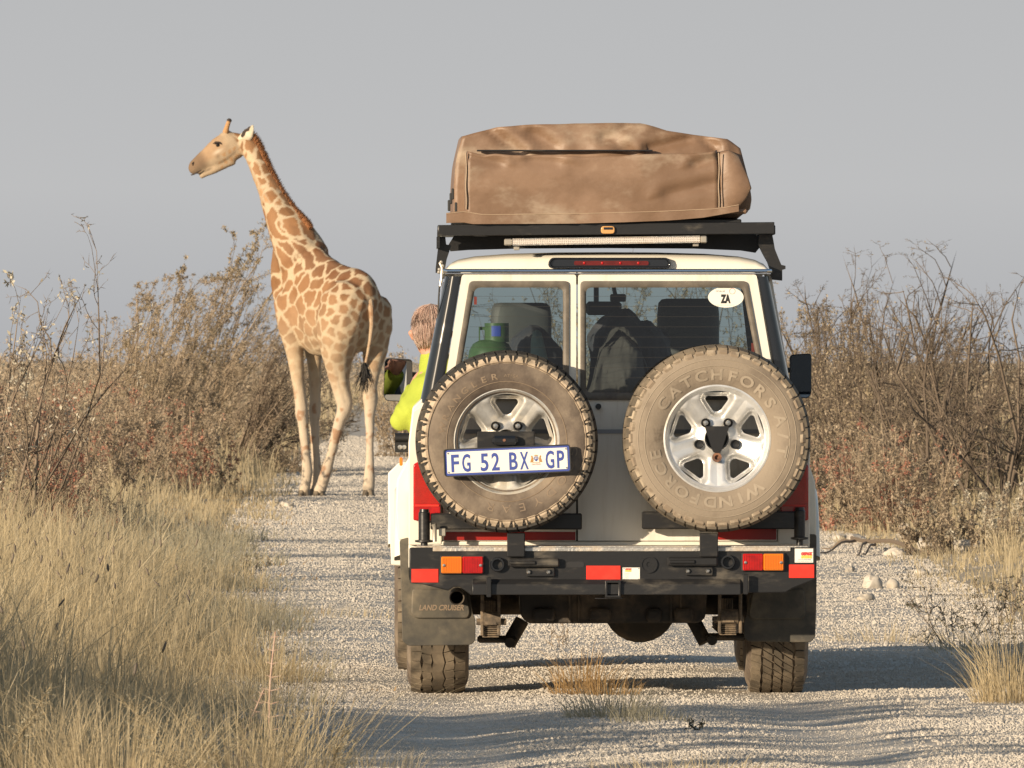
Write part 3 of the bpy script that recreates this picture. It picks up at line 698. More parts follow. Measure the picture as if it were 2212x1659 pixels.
# tail lamps, tape, bumper
for pts, rib in (([(893, 1003), (903, 997), (952, 997), (952, 1124), (893, 1124)], 0), ([(1686, 997), (1735, 997), (1746, 1005), (1746, 1124), (1686, 1124)], 1)):
    k = MB(); k.prism(rpoly(qs(pts, -.03), .008, 4), -.045, -.0045); t_ = k.obj('tail_lamp', MAT['red'], car, bevel=.004)
    k = MB(); u0 = pts[0][0] + 3 if not rib else 1689; u1 = u0 + 52
    for i in range(24): k.box(lx(u0 + i * 2.2, -.045), lx(u0 + i * 2.2 + .9, -.045), -.048, -.044, lz(1088, -.045), lz(1012, -.045))
    k.box(lx(u0, -.045), lx(u1, -.045), -.049, -.044, lz(1094, -.045), lz(1090, -.045)); k.obj('lens_rib', MAT['red_bright'], t_, kind='stuff')
bxo('reflective_tape', 959, 1243, 1149, 1167, -.0085, -.0045, 'red_dark', .001, dl); bxo('reflective_tape', 1551, 1677, 1142, 1166, -.0085, -.0045, 'red_dark', .001, dr)
bp = MB(); yb = -.30
poly = qs([(884, 1186), (888, 1182.5), (1758, 1182.5), (1763, 1186), (1763, 1251), (1735, 1262), (1712, 1271), (1697, 1280), (1605, 1281), (1600, 1284), (1016, 1284.5), (1002, 1274), (992, 1268), (980, 1268), (968, 1276), (945, 1270), (912, 1262), (885, 1260)], yb)
bp.prism(poly, yb, yb + .012)
bp.prism(qs([(884, 1186), (1763, 1186), (1763, 1200), (884, 1200)], yb), yb + .013, -.03)
for u0, u1 in ((884, 892), (1755, 1763)): bp.prism(qs([(u0, 1186), (u1, 1186), (u1, 1254), (u0, 1254)], yb), yb + .013, -.03)
bump = bp.obj('bumper', MAT['black'], car, bevel=.004)
k = MB(); k.prism(qs([(945, 1253), (1600, 1253), (1600, 1286), (1016, 1286), (1000, 1276), (945, 1268)], yb - .02), yb - .004, yb - .001)
k = MB(); P0 = [(lx(1016, yb), yb - .001, lz(1284, yb)), (lx(1604, yb), yb - .001, lz(1284, yb))]
k.loft([[(x, yb - .001, lz(1250, yb)), (x, yb - .022, lz(1262, yb)), (x, yb - .024, lz(1284.5, yb)), (x, yb - .001, lz(1284.5, yb))] for x in (lx(1020, yb), lx(1600, yb))]); k.obj('bumper_lip', MAT['black'], bump, bevel=.003)
bxo('step_plate', 935, 1708, 1182, 1191, yb - .006, yb - .0005, 'tread_plate', .002, bump)
k = MB(); k.box(lx(900, yb), lx(1745, yb), yb + .02, -.03, lz(1183, yb) + .001, lz(1183, yb) + .006); k.obj('step_tread', MAT['tread_plate'], bump)
def lampbox(u0, u1, v0, v1, amber_first):
    f = bxo('bumper_lamp', u0, u1, v0, v1, yb - .016, yb - .0005, 'plastic', .003, bump)
    um = (u0 + u1) / 2
    for (a, b_, isam) in ((u0 + 2, um, amber_first), (um, u1 - 2, not amber_first)):
        l = MB(); l.box(lx(a + .3, yb), lx(b_ - .3, yb), yb - .028, yb - .0162, lz(v1 - 2, yb), lz(v0 + 2, yb), .004)
        for i in range(12):
            x = lx(a + 3 + i * (b_ - a - 6) / 11, yb); l.box(x - .0015, x + .0015, yb - .0305, yb - .0275, lz(v1 - 5, yb), lz(v0 + 5, yb))
        l.obj('amber_lens' if isam else 'red_lens', MAT['amber' if isam else 'red'], bump)
    l = MB()
    for a in (u0 + 8, u1 - 8): l.lathe([(.007, 0), (.006, -.005), (0, -.006)], (lx(a, yb), yb - .029, lz((v0 + v1) / 2 + 1, yb)), 'Y', 10)
    l.obj('screw', MAT['nut'], bump)
lampbox(951, 1046, 1200, 1240, True); lampbox(1602, 1695, 1194, 1234, False)
for u0, u1, v0, v1 in ((889, 947, 1229, 1258), (1266.5, 1340.5, 1222, 1252), (1704.5, 1759, 1219.5, 1248.5)):
    bxo('reflector', u0, u1, v0, v1, yb - .004, yb - .0003, 'red_bright', .001, bump)
st_o = bxo('sticker', 1717, 1757, 1185, 1215.5, yb - .003, yb - .0003, 'sticker', .0008, bump, 'white shop sticker on the right end of the bumper')
def print_on(s, u, v, h_u, y, mat, parent, name='print', bold=0, sx=1, shear=0, w_u=None):
    V, F = text_geo(s, h_u * (VY + y) / FU, bold, sx=sx, shear=shear)
    if w_u:
        w0 = max(p[0] for p in V) - min(p[0] for p in V); k2 = w_u * (VY + y) / FU / w0; V = [(p[0] * k2, p[1], 0) for p in V]
    m_ = MB(); m_.add([(lx(u, y) + p[0], y, lz(v, y) + p[1]) for p in V], F)
    return m_.obj(name, MAT[mat], parent, smooth=False)
ys = yb - .0042
print_on('OUTBACK', 1742, 1198.5, 5.2, ys, 'ink_red', bump, bold=.002, w_u=25, shear=.2); print_on('EXTREME', 1742, 1205.5, 5.2, ys, 'ink_yellow', bump, bold=.002, w_u=24, shear=.15)
print_on('4x4 ACCESSORIES', 1738, 1210, 2, ys, 'ink', bump, w_u=28, shear=.2); print_on('www.outback-extreme.co.za', 1738, 1213, 1.4, ys, 'ink_red', bump, w_u=32)
bxo('info_plate', 1345, 1382.5, 1226, 1253.5, yb - .003, yb - .0003, 'sticker', .0008, bump, 'small riveted white info plate on the bumper')
print_on('OUTBACK', 1357, 1230.5, 2.6, ys, 'ink_red', bump, bold=.001, w_u=14, shear=.2); print_on('EXTREME', 1357, 1234.5, 2.8, ys, 'ink_yellow', bump, bold=.001, w_u=13)
for i in range(5): print_on(('manufactured by', 'Date of man.', 'Model', 'Serial no.', 'Rating')[i], 1354, 1239 + i * 3, 1.2, ys, 'ink_grey', bump, w_u=(11, 10, 5, 8, 6)[i])
k = MB()
for a, b_ in ((1348, 1228), (1380, 1228), (1348, 1251), (1380, 1251)): k.lathe([(.0024, 0), (0, -.002)], (lx(a, yb), yb - .003, lz(b_, yb)), 'Y', 8)
k.obj('rivet', MAT['ink'], bump)
for a, b_, R in ((1074.5, 1219, .032), (1572, 1214, .032)):
    k = MB(); k.lathe([(R, 0), (R, -.02), (R * .9, -.026), (R * .68, -.026), (R * .6, -.02), (R * .6, .05), (0, .05)], (lx(a, yb), yb - .0003, lz(b_, yb)), 'Y', 24); k.obj('jack_socket', MAT['black_gloss'], bump)
k = MB(); c_ = (lx(1402, yb), yb - .0003, lz(1219.5, yb)); k.lathe([(.036, 0), (.036, -.008), (.030, -.008), (.030, -.004), (0.011, -.004), (.010, .012), (0, .012)], c_, 'Y', 26); k.obj('trailer_socket', MAT['black'], bump)
for a, b_, v0 in ((1097, 1208, 1205), (1441, 1550, 1203)):
    k = MB(); k.box(lx(a, yb), lx(b_, yb), yb - .035, yb - .012, lz(v0 + 19, yb), lz(v0, yb), .006); k.box(lx(a + 4, yb), lx(a + 60, yb), yb - .045, yb - .034, lz(v0 + 14, yb), lz(v0 + 6, yb), .004)
    k.box(lx(a + 40, yb), lx(b_ - 10, yb), yb - .02, yb - .0005, lz(v0 + 40, yb), lz(v0 + 22, yb), .003); k.obj('latch', MAT['black'], bump)
    k = MB()
    for da in (45, 88): k.lathe([(.010, 0), (.010, -.008), (.006, -.012), (0, -.012)], (lx(a + da, yb), yb - .020, lz(v0 + 30, yb)), 'Y', 6)
    k.obj('bolt', MAT['nut'], bump)
k = MB(); k.prism(rpoly(qs([(1224, 1213), (1262, 1213), (1262, 1226), (1224, 1226)], yb), .012), yb - .002, yb - .0004); k.obj('slot', MAT['ink'], bump)
k = MB(); A = qs([(1307, 1254), (1341, 1254), (1341, 1291), (1307, 1291)], yb - .03); B = qs([(1312, 1259), (1336, 1259), (1336, 1286), (1312, 1286)], yb - .03)
k.ring(A, B, yb - .04, .1); k.prism(B, .02, .03); k.box(lx(1285, yb), lx(1345, yb), yb - .03, yb - .01, lz(1293.5, yb), lz(1291.3, yb)); k.obj('tow_receiver', MAT['black'], bump, bevel=.002)
for a, v0, v1 in ((1051, 1247, 1290), (1606, 1241, 1284)):
    bxo('jack_tab', a, a + 10, v0, v1, yb - .05, yb - .0245, 'black', .002, bump)
# exhaust
k = MB(); ce = (lx(987, -.2), 0, lz(1291, -.2)); k.lathe([(.0, .02), (.027, .02), (.027, -.20), (.032, -.205), (.033, -.19), (.033, .5)], ce, 'Y', 22); k.obj('exhaust_pipe', MAT['underbody'], car)
# spare-wheel arms, posts, carriers
def arm(u0, u1, v0, v1, pu0, pu1, pv0, pv1, post, wheel_uv):
    k = MB(); y0, y1 = -.125, -.06
    k.box(lx(u0, y0), lx(u1, y0), y0, y1, lz(v1, y0), lz(v0, y0), .005)
    xc = lx((pu0 + pu1) / 2, -.15); r = abs(lx(pu1) - lx(pu0)) / 2
    k.lathe([(0, lz(pv0, -.15)), (r * .8, lz(pv0, -.15)), (r * .85, lz(pv0 + 6, -.15)), (r, lz(pv0 + 8, -.15)), (r, lz(pv1, -.15)), (r * 1.6, lz(pv1 + 1, -.15)), (r * 1.6, lz(pv1 + 5, -.15)), (r * .6, lz(pv1 + 7, -.15)), (r * .6, .652)], (xc, -.12, 0), 'Z', 18)
    a = k.obj('swing_arm', MAT['black'], car, angle=30)
    k = MB(); pa, pb = post; k.box(lx(pa, -.33), lx(pb, -.33), -.345, -.302, lz(1203, -.33), lz(1151, -.33), .004); k.box(lx(pa, -.33), lx(pb, -.33), -.302, -.06, lz(1149, -.33), lz(1143, -.33), .003); k.obj('arm_post', MAT['black'], a)
    k = MB(); wu, wv = wheel_uv; wx, wz = q(wu, wv, -.2); k.box(wx - .04, wx + .04, -.115, -.062, lz(v0, -.1), wz + .05, .004); k.lathe([(0, -.24), (.05, -.24), (.05, -.19), (.095, -.185), (.095, -.11), (0, -.11)], (wx, 0, wz), 'Y', 24); k.obj('wheel_carrier', MAT['black'], a)
    return a
arm(930, 1257, 1109, 1144, 904, 929, 1100, 1166, (1095.5, 1134), (1094.6, 953.6))
arm(1387, 1730, 1105, 1143, 1716, 1740, 1096, 1160, (1511.5, 1551), (1548.8, 947))
k = MB(); k.tube([(lx(939, -.17), -.17, lz(1170, -.17)), (lx(939, -.17), -.17, lz(1140, -.17)), (lx(937, -.17), -.17, lz(1132, -.17))], [.009, .009, .013], 10); k.box(lx(948, -.15), lx(963, -.15), -.15, -.12, lz(1158, -.15), lz(1141, -.15), .003); k.obj('arm_stop', MAT['steel_pale'], car)

# wheels ------------------------------------------------------
TR = .392
PROF = [(.205, .09), (.212, .108), (.228, .117), (.252, .128), (.285, .135), (.318, .135), (.345, .128), (.364, .117), (.376, .104), (.381, .09), (.3825, .05), (.383, 0)]
def prof_y(r): return float(np.interp(r, [p[0] for p in PROF], [p[1] for p in PROF]))
def carcass(R):
    k = R / TR; P = [(r * k, -y) for r, y in PROF] + [(r * k, y) for r, y in PROF[::-1][1:]]
    m = MB(); m.lathe(P, (0, 0, 0), 'Y', 72); return m
def on_tyre(a, r, lift, R):
    """point on the visible sidewall (facing -y) at polar position"""
    k = R / TR; return ((r * k) * math.cos(a), -(prof_y(r) + lift), (r * k) * math.sin(a))
def sector(m, a0i, a1i, a0o, a1o, ri, ro, lift, R, steps=4, cut=True):
    """raised pad on the sidewall between two radii"""
    rr = np.linspace(ri, ro, steps); V = []; F = []
    for j, r in enumerate(rr):
        t_ = j / (steps - 1); A, B = a0i + (a0o - a0i) * t_, a1i + (a1o - a1i) * t_
        e_ = 0.0 if (j == 0) else lift
        V += [on_tyre(A, r, -.002, R), on_tyre(A * .9 + B * .1, r, e_, R), on_tyre(A * .1 + B * .9, r, e_, R), on_tyre(B, r, -.002, R)]
    for j in range(steps - 1):
        for i in range(3): F.append((j * 4 + i, j * 4 + i + 1, j * 4 + 5 + i, j * 4 + 4 + i))
    F.append(tuple((steps - 1) * 4 + i for i in range(4)))
    m.add(V, F)
def tread_pad(m, poly, R, h=.010):
    """poly of (across, along) wrapped on the running surface"""
    n = len(poly); V = []
    for lift in (R - h - .006, R):
        for w, s_ in poly:
            a = s_ / R; r = lift - .012 * max(0, (abs(w) - .088) / .03) ** 2; V.append((r * math.cos(a), w, r * math.sin(a)))
    F = [tuple(range(n, 2 * n))] + [(i, (i + 1) % n, n + (i + 1) % n, n + i) for i in range(n)]
    m.add(V, F)
def tread(kind, R):
    m = MB(); C = 2 * PI * R
    if kind == 'zigzag':
        N = 46; p = C / N; g = .0035
        for i in range(N):
            s0 = i * p; d = .008 if i % 2 else -.008
            for lo, hi, sl in ((-.119, -.074, .006), (-.068, -.030, -.012), (.030, .068, .012), (.074, .119, -.006)):
                a, b_ = (lo, hi)
                z = .006 if i % 2 else -.006
                inner = -1 if lo < 0 else 1
                m_in = z * inner
                if abs(lo) > .07 or abs(hi) > .07 and abs(lo) >= .068:
                    pl = [(a, s0 + g), (b_, s0 + g + sl), (b_, s0 + p - g + sl), (a, s0 + p - g)]
                    if lo < 0: pl[1] = (b_ + m_in * .6, pl[1][1]); pl[2] = (b_ - m_in * .6, pl[2][1])
                    else: pl[0] = (a + m_in * .6, pl[0][1]); pl[3] = (a - m_in * .6, pl[3][1])
                else:
                    pl = [(a + .005 * (1 if i % 2 else -1), s0 + g), (b_, s0 + g + sl), (b_ + .004, s0 + p * .5 + sl), (b_, s0 + p - g + sl), (a - .005 * (1 if i % 2 else -1), s0 + p - g)]
                tread_pad(m, pl, R)
            zz = .005 if i % 2 else -.005
            tread_pad(m, [(-.024 + zz, s0), (.024 + zz, s0), (.024 - zz, s0 + p), (-.024 - zz, s0 + p)], R)
    elif kind == 'diamond':
        N = 30; p = C / N; g = .004
        for i in range(N):
            s0 = i * p
            for w0, w1, sk in ((-.118, -.072, -.010), (-.066, -.024, -.030), (-.019, .019, -.034), (.024, .066, -.030), (.072, .118, -.010)):
                off = w0 * -.75
                tread_pad(m, [(w0, s0 + off + g * .5), (w1, s0 + off + sk + g * .5), (w1 - .004, s0 + off + sk + p * .46), (w0 + .004, s0 + off + p * .46 - g)], R)
                tread_pad(m, [(w0 + .004, s0 + off + p * .5), (w1 - .004, s0 + off + sk + p * .5 + g), (w1, s0 + off + sk + p - g), (w0, s0 + off + p - g)], R)
    else:
        N = 52; p = C / N; g = .004
        for i in range(N):
            s0 = i * p
            for w0, w1, sk in ((-.119, -.07, .006), (-.062, -.01, -.012), (.01, .062, .012), (.07, .119, -.006)):
                tread_pad(m, [(w0, s0 + g), (w1, s0 + g + sk), (w1, s0 + p - g + sk), (w0, s0 + p - g)], R)
    return m
def rim(mat):
    """five-hole alloy disc, dished towards the hub, in its barrel"""
    m = MB(); yf = -.098
    hole = rpoly([(.181, -.043), (.181, .043), (.166, .050), (.114, .013), (.114, -.013), (.166, -.050)], [.014, .014, .02, .012, .012, .02], 6)
    c0 = (.154, 0.0); r0, r1 = .058, .203
    def border(dx, dz):
        lo, hi = 0.0, .4
        for _ in range(26):
            t_ = (lo + hi) / 2; x, z = c0[0] + dx * t_, c0[1] + dz * t_; r = math.hypot(x, z); a = abs(math.atan2(z, x))
            if r0 <= r <= r1 and a <= PI / 5 + 1e-9 and x > 0: lo = t_
            else: hi = t_
        return c0[0] + dx * lo, c0[1] + dz * lo
    def face_y(x, z, d):
        r = math.hypot(x, z)
        return yf + .045 * (1 - float(sstep(.085, .195, r))) - .012 * float(sstep(.075, .062, r)) + .036 * (1 - float(sstep(0.0, .030, d)))
    # corners of the sector must be hit exactly: add rays to them
    base = []
    corners = [(r * math.cos(a), r * math.sin(a)) for r in (r0, r1) for a in (-PI / 5, PI / 5)]
    for k in range(5):
        ph = PI / 2 + 2 * PI / 5 * k; ca, sa = math.cos(ph), math.sin(ph)
        rings = [[] for _ in range(9)]
        ts = [0, .10, .2, .32, .46, .62, .8, 1.0]
        for (hx, hz) in hole:
            dx, dz = hx - c0[0], hz - c0[1]; l = math.hypot(dx, dz); bx_, bz_ = border(dx / l, dz / l)
            for cx_, cz_ in corners:
                if math.hypot(bx_ - cx_, bz_ - cz_) < .010: bx_, bz_ = cx_, cz_
            pts = [(hx, hz, face_y(hx, hz, 0) + .02)]
            for t_ in ts:
                x, z = hx + (bx_ - hx) * t_, hz + (bz_ - hz) * t_; pts.append((x, z, face_y(x, z, math.hypot(x - hx, z - hz))))
            for j, (x, z, y) in enumerate(pts): rings[j].append((x * ca - z * sa, y, x * sa + z * ca))
        m.loft(rings, caps=False)
    m.lathe([(.0585, yf + .033), (.052, yf + .028), (.047, yf + .036), (.046, yf + .09)], (0, 0, 0), 'Y', 50)
    m.lathe([(.2025, yf), (.210, yf - .004), (.214, yf - .012), (.222, yf - .019), (.229, yf - .018), (.231, yf - .008), (.226, yf + .004), (.208, yf + .02), (.203, yf + .06), (.203, yf + .20)], (0, 0, 0), 'Y', 96)
    return m
def arc_text(m, s, R, a_first, a_last, h, lift, K, bold=.0, base_r=.29):
    n = len(s)
    for i, ch in enumerate(s):
        if ch == ' ': continue
        a = math.radians(a_first + (a_last - a_first) * i / max(1, n - 1)); V, F = text_geo(ch, h, bold, sx=1.25)
        out = []
        for x, y, z in V:
            aa = a - x / R; out.append(on_tyre(aa, R + y - h / 2, lift, K))
        m.add(out, F)
def to_wheel(name, me, mat, parent, loc, rot):
    o = link(name, me, mat, parent); o.location = loc; o.rotation_euler = rot; return o
def wheel_part(name, label, loc, rot):
    w = empty(name, loc); w.rotation_euler = rot; w.parent = car; w['label'] = label; return w
RIM = rim('alloy').mesh('rim', True, 40)
RIM_D = RIM.copy()
# left spare
R1 = .389
xw, zw = q(1094.6, 953.6, -.36)
sp = wheel_part('spare_wheel', 'left-hand spare wheel behind the number plate', (xw, -.275, zw), (0, math.radians(0), 0))
link('tyre', carcass(R1).mesh('tyre_carcass'), MAT['tyre_a'], sp); link('tread', tread('lug', R1).mesh('tread', False), MAT['tread'], sp, 'stuff')
m = MB(); N = 40
for i in range(N):
    a = 2 * PI * i / N; w = 2 * PI / N
    sector(m, a - w * .42, a + w * .42, a - w * .12, a + w * .12, .336, .380, .008, R1)
    sector(m, a + w * .46, a + w * .58, a + w * .42, a + w * .62, .345, .380, .007, R1)
link('shoulder_lug', m.mesh('shoulder_lug', False), MAT['lug_light'], sp)
m = MB()
for i in range(N):
    a = 2 * PI * i / N; w = 2 * PI / N
    sector(m, a + w * .16, a + w * .43, a + w * .14, a + w * .42, .350, .381, .009, R1); sector(m, a + w * .60, a + w * .84, a + w * .62, a + w * .86, .350, .381, .009, R1)
link('tread_lug', m.mesh('tread_lug', False), MAT['tread'], sp)
m = MB(); arc_text(m, 'WRANGLER', .283, 168, 101, .027, .0016, R1, .0008); arc_text(m, 'AT/SA', .283, 91, 81, .014, .0016, R1); arc_text(m, 'GOODYEAR', .290, 352, 256, .036, .0016, R1, .0)
m.lathe([(.338 * R1 / TR, -.1328), (.3405 * R1 / TR, -.1345), (.343 * R1 / TR, -.1300)], (0, 0, 0), 'Y', 96); m.lathe([(.255 * R1 / TR, -.1285), (.257 * R1 / TR, -.1315), (.259 * R1 / TR, -.1305)], (0, 0, 0), 'Y', 96)
link('lettering', m.mesh('lettering', False), MAT['letter_a'], sp)
link('rim', RIM, None, sp).data.materials.append(MAT['alloy_dusty'])
def nuts(parent, which, y=-.078):
    m = MB()
    for d in which: a = math.radians(d); m.lathe([(.0, -.014), (.010, -.013), (.013, -.004), (.013, .02)], (.081 * math.cos(a), y, .081 * math.sin(a)), 'Y', 8)
    link('wheel_nut', m.mesh('wheel_nut'), MAT['nut'], parent)
    m = MB()
    for d in (54, 126, 198, 270, 342):
        a = math.radians(d); m.lathe([(.0205, .004), (.0205, -.004), (.017, -.004), (.015, .004), (.0, .006)], (.081 * math.cos(a), y + .008, .081 * math.sin(a)), 'Y', 14)
    link('nut_seat', m.mesh('nut_seat'), MAT['black'], parent)
nuts(sp, (54, 126))
# right spare
R2 = .400
xw2, zw2 = q(1548.8, 947, -.36)
sp2 = wheel_part('spare_wheel', 'right-hand spare wheel with a silver rim and a pale dusty tyre', (xw2, -.275, zw2), (0, 0, 0))
link('tyre', carcass(R2).mesh('tyre_carcass'), MAT['tyre_b'], sp2); link('tread', tread('lug', R2).mesh('tread', False), MAT['tread_dusty'], sp2, 'stuff')
m = MB(); N = 46
for i in range(N):
    a = 2 * PI * i / N; w = 2 * PI / N
    ri = .352 if i % 2 else .346
    sector(m, a - w * .42, a + w * .42, a - w * .43, a + w * .40, ri, .381, .008, R2)
link('shoulder_lug', m.mesh('shoulder_lug', False), MAT['lug_b'], sp2)
m = MB(); arc_text(m, 'CATCHFORS', .268, 147, 34, .045, .0025, R2, .0018); arc_text(m, 'A/T', .276, 16, -11, .045, .0025, R2, .0018); arc_text(m, 'WINDFORCE', .268, -55, -165, .045, .0025, R2, .0018)
for rr_ in (.303, .330): m.lathe([((rr_ - .002) * R2 / TR, -prof_y(rr_) - .0003), (rr_ * R2 / TR, -prof_y(rr_) - .0022), ((rr_ + .002) * R2 / TR, -prof_y(rr_) - .0003)], (0, 0, 0), 'Y', 96)
link('lettering', m.mesh('lettering', False), MAT['letter_b'], sp2)
link('rim', RIM_D, MAT['alloy'], sp2)
nuts(sp2, (126, 54))
m = MB(); m.prism(rpoly([(-.053, .052), (.053, .052), (.016, -.062), (-.016, -.062)], .012), -.088, -.074); link('hub_plate', m.mesh('hub_plate'), MAT['black'], sp2)
m = MB(); m.lathe([(.020, 0), (.020, -.012), (.010, -.012), (.009, .0), (0, .0)], (0, -.074, -.081), 'Y', 16); link('lock_nut', m.mesh('lock_nut'), MAT['rust'], sp2)
m = MB(); m.lathe([(.05, .0), (.0, .0)], (0, -.03, 0), 'Y', 24); link('hub_hole', m.mesh('hub_hole'), MAT['ink'], sp2); link('hub_hole', D.meshes['hub_hole'], MAT['ink'], sp)
# road wheels
def road_wheel(x, y, kind, side, label, tyre_mat='tread_dusty'):
    w = wheel_part('wheel', label, (x, y, TR - .008), (0, 0, math.radians(90 if side < 0 else -90)))
    w.rotation_euler = (0, 0, math.radians(-90 if side < 0 else 90))
    cm = D.meshes.get('road_carcass')
    if cm is None: cm = carcass(TR).mesh('road_carcass'); cm.materials.append(MAT['tyre_a'])
    link('tyre', cm, None, w); link('tread', tread(kind, TR + .002).mesh('tread', False), MAT[tyre_mat], w, 'stuff')
    link('rim', RIM if side < 0 else RIM_D, None, w)
xl, xr = lx(946, .9), lx(1675, .9)
road_wheel(xl, .9, 'zigzag', -1, 'rear left road wheel'); road_wheel(xr, .9, 'diamond', 1, 'rear right road wheel')
road_wheel(-.80, 3.88, 'zigzag', -1, 'front left road wheel'); road_wheel(.80, 3.88, 'zigzag', 1, 'front right road wheel')

# number plate on its bracket
bxo('plate_bracket', 1031, 1155, 932, 970, -.43, -.36, 'black', .004)
k = MB(); k.box(lx(1062, -.43), lx(1119, -.43), -.475, -.4305, lz(961, -.43), lz(941, -.43), .012); k.obj('plate_lamp', MAT['black_gloss'], car)
k = MB(); k.lathe([(.007, 0), (.006, -.003), (0, -.003)], (lx(1089.5, -.475), -.475, lz(951, -.475)), 'Y', 10); k.obj('lamp_screw', MAT['rust'], car)
cu_, cv_ = 1095.7, 994.8; pw, ph_ = 274.5 * .001962, 60.2 * .001962
plate = empty('number_plate', (lx(cu_, -.45), -.452, lz(cv_, -.45))); plate.rotation_euler = (0, -math.radians(2.3), 0); plate.parent = car
def rect(w, h, r): return rpoly([(-w / 2, h / 2), (w / 2, h / 2), (w / 2, -h / 2), (-w / 2, -h / 2)], r)
m = MB(); m.ring(rect(pw, ph_, .014), rect(pw - .008, ph_ - .008, .011), -.008, .004); m.prism(rect(pw - .008, ph_ - .008, .011), .0, .004); m.obj('frame', MAT['plastic'], plate)
m = MB(); m.prism(rect(pw - .009, ph_ - .009, .010), -.003, -.0005); m.obj('blue_border', MAT['plate_blue'], plate)
m = MB(); m.prism(rect(pw - .027, ph_ - .027, .004), -.0048, -.0035); m.obj('white_panel', MAT['plate_white'], plate)
m = MB()
def pl_x(c): return (c - 1080) / 2212 * 550 / 4096 * 2212 * .001962 * 1.0      # crop column to metres on the plate
for ch, cx_, w_c in (('F', 240, 125), ('G', 420, 135), ('5', 712, 128), ('2', 890, 128), ('B', 1178, 135), ('X', 1352, 138), ('G', 1765, 138), ('P', 1938, 118)):
    V, F = text_geo(ch, .0755, .0022); w0 = max(p[0] for p in V) - min(p[0] for p in V); k2 = w_c * .000264 / w0; xm = (max(p[0] for p in V) + min(p[0] for p in V)) / 2
    m.add([((p[0] - xm) * k2 + (cx_ - 1080) * .000264, -.0058, p[1] - .0385) for p in V], F)
m.obj('registration', MAT['plate_blue'], plate, smooth=False)
def crest(mat, polys, y=-.0058):
    m = MB()
    for p in polys: m.add([((1545 - 1080) * .000264 + x * .000264, y, z * .000264) for x, z in p], [tuple(range(len(p)))])
    return m.obj('crest', MAT[mat], plate, smooth=False)
crest('plate_blue', [[(-32, 45), (32, 45), (34, 5), (18, -18), (0, -32), (-18, -18), (-34, 5)]])
lion = [(38, -44), (52, -40), (44, -12), (46, 10), (40, 26), (52, 30), (56, 52), (66, 64), (78, 60), (84, 44), (74, 34), (82, 8), (90, -16), (96, -38), (100, -46)]
crest('gold', [lion, [(-x, z) for x, z in lion], [(-60, -48), (60, -48), (52, -56), (-52, -56)], [(-26, 52), (26, 52), (34, 74), (14, 62), (0, 82), (-14, 62), (-34, 74)]])
crest('plate_white', [[(-20, 36), (-8, 36), (-8, 0), (-20, 4)], [(8, 36), (20, 36), (20, 4), (8, 0)]], -.0064)
V, F = text_geo('GAUTENG', .0062, 0, sx=1.15); m = MB(); m.add([(p[0] * .85 + (1545 - 1080) * .000264, -.0058, p[1] - .0235) for p in V], F); m.obj('province_name', MAT['plate_red'], plate, smooth=False)
m = MB()
for a in (-1, 1):
    for b_ in (-1, 1): m.lathe([(.004, 0), (.003, -.003), (0, -.003)], (a * (pw / 2 - .019), -.0048, b_ * (ph_ / 2 - .019)), 'Y', 10)
m.obj('screw', MAT['nut'], plate)
# ZA sticker inside the right rear window
zc = q(1568, 642, 0)
st2 = MB(); st2.prism([(zc[0] + .0765 * math.cos(a), zc[1] + .0445 * math.sin(a)) for a in np.linspace(0, 2 * PI, 40)[:-1]], .001, .0055); st2.obj('country_sticker', MAT['sticker'], dr, smooth=False, label='oval white ZA country sticker')
print_on('ZA', 1567.5, 653.5, 17, .0004, 'ink', dr, 'country_code', bold=.0035, w_u=22); print_on('maui', 1556, 630.8, 5.5, .0004, 'ink_grey', dr, 'sticker_name', w_u=19)
print_on('www.maui.co.za & www.britz.co.za', 1567, 659.5, 1.6, .0004, 'ink_grey', dr, 'sticker_address', w_u=38)
m = MB(); m.lathe([(.013, 0), (.0115, 0)], (lx(1582), .0004, lz(629)), 'Y', 20); m.obj('sticker_ring', MAT['plate_red'], dr, smooth=False)

# mud flaps
yf_ = .33
for pts, inner, lab in (([(863, 1166), (884, 1160), (884, 1252), (1012, 1264), (1021, 1325), (1027, 1338), (1027, 1384), (1018, 1393), (881, 1395), (869, 1384), (868, 1320)], [(890, 1272), (1008, 1272), (1016, 1325), (1010, 1336), (898, 1336), (888, 1326)], 'left mud flap with raised lettering'),
                        ([(1764, 1154), (1744, 1154), (1744, 1252), (1622, 1272), (1612, 1330), (1606, 1344), (1607, 1376), (1616, 1386), (1750, 1388), (1761, 1378), (1764, 1300)], [(1738, 1272), (1626, 1276), (1616, 1328), (1622, 1338), (1734, 1338), (1742, 1328)], 'right mud flap in shade')):
    k = MB(); k.prism(rpoly(qs(pts, yf_), .012, 4), yf_, yf_ + .012); fo = k.obj('mud_flap', MAT['flap'], car, bevel=.003, label=lab)
    k = MB(); k.prism(rpoly(qs(inner, yf_), .015, 4), yf_ - .012, yf_ - .0005); k.obj('moulded_panel', MAT['flap'], fo, bevel=.006)
print_on('LAND CRUISER', 953, 1318, 12, yf_ - .0135, 'flap_letter' if 'flap_letter' in MAT else 'letter_a', car, 'flap_lettering', bold=.001, w_u=97, shear=.25)
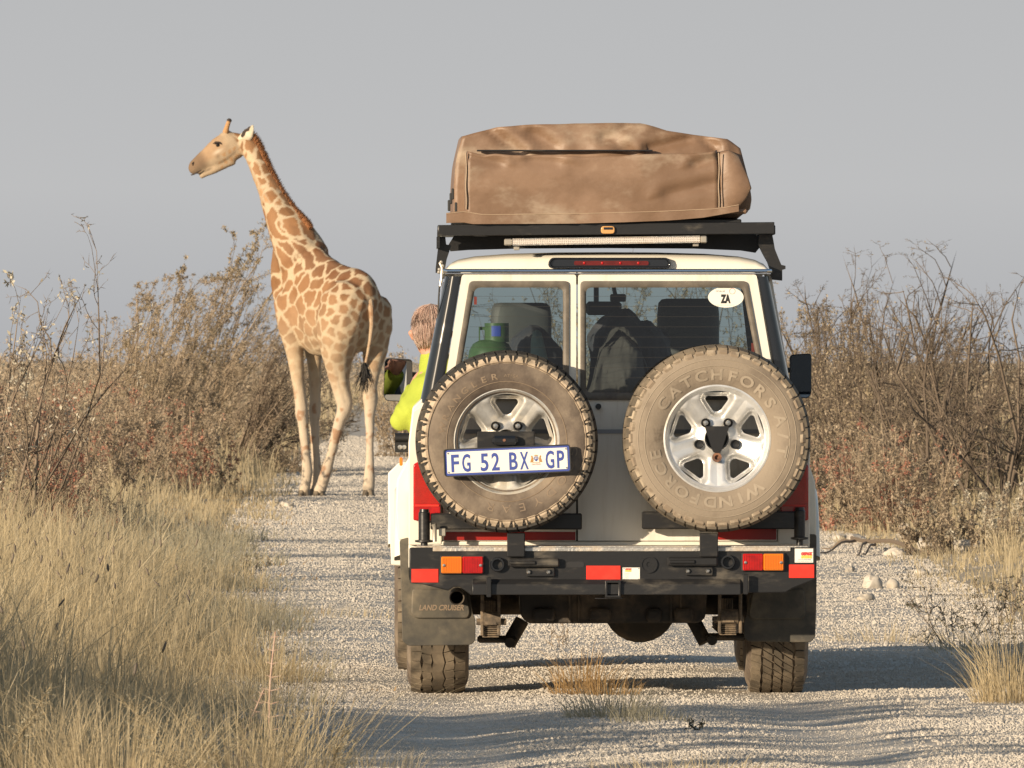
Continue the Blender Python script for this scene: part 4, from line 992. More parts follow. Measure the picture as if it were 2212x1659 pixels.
# flares
for s in (-1, 1):
    k = MB()
    if s < 0:
        k.prism(qs([(889, 980), (876, 1000), (857, 1036), (855, 1100), (861, 1166), (889, 1166)], .38), .38, .52)
        k.prism(qs([(868, 998), (860, 1001), (838, 1022), (838, 1060), (845, 1220), (862, 1222), (880, 1222), (880, 998)], 3.36), 3.36, 3.5)
    else:
        k.prism(qs([(1740, 985), (1750, 1010), (1761, 1042), (1764, 1100), (1763, 1156), (1740, 1156)], .38), .38, .52)
        k.prism([(.80, .98), (.90, .98), (.955, .92), (.955, .52), (.84, .52)], 3.36, 3.5)
    for yc, xo, xi in ((.9, .925, .845), (3.88, .965, .845)):
        k.lathe([(.44, s * xi), (.45, s * xo), (.49, s * xo), (.55, s * (xi + .015)), (.56, s * xi)], (0, yc, .40), 'X', 28, math.radians(24), math.radians(156))
    k.obj('wheel_flare', MAT['cream'], car, bevel=.006)
k = MB(); k.box(lx(863, 3.2), lx(870, 3.2), 3.18, 3.26, lz(1006, 3.2), lz(988, 3.2), .004); k.obj('side_marker', MAT['amber'], car)
# bracket below the passenger's elbow
y = 1.2; k = MB(); k.box(lx(853, y), -.845, y, y + .25, lz(977, y), lz(955, y), .002); k.tube([(lx(853, y), y + .05, lz(947, y)), (-.83, y + .05, lz(947, y))], .024, 14); br = k.obj('side_bracket', MAT['awning_black'], car)
k = MB()
for u in (864, 873): k.lathe([(.011, 0), (.010, -.005), (0, -.006)], (lx(u, y), y, lz(966, y)), 'Y', 12)
k.obj('bolt', MAT['nut'], br)
# door mirrors
for u0, u1, v0, v1, s in ((828, 891, 773, 869, -1), (1706, 1753, 763, 861, 1)):
    y = 2.95; pts = rpoly(qs([(u0 + (3 if s < 0 else 0), v0), (u1, v0 + (3 if s < 0 else 0)), (u1, v1), (u0 + (6 if s < 0 else 4), v1 - 3), (u0, v1 - 14)] if s < 0 else [(u0, v0 + 3), (u1, v0), (u1, v1 - 10), (u1 - 8, v1), (u0, v1 - 4)], y), .018, 4)
    cx_, cz_ = sum(p[0] for p in pts) / len(pts), sum(p[1] for p in pts) / len(pts)
    sc = lambda f: [(cx_ + (x - cx_) * f, cz_ + (z - cz_) * f) for x, z in pts]
    k = MB(); k.loft([[(x, yy, z) for x, z in sc(f)] for yy, f in ((y + .006, .93), (y - .006, .965), (y - .004, 1.0), (y + .03, 1.0), (y + .07, .9), (y + .09, .6))]); mo = k.obj('door_mirror', MAT['plastic'], car, angle=50)
    k = MB(); A = sc(.955); ang = math.radians(24 if s < 0 else 14)
    k.add([(x, y - (.016 if s < 0 else .008) - (x - cx_) * math.tan(ang) * s, z) for x, z in A], [tuple(range(len(A)))]); k.obj('mirror_glass', MAT['mirror'], mo, smooth=False)
    k = MB(); k.tube([(cx_, y + .05, cz_ - .03), (s * .80, y + .02, cz_ - .05)], .014, 8); k.tube([(cx_, y + .05, cz_ + .05), (s * .77, y + .02, cz_ + .03)], .012, 8); k.obj('mirror_arm', MAT['plastic'], mo)

# springs, tank, axle under the body
for u0, v0, s in ((1037, 1285, 0), (1550, 1280, 1)):
    y = .12; k = MB()
    for a in (u0 + 1, u0 + (37 if not s else 46)): k.box(lx(a, y), lx(a + 7, y), y - .02, y + .02, lz(v0 + 88, y), lz(v0, y), .003)
    for a in (u0 - 8, u0 + 42): k.lathe([(0, 0), (.015, 0), (.015, .03), (0, .03)], (lx(a, y), y, lz(v0 + 58, y)), 'X', 10)
    k.obj('spring_shackle', MAT['spring'], car)
    k = MB(); w = 34
    k.lathe([(0, 0), (.032, 0), (.032, .075), (0, .075)], (lx(u0 + 7, y), y, lz(v0 + 52, y)), 'X', 16)
    for i in range(6): k.box(lx(u0 + 6 - (i % 2), y), lx(u0 + 6 + w + (i % 2), y), y + .0, y + 1.2, lz(v0 + 70 + i * 4.4, y), lz(v0 + 66.8 + i * 4.4, y), .002)
    k.prism(qs([(u0 + 16, v0 + 46), (u0 + 30, v0 + 46), (u0 + 36, v0 + 64), (u0 + 9, v0 + 64)], y), y - .03, y)
    for i in range(7): k.box(lx(u0 + 9 + i * 3.6, y + .1), lx(u0 + 11.4 + i * 3.6, y + .1), y + .1, y + .14, lz(v0 + 38, y), lz(v0 + 14, y), .002)
    k.obj('leaf_spring', MAT['spring'], car, smooth=False)
    k = MB(); y = .55; a = u0 - 6 if not s else u0 - 24; k.box(lx(a, y), lx(a + 86, y), y, y + .2, lz(v0 + 104, y), lz(v0 + 90, y), .01); k.lathe([(0, 0), (.022, 0), (.022, .05), (0, .05)], (lx(a + (70 if not s else 12), y), y - .04, lz(v0 + 103, y)), 'Y', 16)
    if not s: k.tube([(lx(1128, .6), .62, lz(1340, .6)), (lx(1098, .6), .6, lz(1392, .6))], .032, 12)
    else: k.tube([(lx(1497, .6), .62, lz(1338, .6)), (lx(1524, .6), .6, lz(1388, .6))], .032, 12)
    k.obj('shock_absorber', MAT['underbody'], car)
k = MB(); y = .2
k.prism(rpoly(qs([(1122, 1270), (1528, 1270), (1524, 1335), (1510, 1346), (1140, 1347), (1124, 1330)], y), .02, 4), y, .62)
for a, b_ in ((1150, 1200), (1272, 1320), (1455, 1498), (1525 - 130, 1430)): k.box(lx(a, y), lx(b_, y), y - .03, y + .01, lz(1344, y), lz(1312, y), .012)
k.obj('fuel_tank', MAT['underbody'], car, bevel=.01)
k = MB()
for a in (1228, 1248, 1447, 1468): k.box(lx(a, y), lx(a + 5, y), y - .014, y - .001, lz(1346, y), lz(1284, y), .002)
k.obj('tank_strap', MAT['underbody'], car)
k = MB(); k.tube([(xl + .1, .9, TR - .01), (xr - .1, .9, TR - .01)], .045, 14); cx_, cz_ = q(1382, 1308, .9)
k.lathe([(0, -.17), (.06, -.165), (.12, -.12), (.158, -.05), (.163, 0), (.158, .05), (.1, .14), (0, .17)], (cx_, .9, cz_), 'Y', 26); k.tube([(cx_, .95, cz_ + .02), (.05, 2.4, .5)], .035, 10); k.obj('rear_axle', MAT['underbody'], car)
k = MB()
for s in (-1, 1): k.box(s * .42 - .04, s * .42 + .04, -.02, 4.3, .52, .598)
k.box(-.70, .70, 3.84, 3.92, .36, .43, .02); k.box(-.75, .75, 1.5, 3.3, .45, .59, .02); k.obj('chassis', MAT['underbody'], car)

# roof rack and light bar
y = -.05
rk = MB(); rk.loft([[(lx(u, y), y, lz(a, y)), (lx(u, y), y + .04, lz(a, y)), (lx(u, y), y + .04, lz(b_, y)), (lx(u, y), y, lz(b_, y))] for u, a, b_ in ((947, 486, 509), (1673, 479.5, 505))])
for s in (-1, 1):
    xx = lx(951, 0) if s < 0 else lx(1669, 0); rk.box(xx - .012, xx + .012, -.009, 2.3, lz(507, 0), lz(486, 0), .003)
rack = rk.obj('roof_rack', MAT['black'], car, bevel=.003)
sm_ = MB(); sm_.box(lx(953, 0), lx(1667, 0), .12, .22, lz(497, 0), lz(489, 0), .003); sm_ = sm_.mesh('slat')
for i in range(11): link('slat', sm_, MAT['black'], rack).location = (0, i * .21, 0)
k = MB(); k.prism(qs([(982, 507), (968, 530), (973, 543), (1012, 540), (1120, 537), (1310, 536), (1500, 537), (1600, 541), (1632, 546), (1645, 530), (1632, 505)], .35), .35, .38)
k.prism(qs([(982, 507), (975, 525), (1640, 525), (1632, 505)], 1.6), 1.6, 1.63); k.obj('rack_crossbar', MAT['black'], rack)
k = MB(); k.prism(qs([(950, 511), (962, 511), (964, 528), (975, 530), (965, 560), (961, 583), (941, 590), (941, 580), (947, 528)], .06), .06, .12)
k.prism(qs([(943, 512), (950, 508), (950, 535), (943, 537)], 0), .0, .25); k.obj('rack_leg', MAT['black'], rack)
k = MB(); k.prism(qs([(1640, 505), (1668, 505), (1671, 520), (1674, 538), (1682, 558), (1688, 572), (1697, 574), (1697, 581), (1690, 583), (1690, 606), (1669, 604), (1666, 590), (1658, 566), (1648, 548), (1638, 528)], .10), .10, .17); k.obj('rack_leg', MAT['black'], rack)
k = MB(); k.tube([(lx(950, .02), .02, lz(568)), (lx(955, .02), .01, lz(578)), (lx(954, .0), .0, lz(600)), (lx(951, 0), .0, lz(618))], .006, 8)
for a, b_ in ((953, 566), (956, 574), (949, 582), (948, 588), (953, 605)): k.lathe([(.008, 0), (.006, -.008), (0, -.009)], (lx(a), .01, lz(b_)), 'Y', 8)
k.obj('gutter_clamp', MAT['steel_pale'], rack)
k = MB(); k.tube([(lx(950), .02, lz(612)), (lx(948), .03, lz(640)), (lx(946), .04, lz(690))], .004, 6); k.obj('cable', MAT['plastic'], rack)
k = MB(); k.prism(rpoly(qs([(1298, 488.5), (1328, 488.5), (1328, 505), (1298, 505)], y), .014), y - .012, y - .001); lamp = k.obj('rack_lamp', M('lamp_orange', (.62, .33, .12), .2, coat=.5), rack, bevel=.003)
k = MB(); k.box(lx(1304, y), lx(1323, y), y - .015, y - .0125, lz(496, y), lz(491, y)); k.obj('lamp_slot', MAT['black_gloss'], rack)
yl = -.10
ta = math.atan2((516 - 509.8) , (1512 - 1107))
lb = empty('light_bar', (lx(1309.5, yl), yl, lz(519.7, yl))); lb.rotation_euler = (0, -ta, 0); lb.parent = car
hw, hh = (1512 - 1107) / 2 * .001983, 7.4 * .001983
k = MB(); k.box(-hw, hw, .004, .07, -hh, hh, .003); k.box(-hw, hw, -.004, .0038, hh - .0018, hh); k.box(-hw, hw, -.004, .0038, -hh, -hh + .0022); k.obj('housing', MAT['tread_plate'], lb)
k = MB(); nx, nz = 100, 3; dx, dz_ = 2 * hw / nx, (2 * hh - .005) / nz
for i in range(nx):
    for j in range(nz):
        a, b_ = -hw + i * dx, -hh + .0025 + j * dz_
        k.add([(a, .003, b_), (a + dx, .003, b_), (a + dx, .003, b_ + dz_), (a, .003, b_ + dz_), (a + dx / 2, -.004, b_ + dz_ / 2)], [(0, 1, 4), (1, 2, 4), (2, 3, 4), (3, 0, 4)])
k.obj('lens', MAT['lightbar'], lb, smooth=False)
k = MB(); k.box(-hw - .035, -hw - .002, -.005, .05, -.014, .014, .004); k.box(hw + .002, hw + .03, .0, .05, -.016, .014, .004); k.box(-hw + .005, -hw + .03, .02, .05, -.035, -hh - .001, .002); k.box(hw - .03, hw - .005, .02, .05, -.03, -hh - .001, .002); k.obj('mount', MAT['steel_pale'], lb)
# ------------------------------------------------------------ giraffe
def fuse(name, m, voxel, smooth_it=6, fac=.5):
    """one continuous skin round overlapping limbs"""
    o = link('tmp', m.mesh('tmp', False), None)
    r = o.modifiers.new('r', 'REMESH'); r.mode = 'VOXEL'; r.voxel_size = voxel
    s = o.modifiers.new('s', 'SMOOTH'); s.factor = fac; s.iterations = smooth_it
    bpy.context.view_layer.update()
    dg = bpy.context.evaluated_depsgraph_get()
    me = D.meshes.new_from_object(o.evaluated_get(dg)); me.name = name
    D.objects.remove(o); me.polygons.foreach_set('use_smooth', np.ones(len(me.polygons), bool)); return me
GY = 103.0; G0 = W(1250 / 1.8517, 1990 / 1.8517, GY); G0.z = 0
def limb(m, path, r, n=14):
    """a tube with rounded ends"""
    P = [Vector(p) for p in path]; r = list(r)
    a = (P[0] - P[1]).normalized(); b = (P[-1] - P[-2]).normalized(); ra, rb = r[0], r[-1]
    P = [P[0] + a * ra * .75, P[0] + a * ra * .5] + P + [P[-1] + b * rb * .4, P[-1] + b * rb * .6]; r = [ra * .35, ra * .78] + r + [rb * .85, rb * .5]
    return m.tube(P, r, n)
def Gp(px, py, d=0.0): return W(px / 1.8517, py / 1.8517, GY + d) - G0
GA, GN = Vector((-.574, .819, 0)), Vector((-.819, -.574, 0))
GT = Gp(1480, 1463, 0); GT.z = 0
giraffe = empty('giraffe', G0); tag(giraffe, 'tall giraffe standing on the left side of the gravel track, head turned left', 'giraffe')
giraffe.location.z = float(gh(G0.x, G0.y)) - .005
m = MB()
rings = []
for s_, zt, zb, w in ((-.03, 2.20, 1.95, .06), (.02, 2.33, 1.78, .17), (.10, 2.42, 1.64, .25), (.25, 2.47, 1.56, .30), (.45, 2.50, 1.56, .32), (.65, 2.55, 1.53, .325), (.85, 2.62, 1.52, .325), (1.05, 2.75, 1.54, .31), (1.2, 2.86, 1.60, .28), (1.33, 2.82, 1.68, .25), (1.44, 2.70, 1.80, .205), (1.52, 2.55, 1.92, .14), (1.56, 2.40, 2.05, .07)):
    c = GT + GA * s_; ring = []
    for k in range(24):
        a = 2 * PI * k / 24; sa = math.sin(a); ww = w * (1 - .28 * max(0, sa) ** 1.5)
        p = c + GN * (ww * math.cos(a)); p.z = (zt + zb) / 2 + (zt - zb) / 2 * sa; ring.append(p)
    rings.append(ring)
m.loft(rings)
limb(m, [Gp(1215, 1040, 1.05), Gp(1174, 952, 1.14), Gp(1123, 862, 1.28), Gp(1084, 775, 1.42), Gp(1048, 695, 1.54), Gp(1018, 628, 1.64), Gp(992, 580, 1.70), Gp(975, 562, 1.72)], [.30, .25, .185, .136, .110, .100, .098, .085], 16)
limb(m, [Gp(1262, 985, .95), Gp(1232, 930, 1.02), Gp(1196, 880, 1.12), Gp(1158, 835, 1.23), Gp(1122, 780, 1.34), Gp(1085, 712, 1.46)], [.05, .070, .066, .058, .05, .04], 10)
limb(m, [Gp(1128, 1200, 1.12), Gp(1124, 1140, 1.15), Gp(1130, 1070, 1.16), Gp(1145, 1000, 1.18)], [.09, .11, .13, .15], 12)
HT, HU = Vector((-.869, 0, -.495)), Vector((-.495, 0, .869))
rings = []
for px, py, hh, w in ((985, 563, 34, .06), (965, 572, 46, .085), (935, 585, 57, .105), (905, 596, 61, .110), (880, 608, 59, .105), (855, 621, 52, .09), (832, 634, 43, .072), (810, 648, 37, .062), (790, 661, 33, .06), (774, 672, 29, .056), (763, 681, 21, .045), (758, 686, 9, .02)):
    c = Gp(px, py, 1.74); rings.append([c + Vector((0, w * math.cos(a), 0)) + HU * (hh * .00269 * math.sin(a)) for a in np.linspace(0, 2 * PI, 21)[:-1]])
m.loft(rings)
m.tube([Gp(935, 640, 1.74), Gp(895, 660, 1.74), Gp(850, 683, 1.74), Gp(822, 697, 1.74), Gp(800, 709, 1.74)], [.055, .05, .042, .036, .026], 12)   # jaw and chin
m.tube([Gp(905, 545, 1.74), Gp(897, 528, 1.74)], [.075, .05], 10)
LEGS = [([(1172, 1215, .92), (1166, 1290, .90), (1166, 1345, .89), (1181, 1436, .885), (1195, 1551, .885), (1207, 1630, .885), (1209, 1655, .885), (1214, 1700, .885), (1220, 1780, .885), (1226, 1850, .885), (1230, 1889, .885), (1224, 1935, .885), (1217, 1962, .885)], [.20, .15, .108, .082, .064, .064, .064, .05, .046, .05, .058, .050, .062]),
        ([(1262, 1240, 1.10), (1256, 1330, 1.09), (1255, 1400, 1.08), (1258, 1471, 1.08), (1261, 1585, 1.08), (1259, 1640, 1.08), (1258, 1690, 1.08), (1260, 1780, 1.08), (1264, 1845, 1.08), (1266, 1885, 1.08), (1259, 1935, 1.08), (1255, 1958, 1.08)], [.16, .12, .095, .075, .060, .060, .048, .043, .046, .053, .048, .056]),
        ([(1395, 1215, .14), (1368, 1300, .10), (1352, 1370, .10), (1352, 1459, .12), (1359, 1516, .14), (1369, 1574, .15), (1379, 1618, .15), (1378, 1640, .15), (1364, 1680, .17), (1342, 1751, .22), (1322, 1826, .28), (1306, 1885, .32), (1289, 1940, .35), (1278, 1966, .36)], [.28, .27, .215, .135, .103, .088, .082, .074, .060, .050, .048, .057, .058, .064]),
        ([(1490, 1240, .34), (1503, 1322, .36), (1500, 1400, .37), (1488, 1471, .33), (1480, 1551, .26), (1483, 1600, .22), (1480, 1660, .20), (1479, 1780, .16), (1479, 1855, .13), (1477, 1920, .11), (1474, 1962, .10)], [.20, .165, .125, .092, .068, .076, .054, .041, .046, .060, .062])]
hooves = []
for path, r in LEGS:
    limb(m, [Gp(*p) for p in path], [q_ * 1.10 for q_ in r], 14)
    e = Gp(*path[-1]); hooves.append((e, r[-1]))
m.tube([Gp(1379, 1612, .15), Gp(1395, 1622, .13)], [.055, .036], 10); m.tube([Gp(1483, 1585, .22), Gp(1492, 1596, .19)], [.06, .04], 10)
me = fuse('giraffe_body', m, .0156, 8)
nv = len(me.vertices); PV = np.empty(nv * 3, np.float32); me.vertices.foreach_get('co', PV); PV = PV.reshape(-1, 3).astype(float)
rng = np.random.default_rng(5)
axis = np.array(unit(np.array([-.53, .6, 1.03])))
def warp(p):
    w = sstep(2.5, 3.0, p[:, 2])[:, None]
    return p - w * axis[None] * (p @ axis)[:, None] * .28
Q = warp(PV)
sfront = (PV[:, :2] - np.array([GT.x, GT.y])) @ np.array([GA.x, GA.y])
zz = PV[:, 2]
sp_ = np.where(zz > 2.6, .122, np.where(zz > 1.75, .152, .108))
sp_ = sp_ - .045 * sstep(.7, .2, sfront) * (zz > 1.7) * (zz < 2.3)
sp_ = np.where(zz < 1.62, .078 + .05 * sstep(1.1, 1.62, zz), sp_)
headm = sstep(.09, .0, np.abs(((PV - np.array(Gp(965, 590, 1.74))) @ np.array(HT)).clip(-.02, 9) * 0)) * (((PV - np.array(Gp(962, 590, 1.74))) @ np.array(HT)) > 0) * (zz > 3.2)
sp_ = np.where(headm > 0, .052, sp_)
order = rng.permutation(nv)[:9000]; seeds = []; srad = []
SQ = np.zeros((0, 3))
for i in order:
    if len(SQ) == 0 or np.min(np.linalg.norm(SQ - Q[i], axis=1) / (.5 * (np.array(srad) + sp_[i]))) > 1: SQ = np.vstack([SQ, Q[i]]); srad.append(sp_[i])
srad = np.array(srad)
J = Q + np.stack([fbm(PV, 14, 40 + k, 3) - .5 for k in range(3)], 1) * .085
d1 = np.full(nv, 9.); d2 = np.full(nv, 9.); idx = np.zeros(nv, int)
for a in range(0, nv, 4000):
    dd = np.linalg.norm(J[a:a + 4000, None, :] - SQ[None], axis=2); pt = np.argpartition(dd, 1, axis=1)[:, :2]
    x = np.take_along_axis(dd, pt, 1); o = np.argsort(x, 1); x = np.take_along_axis(x, o, 1); pt = np.take_along_axis(pt, o, 1)
    d1[a:a + 4000], d2[a:a + 4000], idx[a:a + 4000] = x[:, 0], x[:, 1], pt[:, 0]
gap = np.where(zz > 2.6, .009, np.where(zz > 1.7, .0085 + .005 * sstep(.5, .1, sfront), .012)) + .010 * (fbm(PV, 9, 90, 2) - .5)
patch = sstep(gap, gap + .009, (d2 - d1) * .5)
shade = _h(idx, idx * 3, idx * 7, 5)
fade = sstep(1.02, 1.45, zz + .25 * (noise(PV, 4, 3) - .5))                      # the legs lose their patches
fade = np.where(zz < 1.02, 0, fade)
spots = sstep(.60, .72, fbm(PV, 13, 61, 3)) * sstep(1.5, .95, zz) * sstep(.1, .3, zz) * .75
back = sstep(.62, .95, (zz - (1.86 + .26 * np.clip(sfront, 0, 1.2))) / .45) * (zz < 2.95) * sstep(1.35, 1.0, sfront)
belly = sstep(1.66, 1.54, zz) * sstep(.4, .6, sfront)
cream = np.array([.49, .385, .26]); pale = np.array([.52, .43, .325]); tan = np.array([.255, .128, .058]); deep = np.array([.16, .07, .033])
base = cream[None] * (1 - sstep(1.5, .8, zz)[:, None]) + pale[None] * sstep(1.5, .8, zz)[:, None]
pc = tan[None] * (.82 + .36 * shade[:, None]); pc = pc * (1 - .8 * back[:, None]) + deep[None] * .8 * back[:, None]
pa = (patch * np.where(zz < 1.5, fade, 1) * (.55 + .45 * sstep(1.5, 2.3, zz)) * (1 - .5 * belly) * (.86 + .14 * noise(PV, 9, 8)))[:, None]
colr = base * (1 - pa) + pc * pa
colr = colr * (1 - spots[:, None]) + np.array([.30, .15, .075])[None] * spots[:, None]
hp = (PV - np.array(Gp(962, 590, 1.74))); ht = hp @ np.array(HT); hu = hp @ np.array(HU)
hc = np.array([.42, .32, .215])[None] * np.ones((nv, 1)); hc = hc * (1 - .75 * (pa * (ht < .30)[:, None] * (hu < .03)[:, None] * (ht > .02)[:, None])) + np.array([.40, .22, .10])[None] * .75 * (pa * (ht < .30)[:, None] * (hu < .03)[:, None] * (ht > .02)[:, None])
br = (sstep(.01, .07, hu) * sstep(.08, .2, ht))[:, None]; hc = hc * (1 - .55 * br) + np.array([.33, .19, .10]) * .55 * br
nz_ = .05 * (noise(PV, 14, 5) - .5); ew = np.exp(-(((ht - .235) / .055) ** 2 + ((hu - .075) / .020) ** 2))[:, None]; hc = hc * (1 - .75 * ew) + np.array([.62, .54, .42]) * .75 * ew
el_ = np.exp(-(((ht - .265) / .020) ** 2 + ((hu - .028) / .022) ** 2))[:, None]; hc = hc * (1 - .55 * el_) + np.array([.16, .11, .07]) * .55 * el_
lip = (np.exp(-((hu + .035 - .12 * (ht - .5)) / .012) ** 2) * sstep(.36, .42, ht))[:, None]; hc = hc * (1 - .7 * lip) + np.array([.07, .05, .035]) * .7 * lip
po = (sstep(.03, -.02, ht) * sstep(.03, .09, hu))[:, None]; hc = hc * (1 - .6 * po) + np.array([.22, .15, .10]) * .6 * po
mz = (sstep(.34, .46, ht + nz_) * sstep(-.03, .02, hu))[:, None]; hc = hc * (1 - .75 * mz) + np.array([.155, .105, .07]) * .75 * mz
hm = (headm > 0)[:, None] * sstep(-.02, .03, ht)[:, None]
colr = colr * (1 - hm) + hc * hm
colr *= (.93 + .14 * fbm(PV, 40, 33, 2))[:, None]
gx_ = (PV[:, 0] + G0.x) * FU / (PV[:, 1] + GY) * 1.8517 + 1106 * 1.8517; gz_ = (CAMZ - PV[:, 2]) * FU / (PV[:, 1] + GY) * 1.8517 + 790 * 1.8517
nn_ = np.empty(nv * 3, np.float32); me.vertices.foreach_get('normal', nn_); facing = np.clip(-nn_.reshape(-1, 3)[:, 1] * 1.5 + .3, 0, 1); groove = np.zeros(nv)
for pts_, amp_, wd_ in (([(1168, 1120), (1176, 1200), (1192, 1290), (1212, 1360)], .016, 11), ([(1262, 1130), (1252, 1230), (1262, 1320), (1288, 1400)], .012, 16), ([(1464, 1222), (1462, 1290), (1448, 1350), (1432, 1400)], .018, 9),
                        ([(1240, 1010), (1268, 1075), (1285, 1140)], .008, 14), ([(1110, 1130), (1130, 1210), (1150, 1280)], .010, 12), ([(1352, 1500), (1366, 1560), (1384, 1610)], .007, 8), ([(1195, 1600), (1200, 1640), (1210, 1660)], -.006, 10), ([(1300, 1200), (1360, 1260), (1400, 1330)], -.010, 26), ([(945, 615), (912, 640), (878, 662)], .006, 7)):
    dm = np.full(nv, 1e9)
    for (ax_, az_), (bx_, bz_) in zip(pts_[:-1], pts_[1:]):
        l2 = (bx_ - ax_) ** 2 + (bz_ - az_) ** 2; t_ = np.clip(((gx_ - ax_) * (bx_ - ax_) + (gz_ - az_) * (bz_ - az_)) / l2, 0, 1); dm = np.minimum(dm, np.hypot(gx_ - ax_ - t_ * (bx_ - ax_), gz_ - az_ - t_ * (bz_ - az_)))
    groove += amp_ * np.exp(-(dm / wd_) ** 2) * facing
nr = np.empty(nv * 3, np.float32); me.vertices.foreach_get('normal', nr); PV2 = PV + nr.reshape(-1, 3) * ((fbm(PV, 5.5, 71, 3) - .5) * .030 - groove)[:, None] * sstep(.2, .9, zz)[:, None]; me.vertices.foreach_set('co', PV2.astype(np.float32).ravel()); me.update()
at = me.color_attributes.new('coat', 'FLOAT_COLOR', 'POINT')
at.data.foreach_set('color', np.concatenate([colr, np.ones((nv, 1))], 1).astype(np.float32).ravel())
gm = M('giraffe_coat', (.6, .45, .3), .8, spec=.15, bump=.35, bs=80)
an = gm.node_tree.nodes.new('ShaderNodeAttribute'); an.attribute_name = 'coat'
gm.node_tree.links.new(an.outputs['Color'], gm.node_tree.nodes['Principled BSDF'].inputs['Base Color'])
link('body', me, gm, giraffe)
MAT['hoof'] = M('hoof_horn', (.24, .19, .13), .6, col2=(.14, .11, .075), s=12); MAT['hair_black'] = M('tail_hair', (.018, .015, .013), .5); MAT['eye'] = M('dark_eye', (.012, .01, .008), .1)
MAT['ear_in'] = M('ear_fur', (.62, .55, .42), .85, col2=(.50, .42, .30), s=20); MAT['ossicone'] = M('ossicone_fur', (.45, .25, .11), .8); MAT['dark_fur'] = M('dark_fur', (.045, .03, .022), .8)
for (e, r) in hooves:
    h = MB(); cx = e + Vector((0, 0, 0)); zt = e.z
    for s_ in (-1, 1):
        c = Vector((e.x + s_ * r * .46, e.y - .01, 0))
        h.loft([[(c.x + math.cos(a) * rx * .58, c.y - sh + math.sin(a) * rx, z) for a in np.linspace(0, 2 * PI, 15)[:-1]] for z, rx, sh in ((-.005, r * 1.14, .012), (.02, r * 1.12, .012), (.055, r * .98, .004), (max(.07, zt), r * .85, 0))])
    h.obj('hoof', MAT['hoof'], giraffe)
tp = [Gp(1479, 1205, .0), Gp(1486, 1245, -.06), Gp(1487, 1300, -.09), Gp(1481, 1360, -.11), Gp(1470, 1420, -.12), Gp(1461, 1462, -.12)]
t_ = MB(); t_.tube(tp, [.040, .030, .024, .019, .016, .014], 10); tail = t_.obj('tail', M('tail_coat', (.47, .35, .23), .8, col2=(.30, .17, .09), s=9), giraffe)
rng = np.random.default_rng(8); n = 110
st_ = np.array(tp[-1])[None] + rng.normal(size=(n, 3)) * .012; d = np.stack([rng.normal(size=n) * .22 - .05, rng.normal(size=n) * .2, -np.ones(n)], 1)
P = limbs(rng, st_, d, rng.uniform(.18, .36, n), 6, .14, (0, 0, -.1)); P[:, :, 0] += (np.linspace(0, 1, 6)[None] ** 2) * np.where(np.arange(n) % 3 == 0, .05, -.03)[:, None]
link('tail_tuft', np_mesh('tail_tuft', *limb_mesh([(P, np.full(n, .006))])), MAT['hair_black'], tail)
# mane: a brush of short hairs down the back of the neck
mp = [Gp(1014, 548, 1.72), Gp(1038, 588, 1.68), Gp(1056, 625, 1.63), Gp(1074, 662, 1.57), Gp(1096, 706, 1.50), Gp(1122, 752, 1.42), Gp(1154, 800, 1.32), Gp(1188, 843, 1.2), Gp(1228, 880, 1.06), Gp(1252, 912, 1.0)]
MP = np.array([list(p) for p in mp]); n = 3600; f = rng.random(n) * (len(MP) - 1.001); i = f.astype(int); fr = (f - i)[:, None]
base_p = MP[i] * (1 - fr) + MP[i + 1] * fr; tg = unit(MP[i + 1] - MP[i]); bk = unit(np.array([.72, -.50, .45])[None] - tg * (tg @ np.array([.72, -.50, .45]))[:, None])
side = unit(np.cross(tg, bk)); P0 = base_p + np.array([-.012, -.055, 0])[None] - bk * .035 + side * rng.normal(size=(n, 1)) * .012
hl_ = (.06 + .04 * rng.random(n)) * (1 - .45 * f / len(MP)); dirs = unit(bk + .35 * rng.normal(size=(n, 3)) * .4 - tg * .15)
P = np.stack([P0, P0 + dirs * hl_[:, None] * .7, P0 + dirs * hl_[:, None] * 1.25], 1)
link('mane', np_mesh('mane', *limb_mesh([(P, np.full(n, .0045))])), leafmat('mane_hair', [(.46, .21, .095), (.52, .26, .12), (.36, .15, .065)], .8, .3), giraffe)
for dy in (-.06, .06):
    o_ = MB(); o_.tube([Gp(902, 532, 1.74 + dy * .8), Gp(908, 510, 1.74 + dy), Gp(914, 492, 1.74 + dy), Gp(918, 481, 1.74 + dy)], [.034, .026, .024, .020], 10); oo = o_.obj('ossicone', MAT['ossicone'], giraffe)
    o_ = MB(); o_.tube([Gp(916, 488, 1.74 + dy), Gp(918, 481, 1.74 + dy), Gp(919, 476, 1.74 + dy)], [.0265, .027, .012], 10); o_.obj('tip', MAT['dark_fur'], oo)
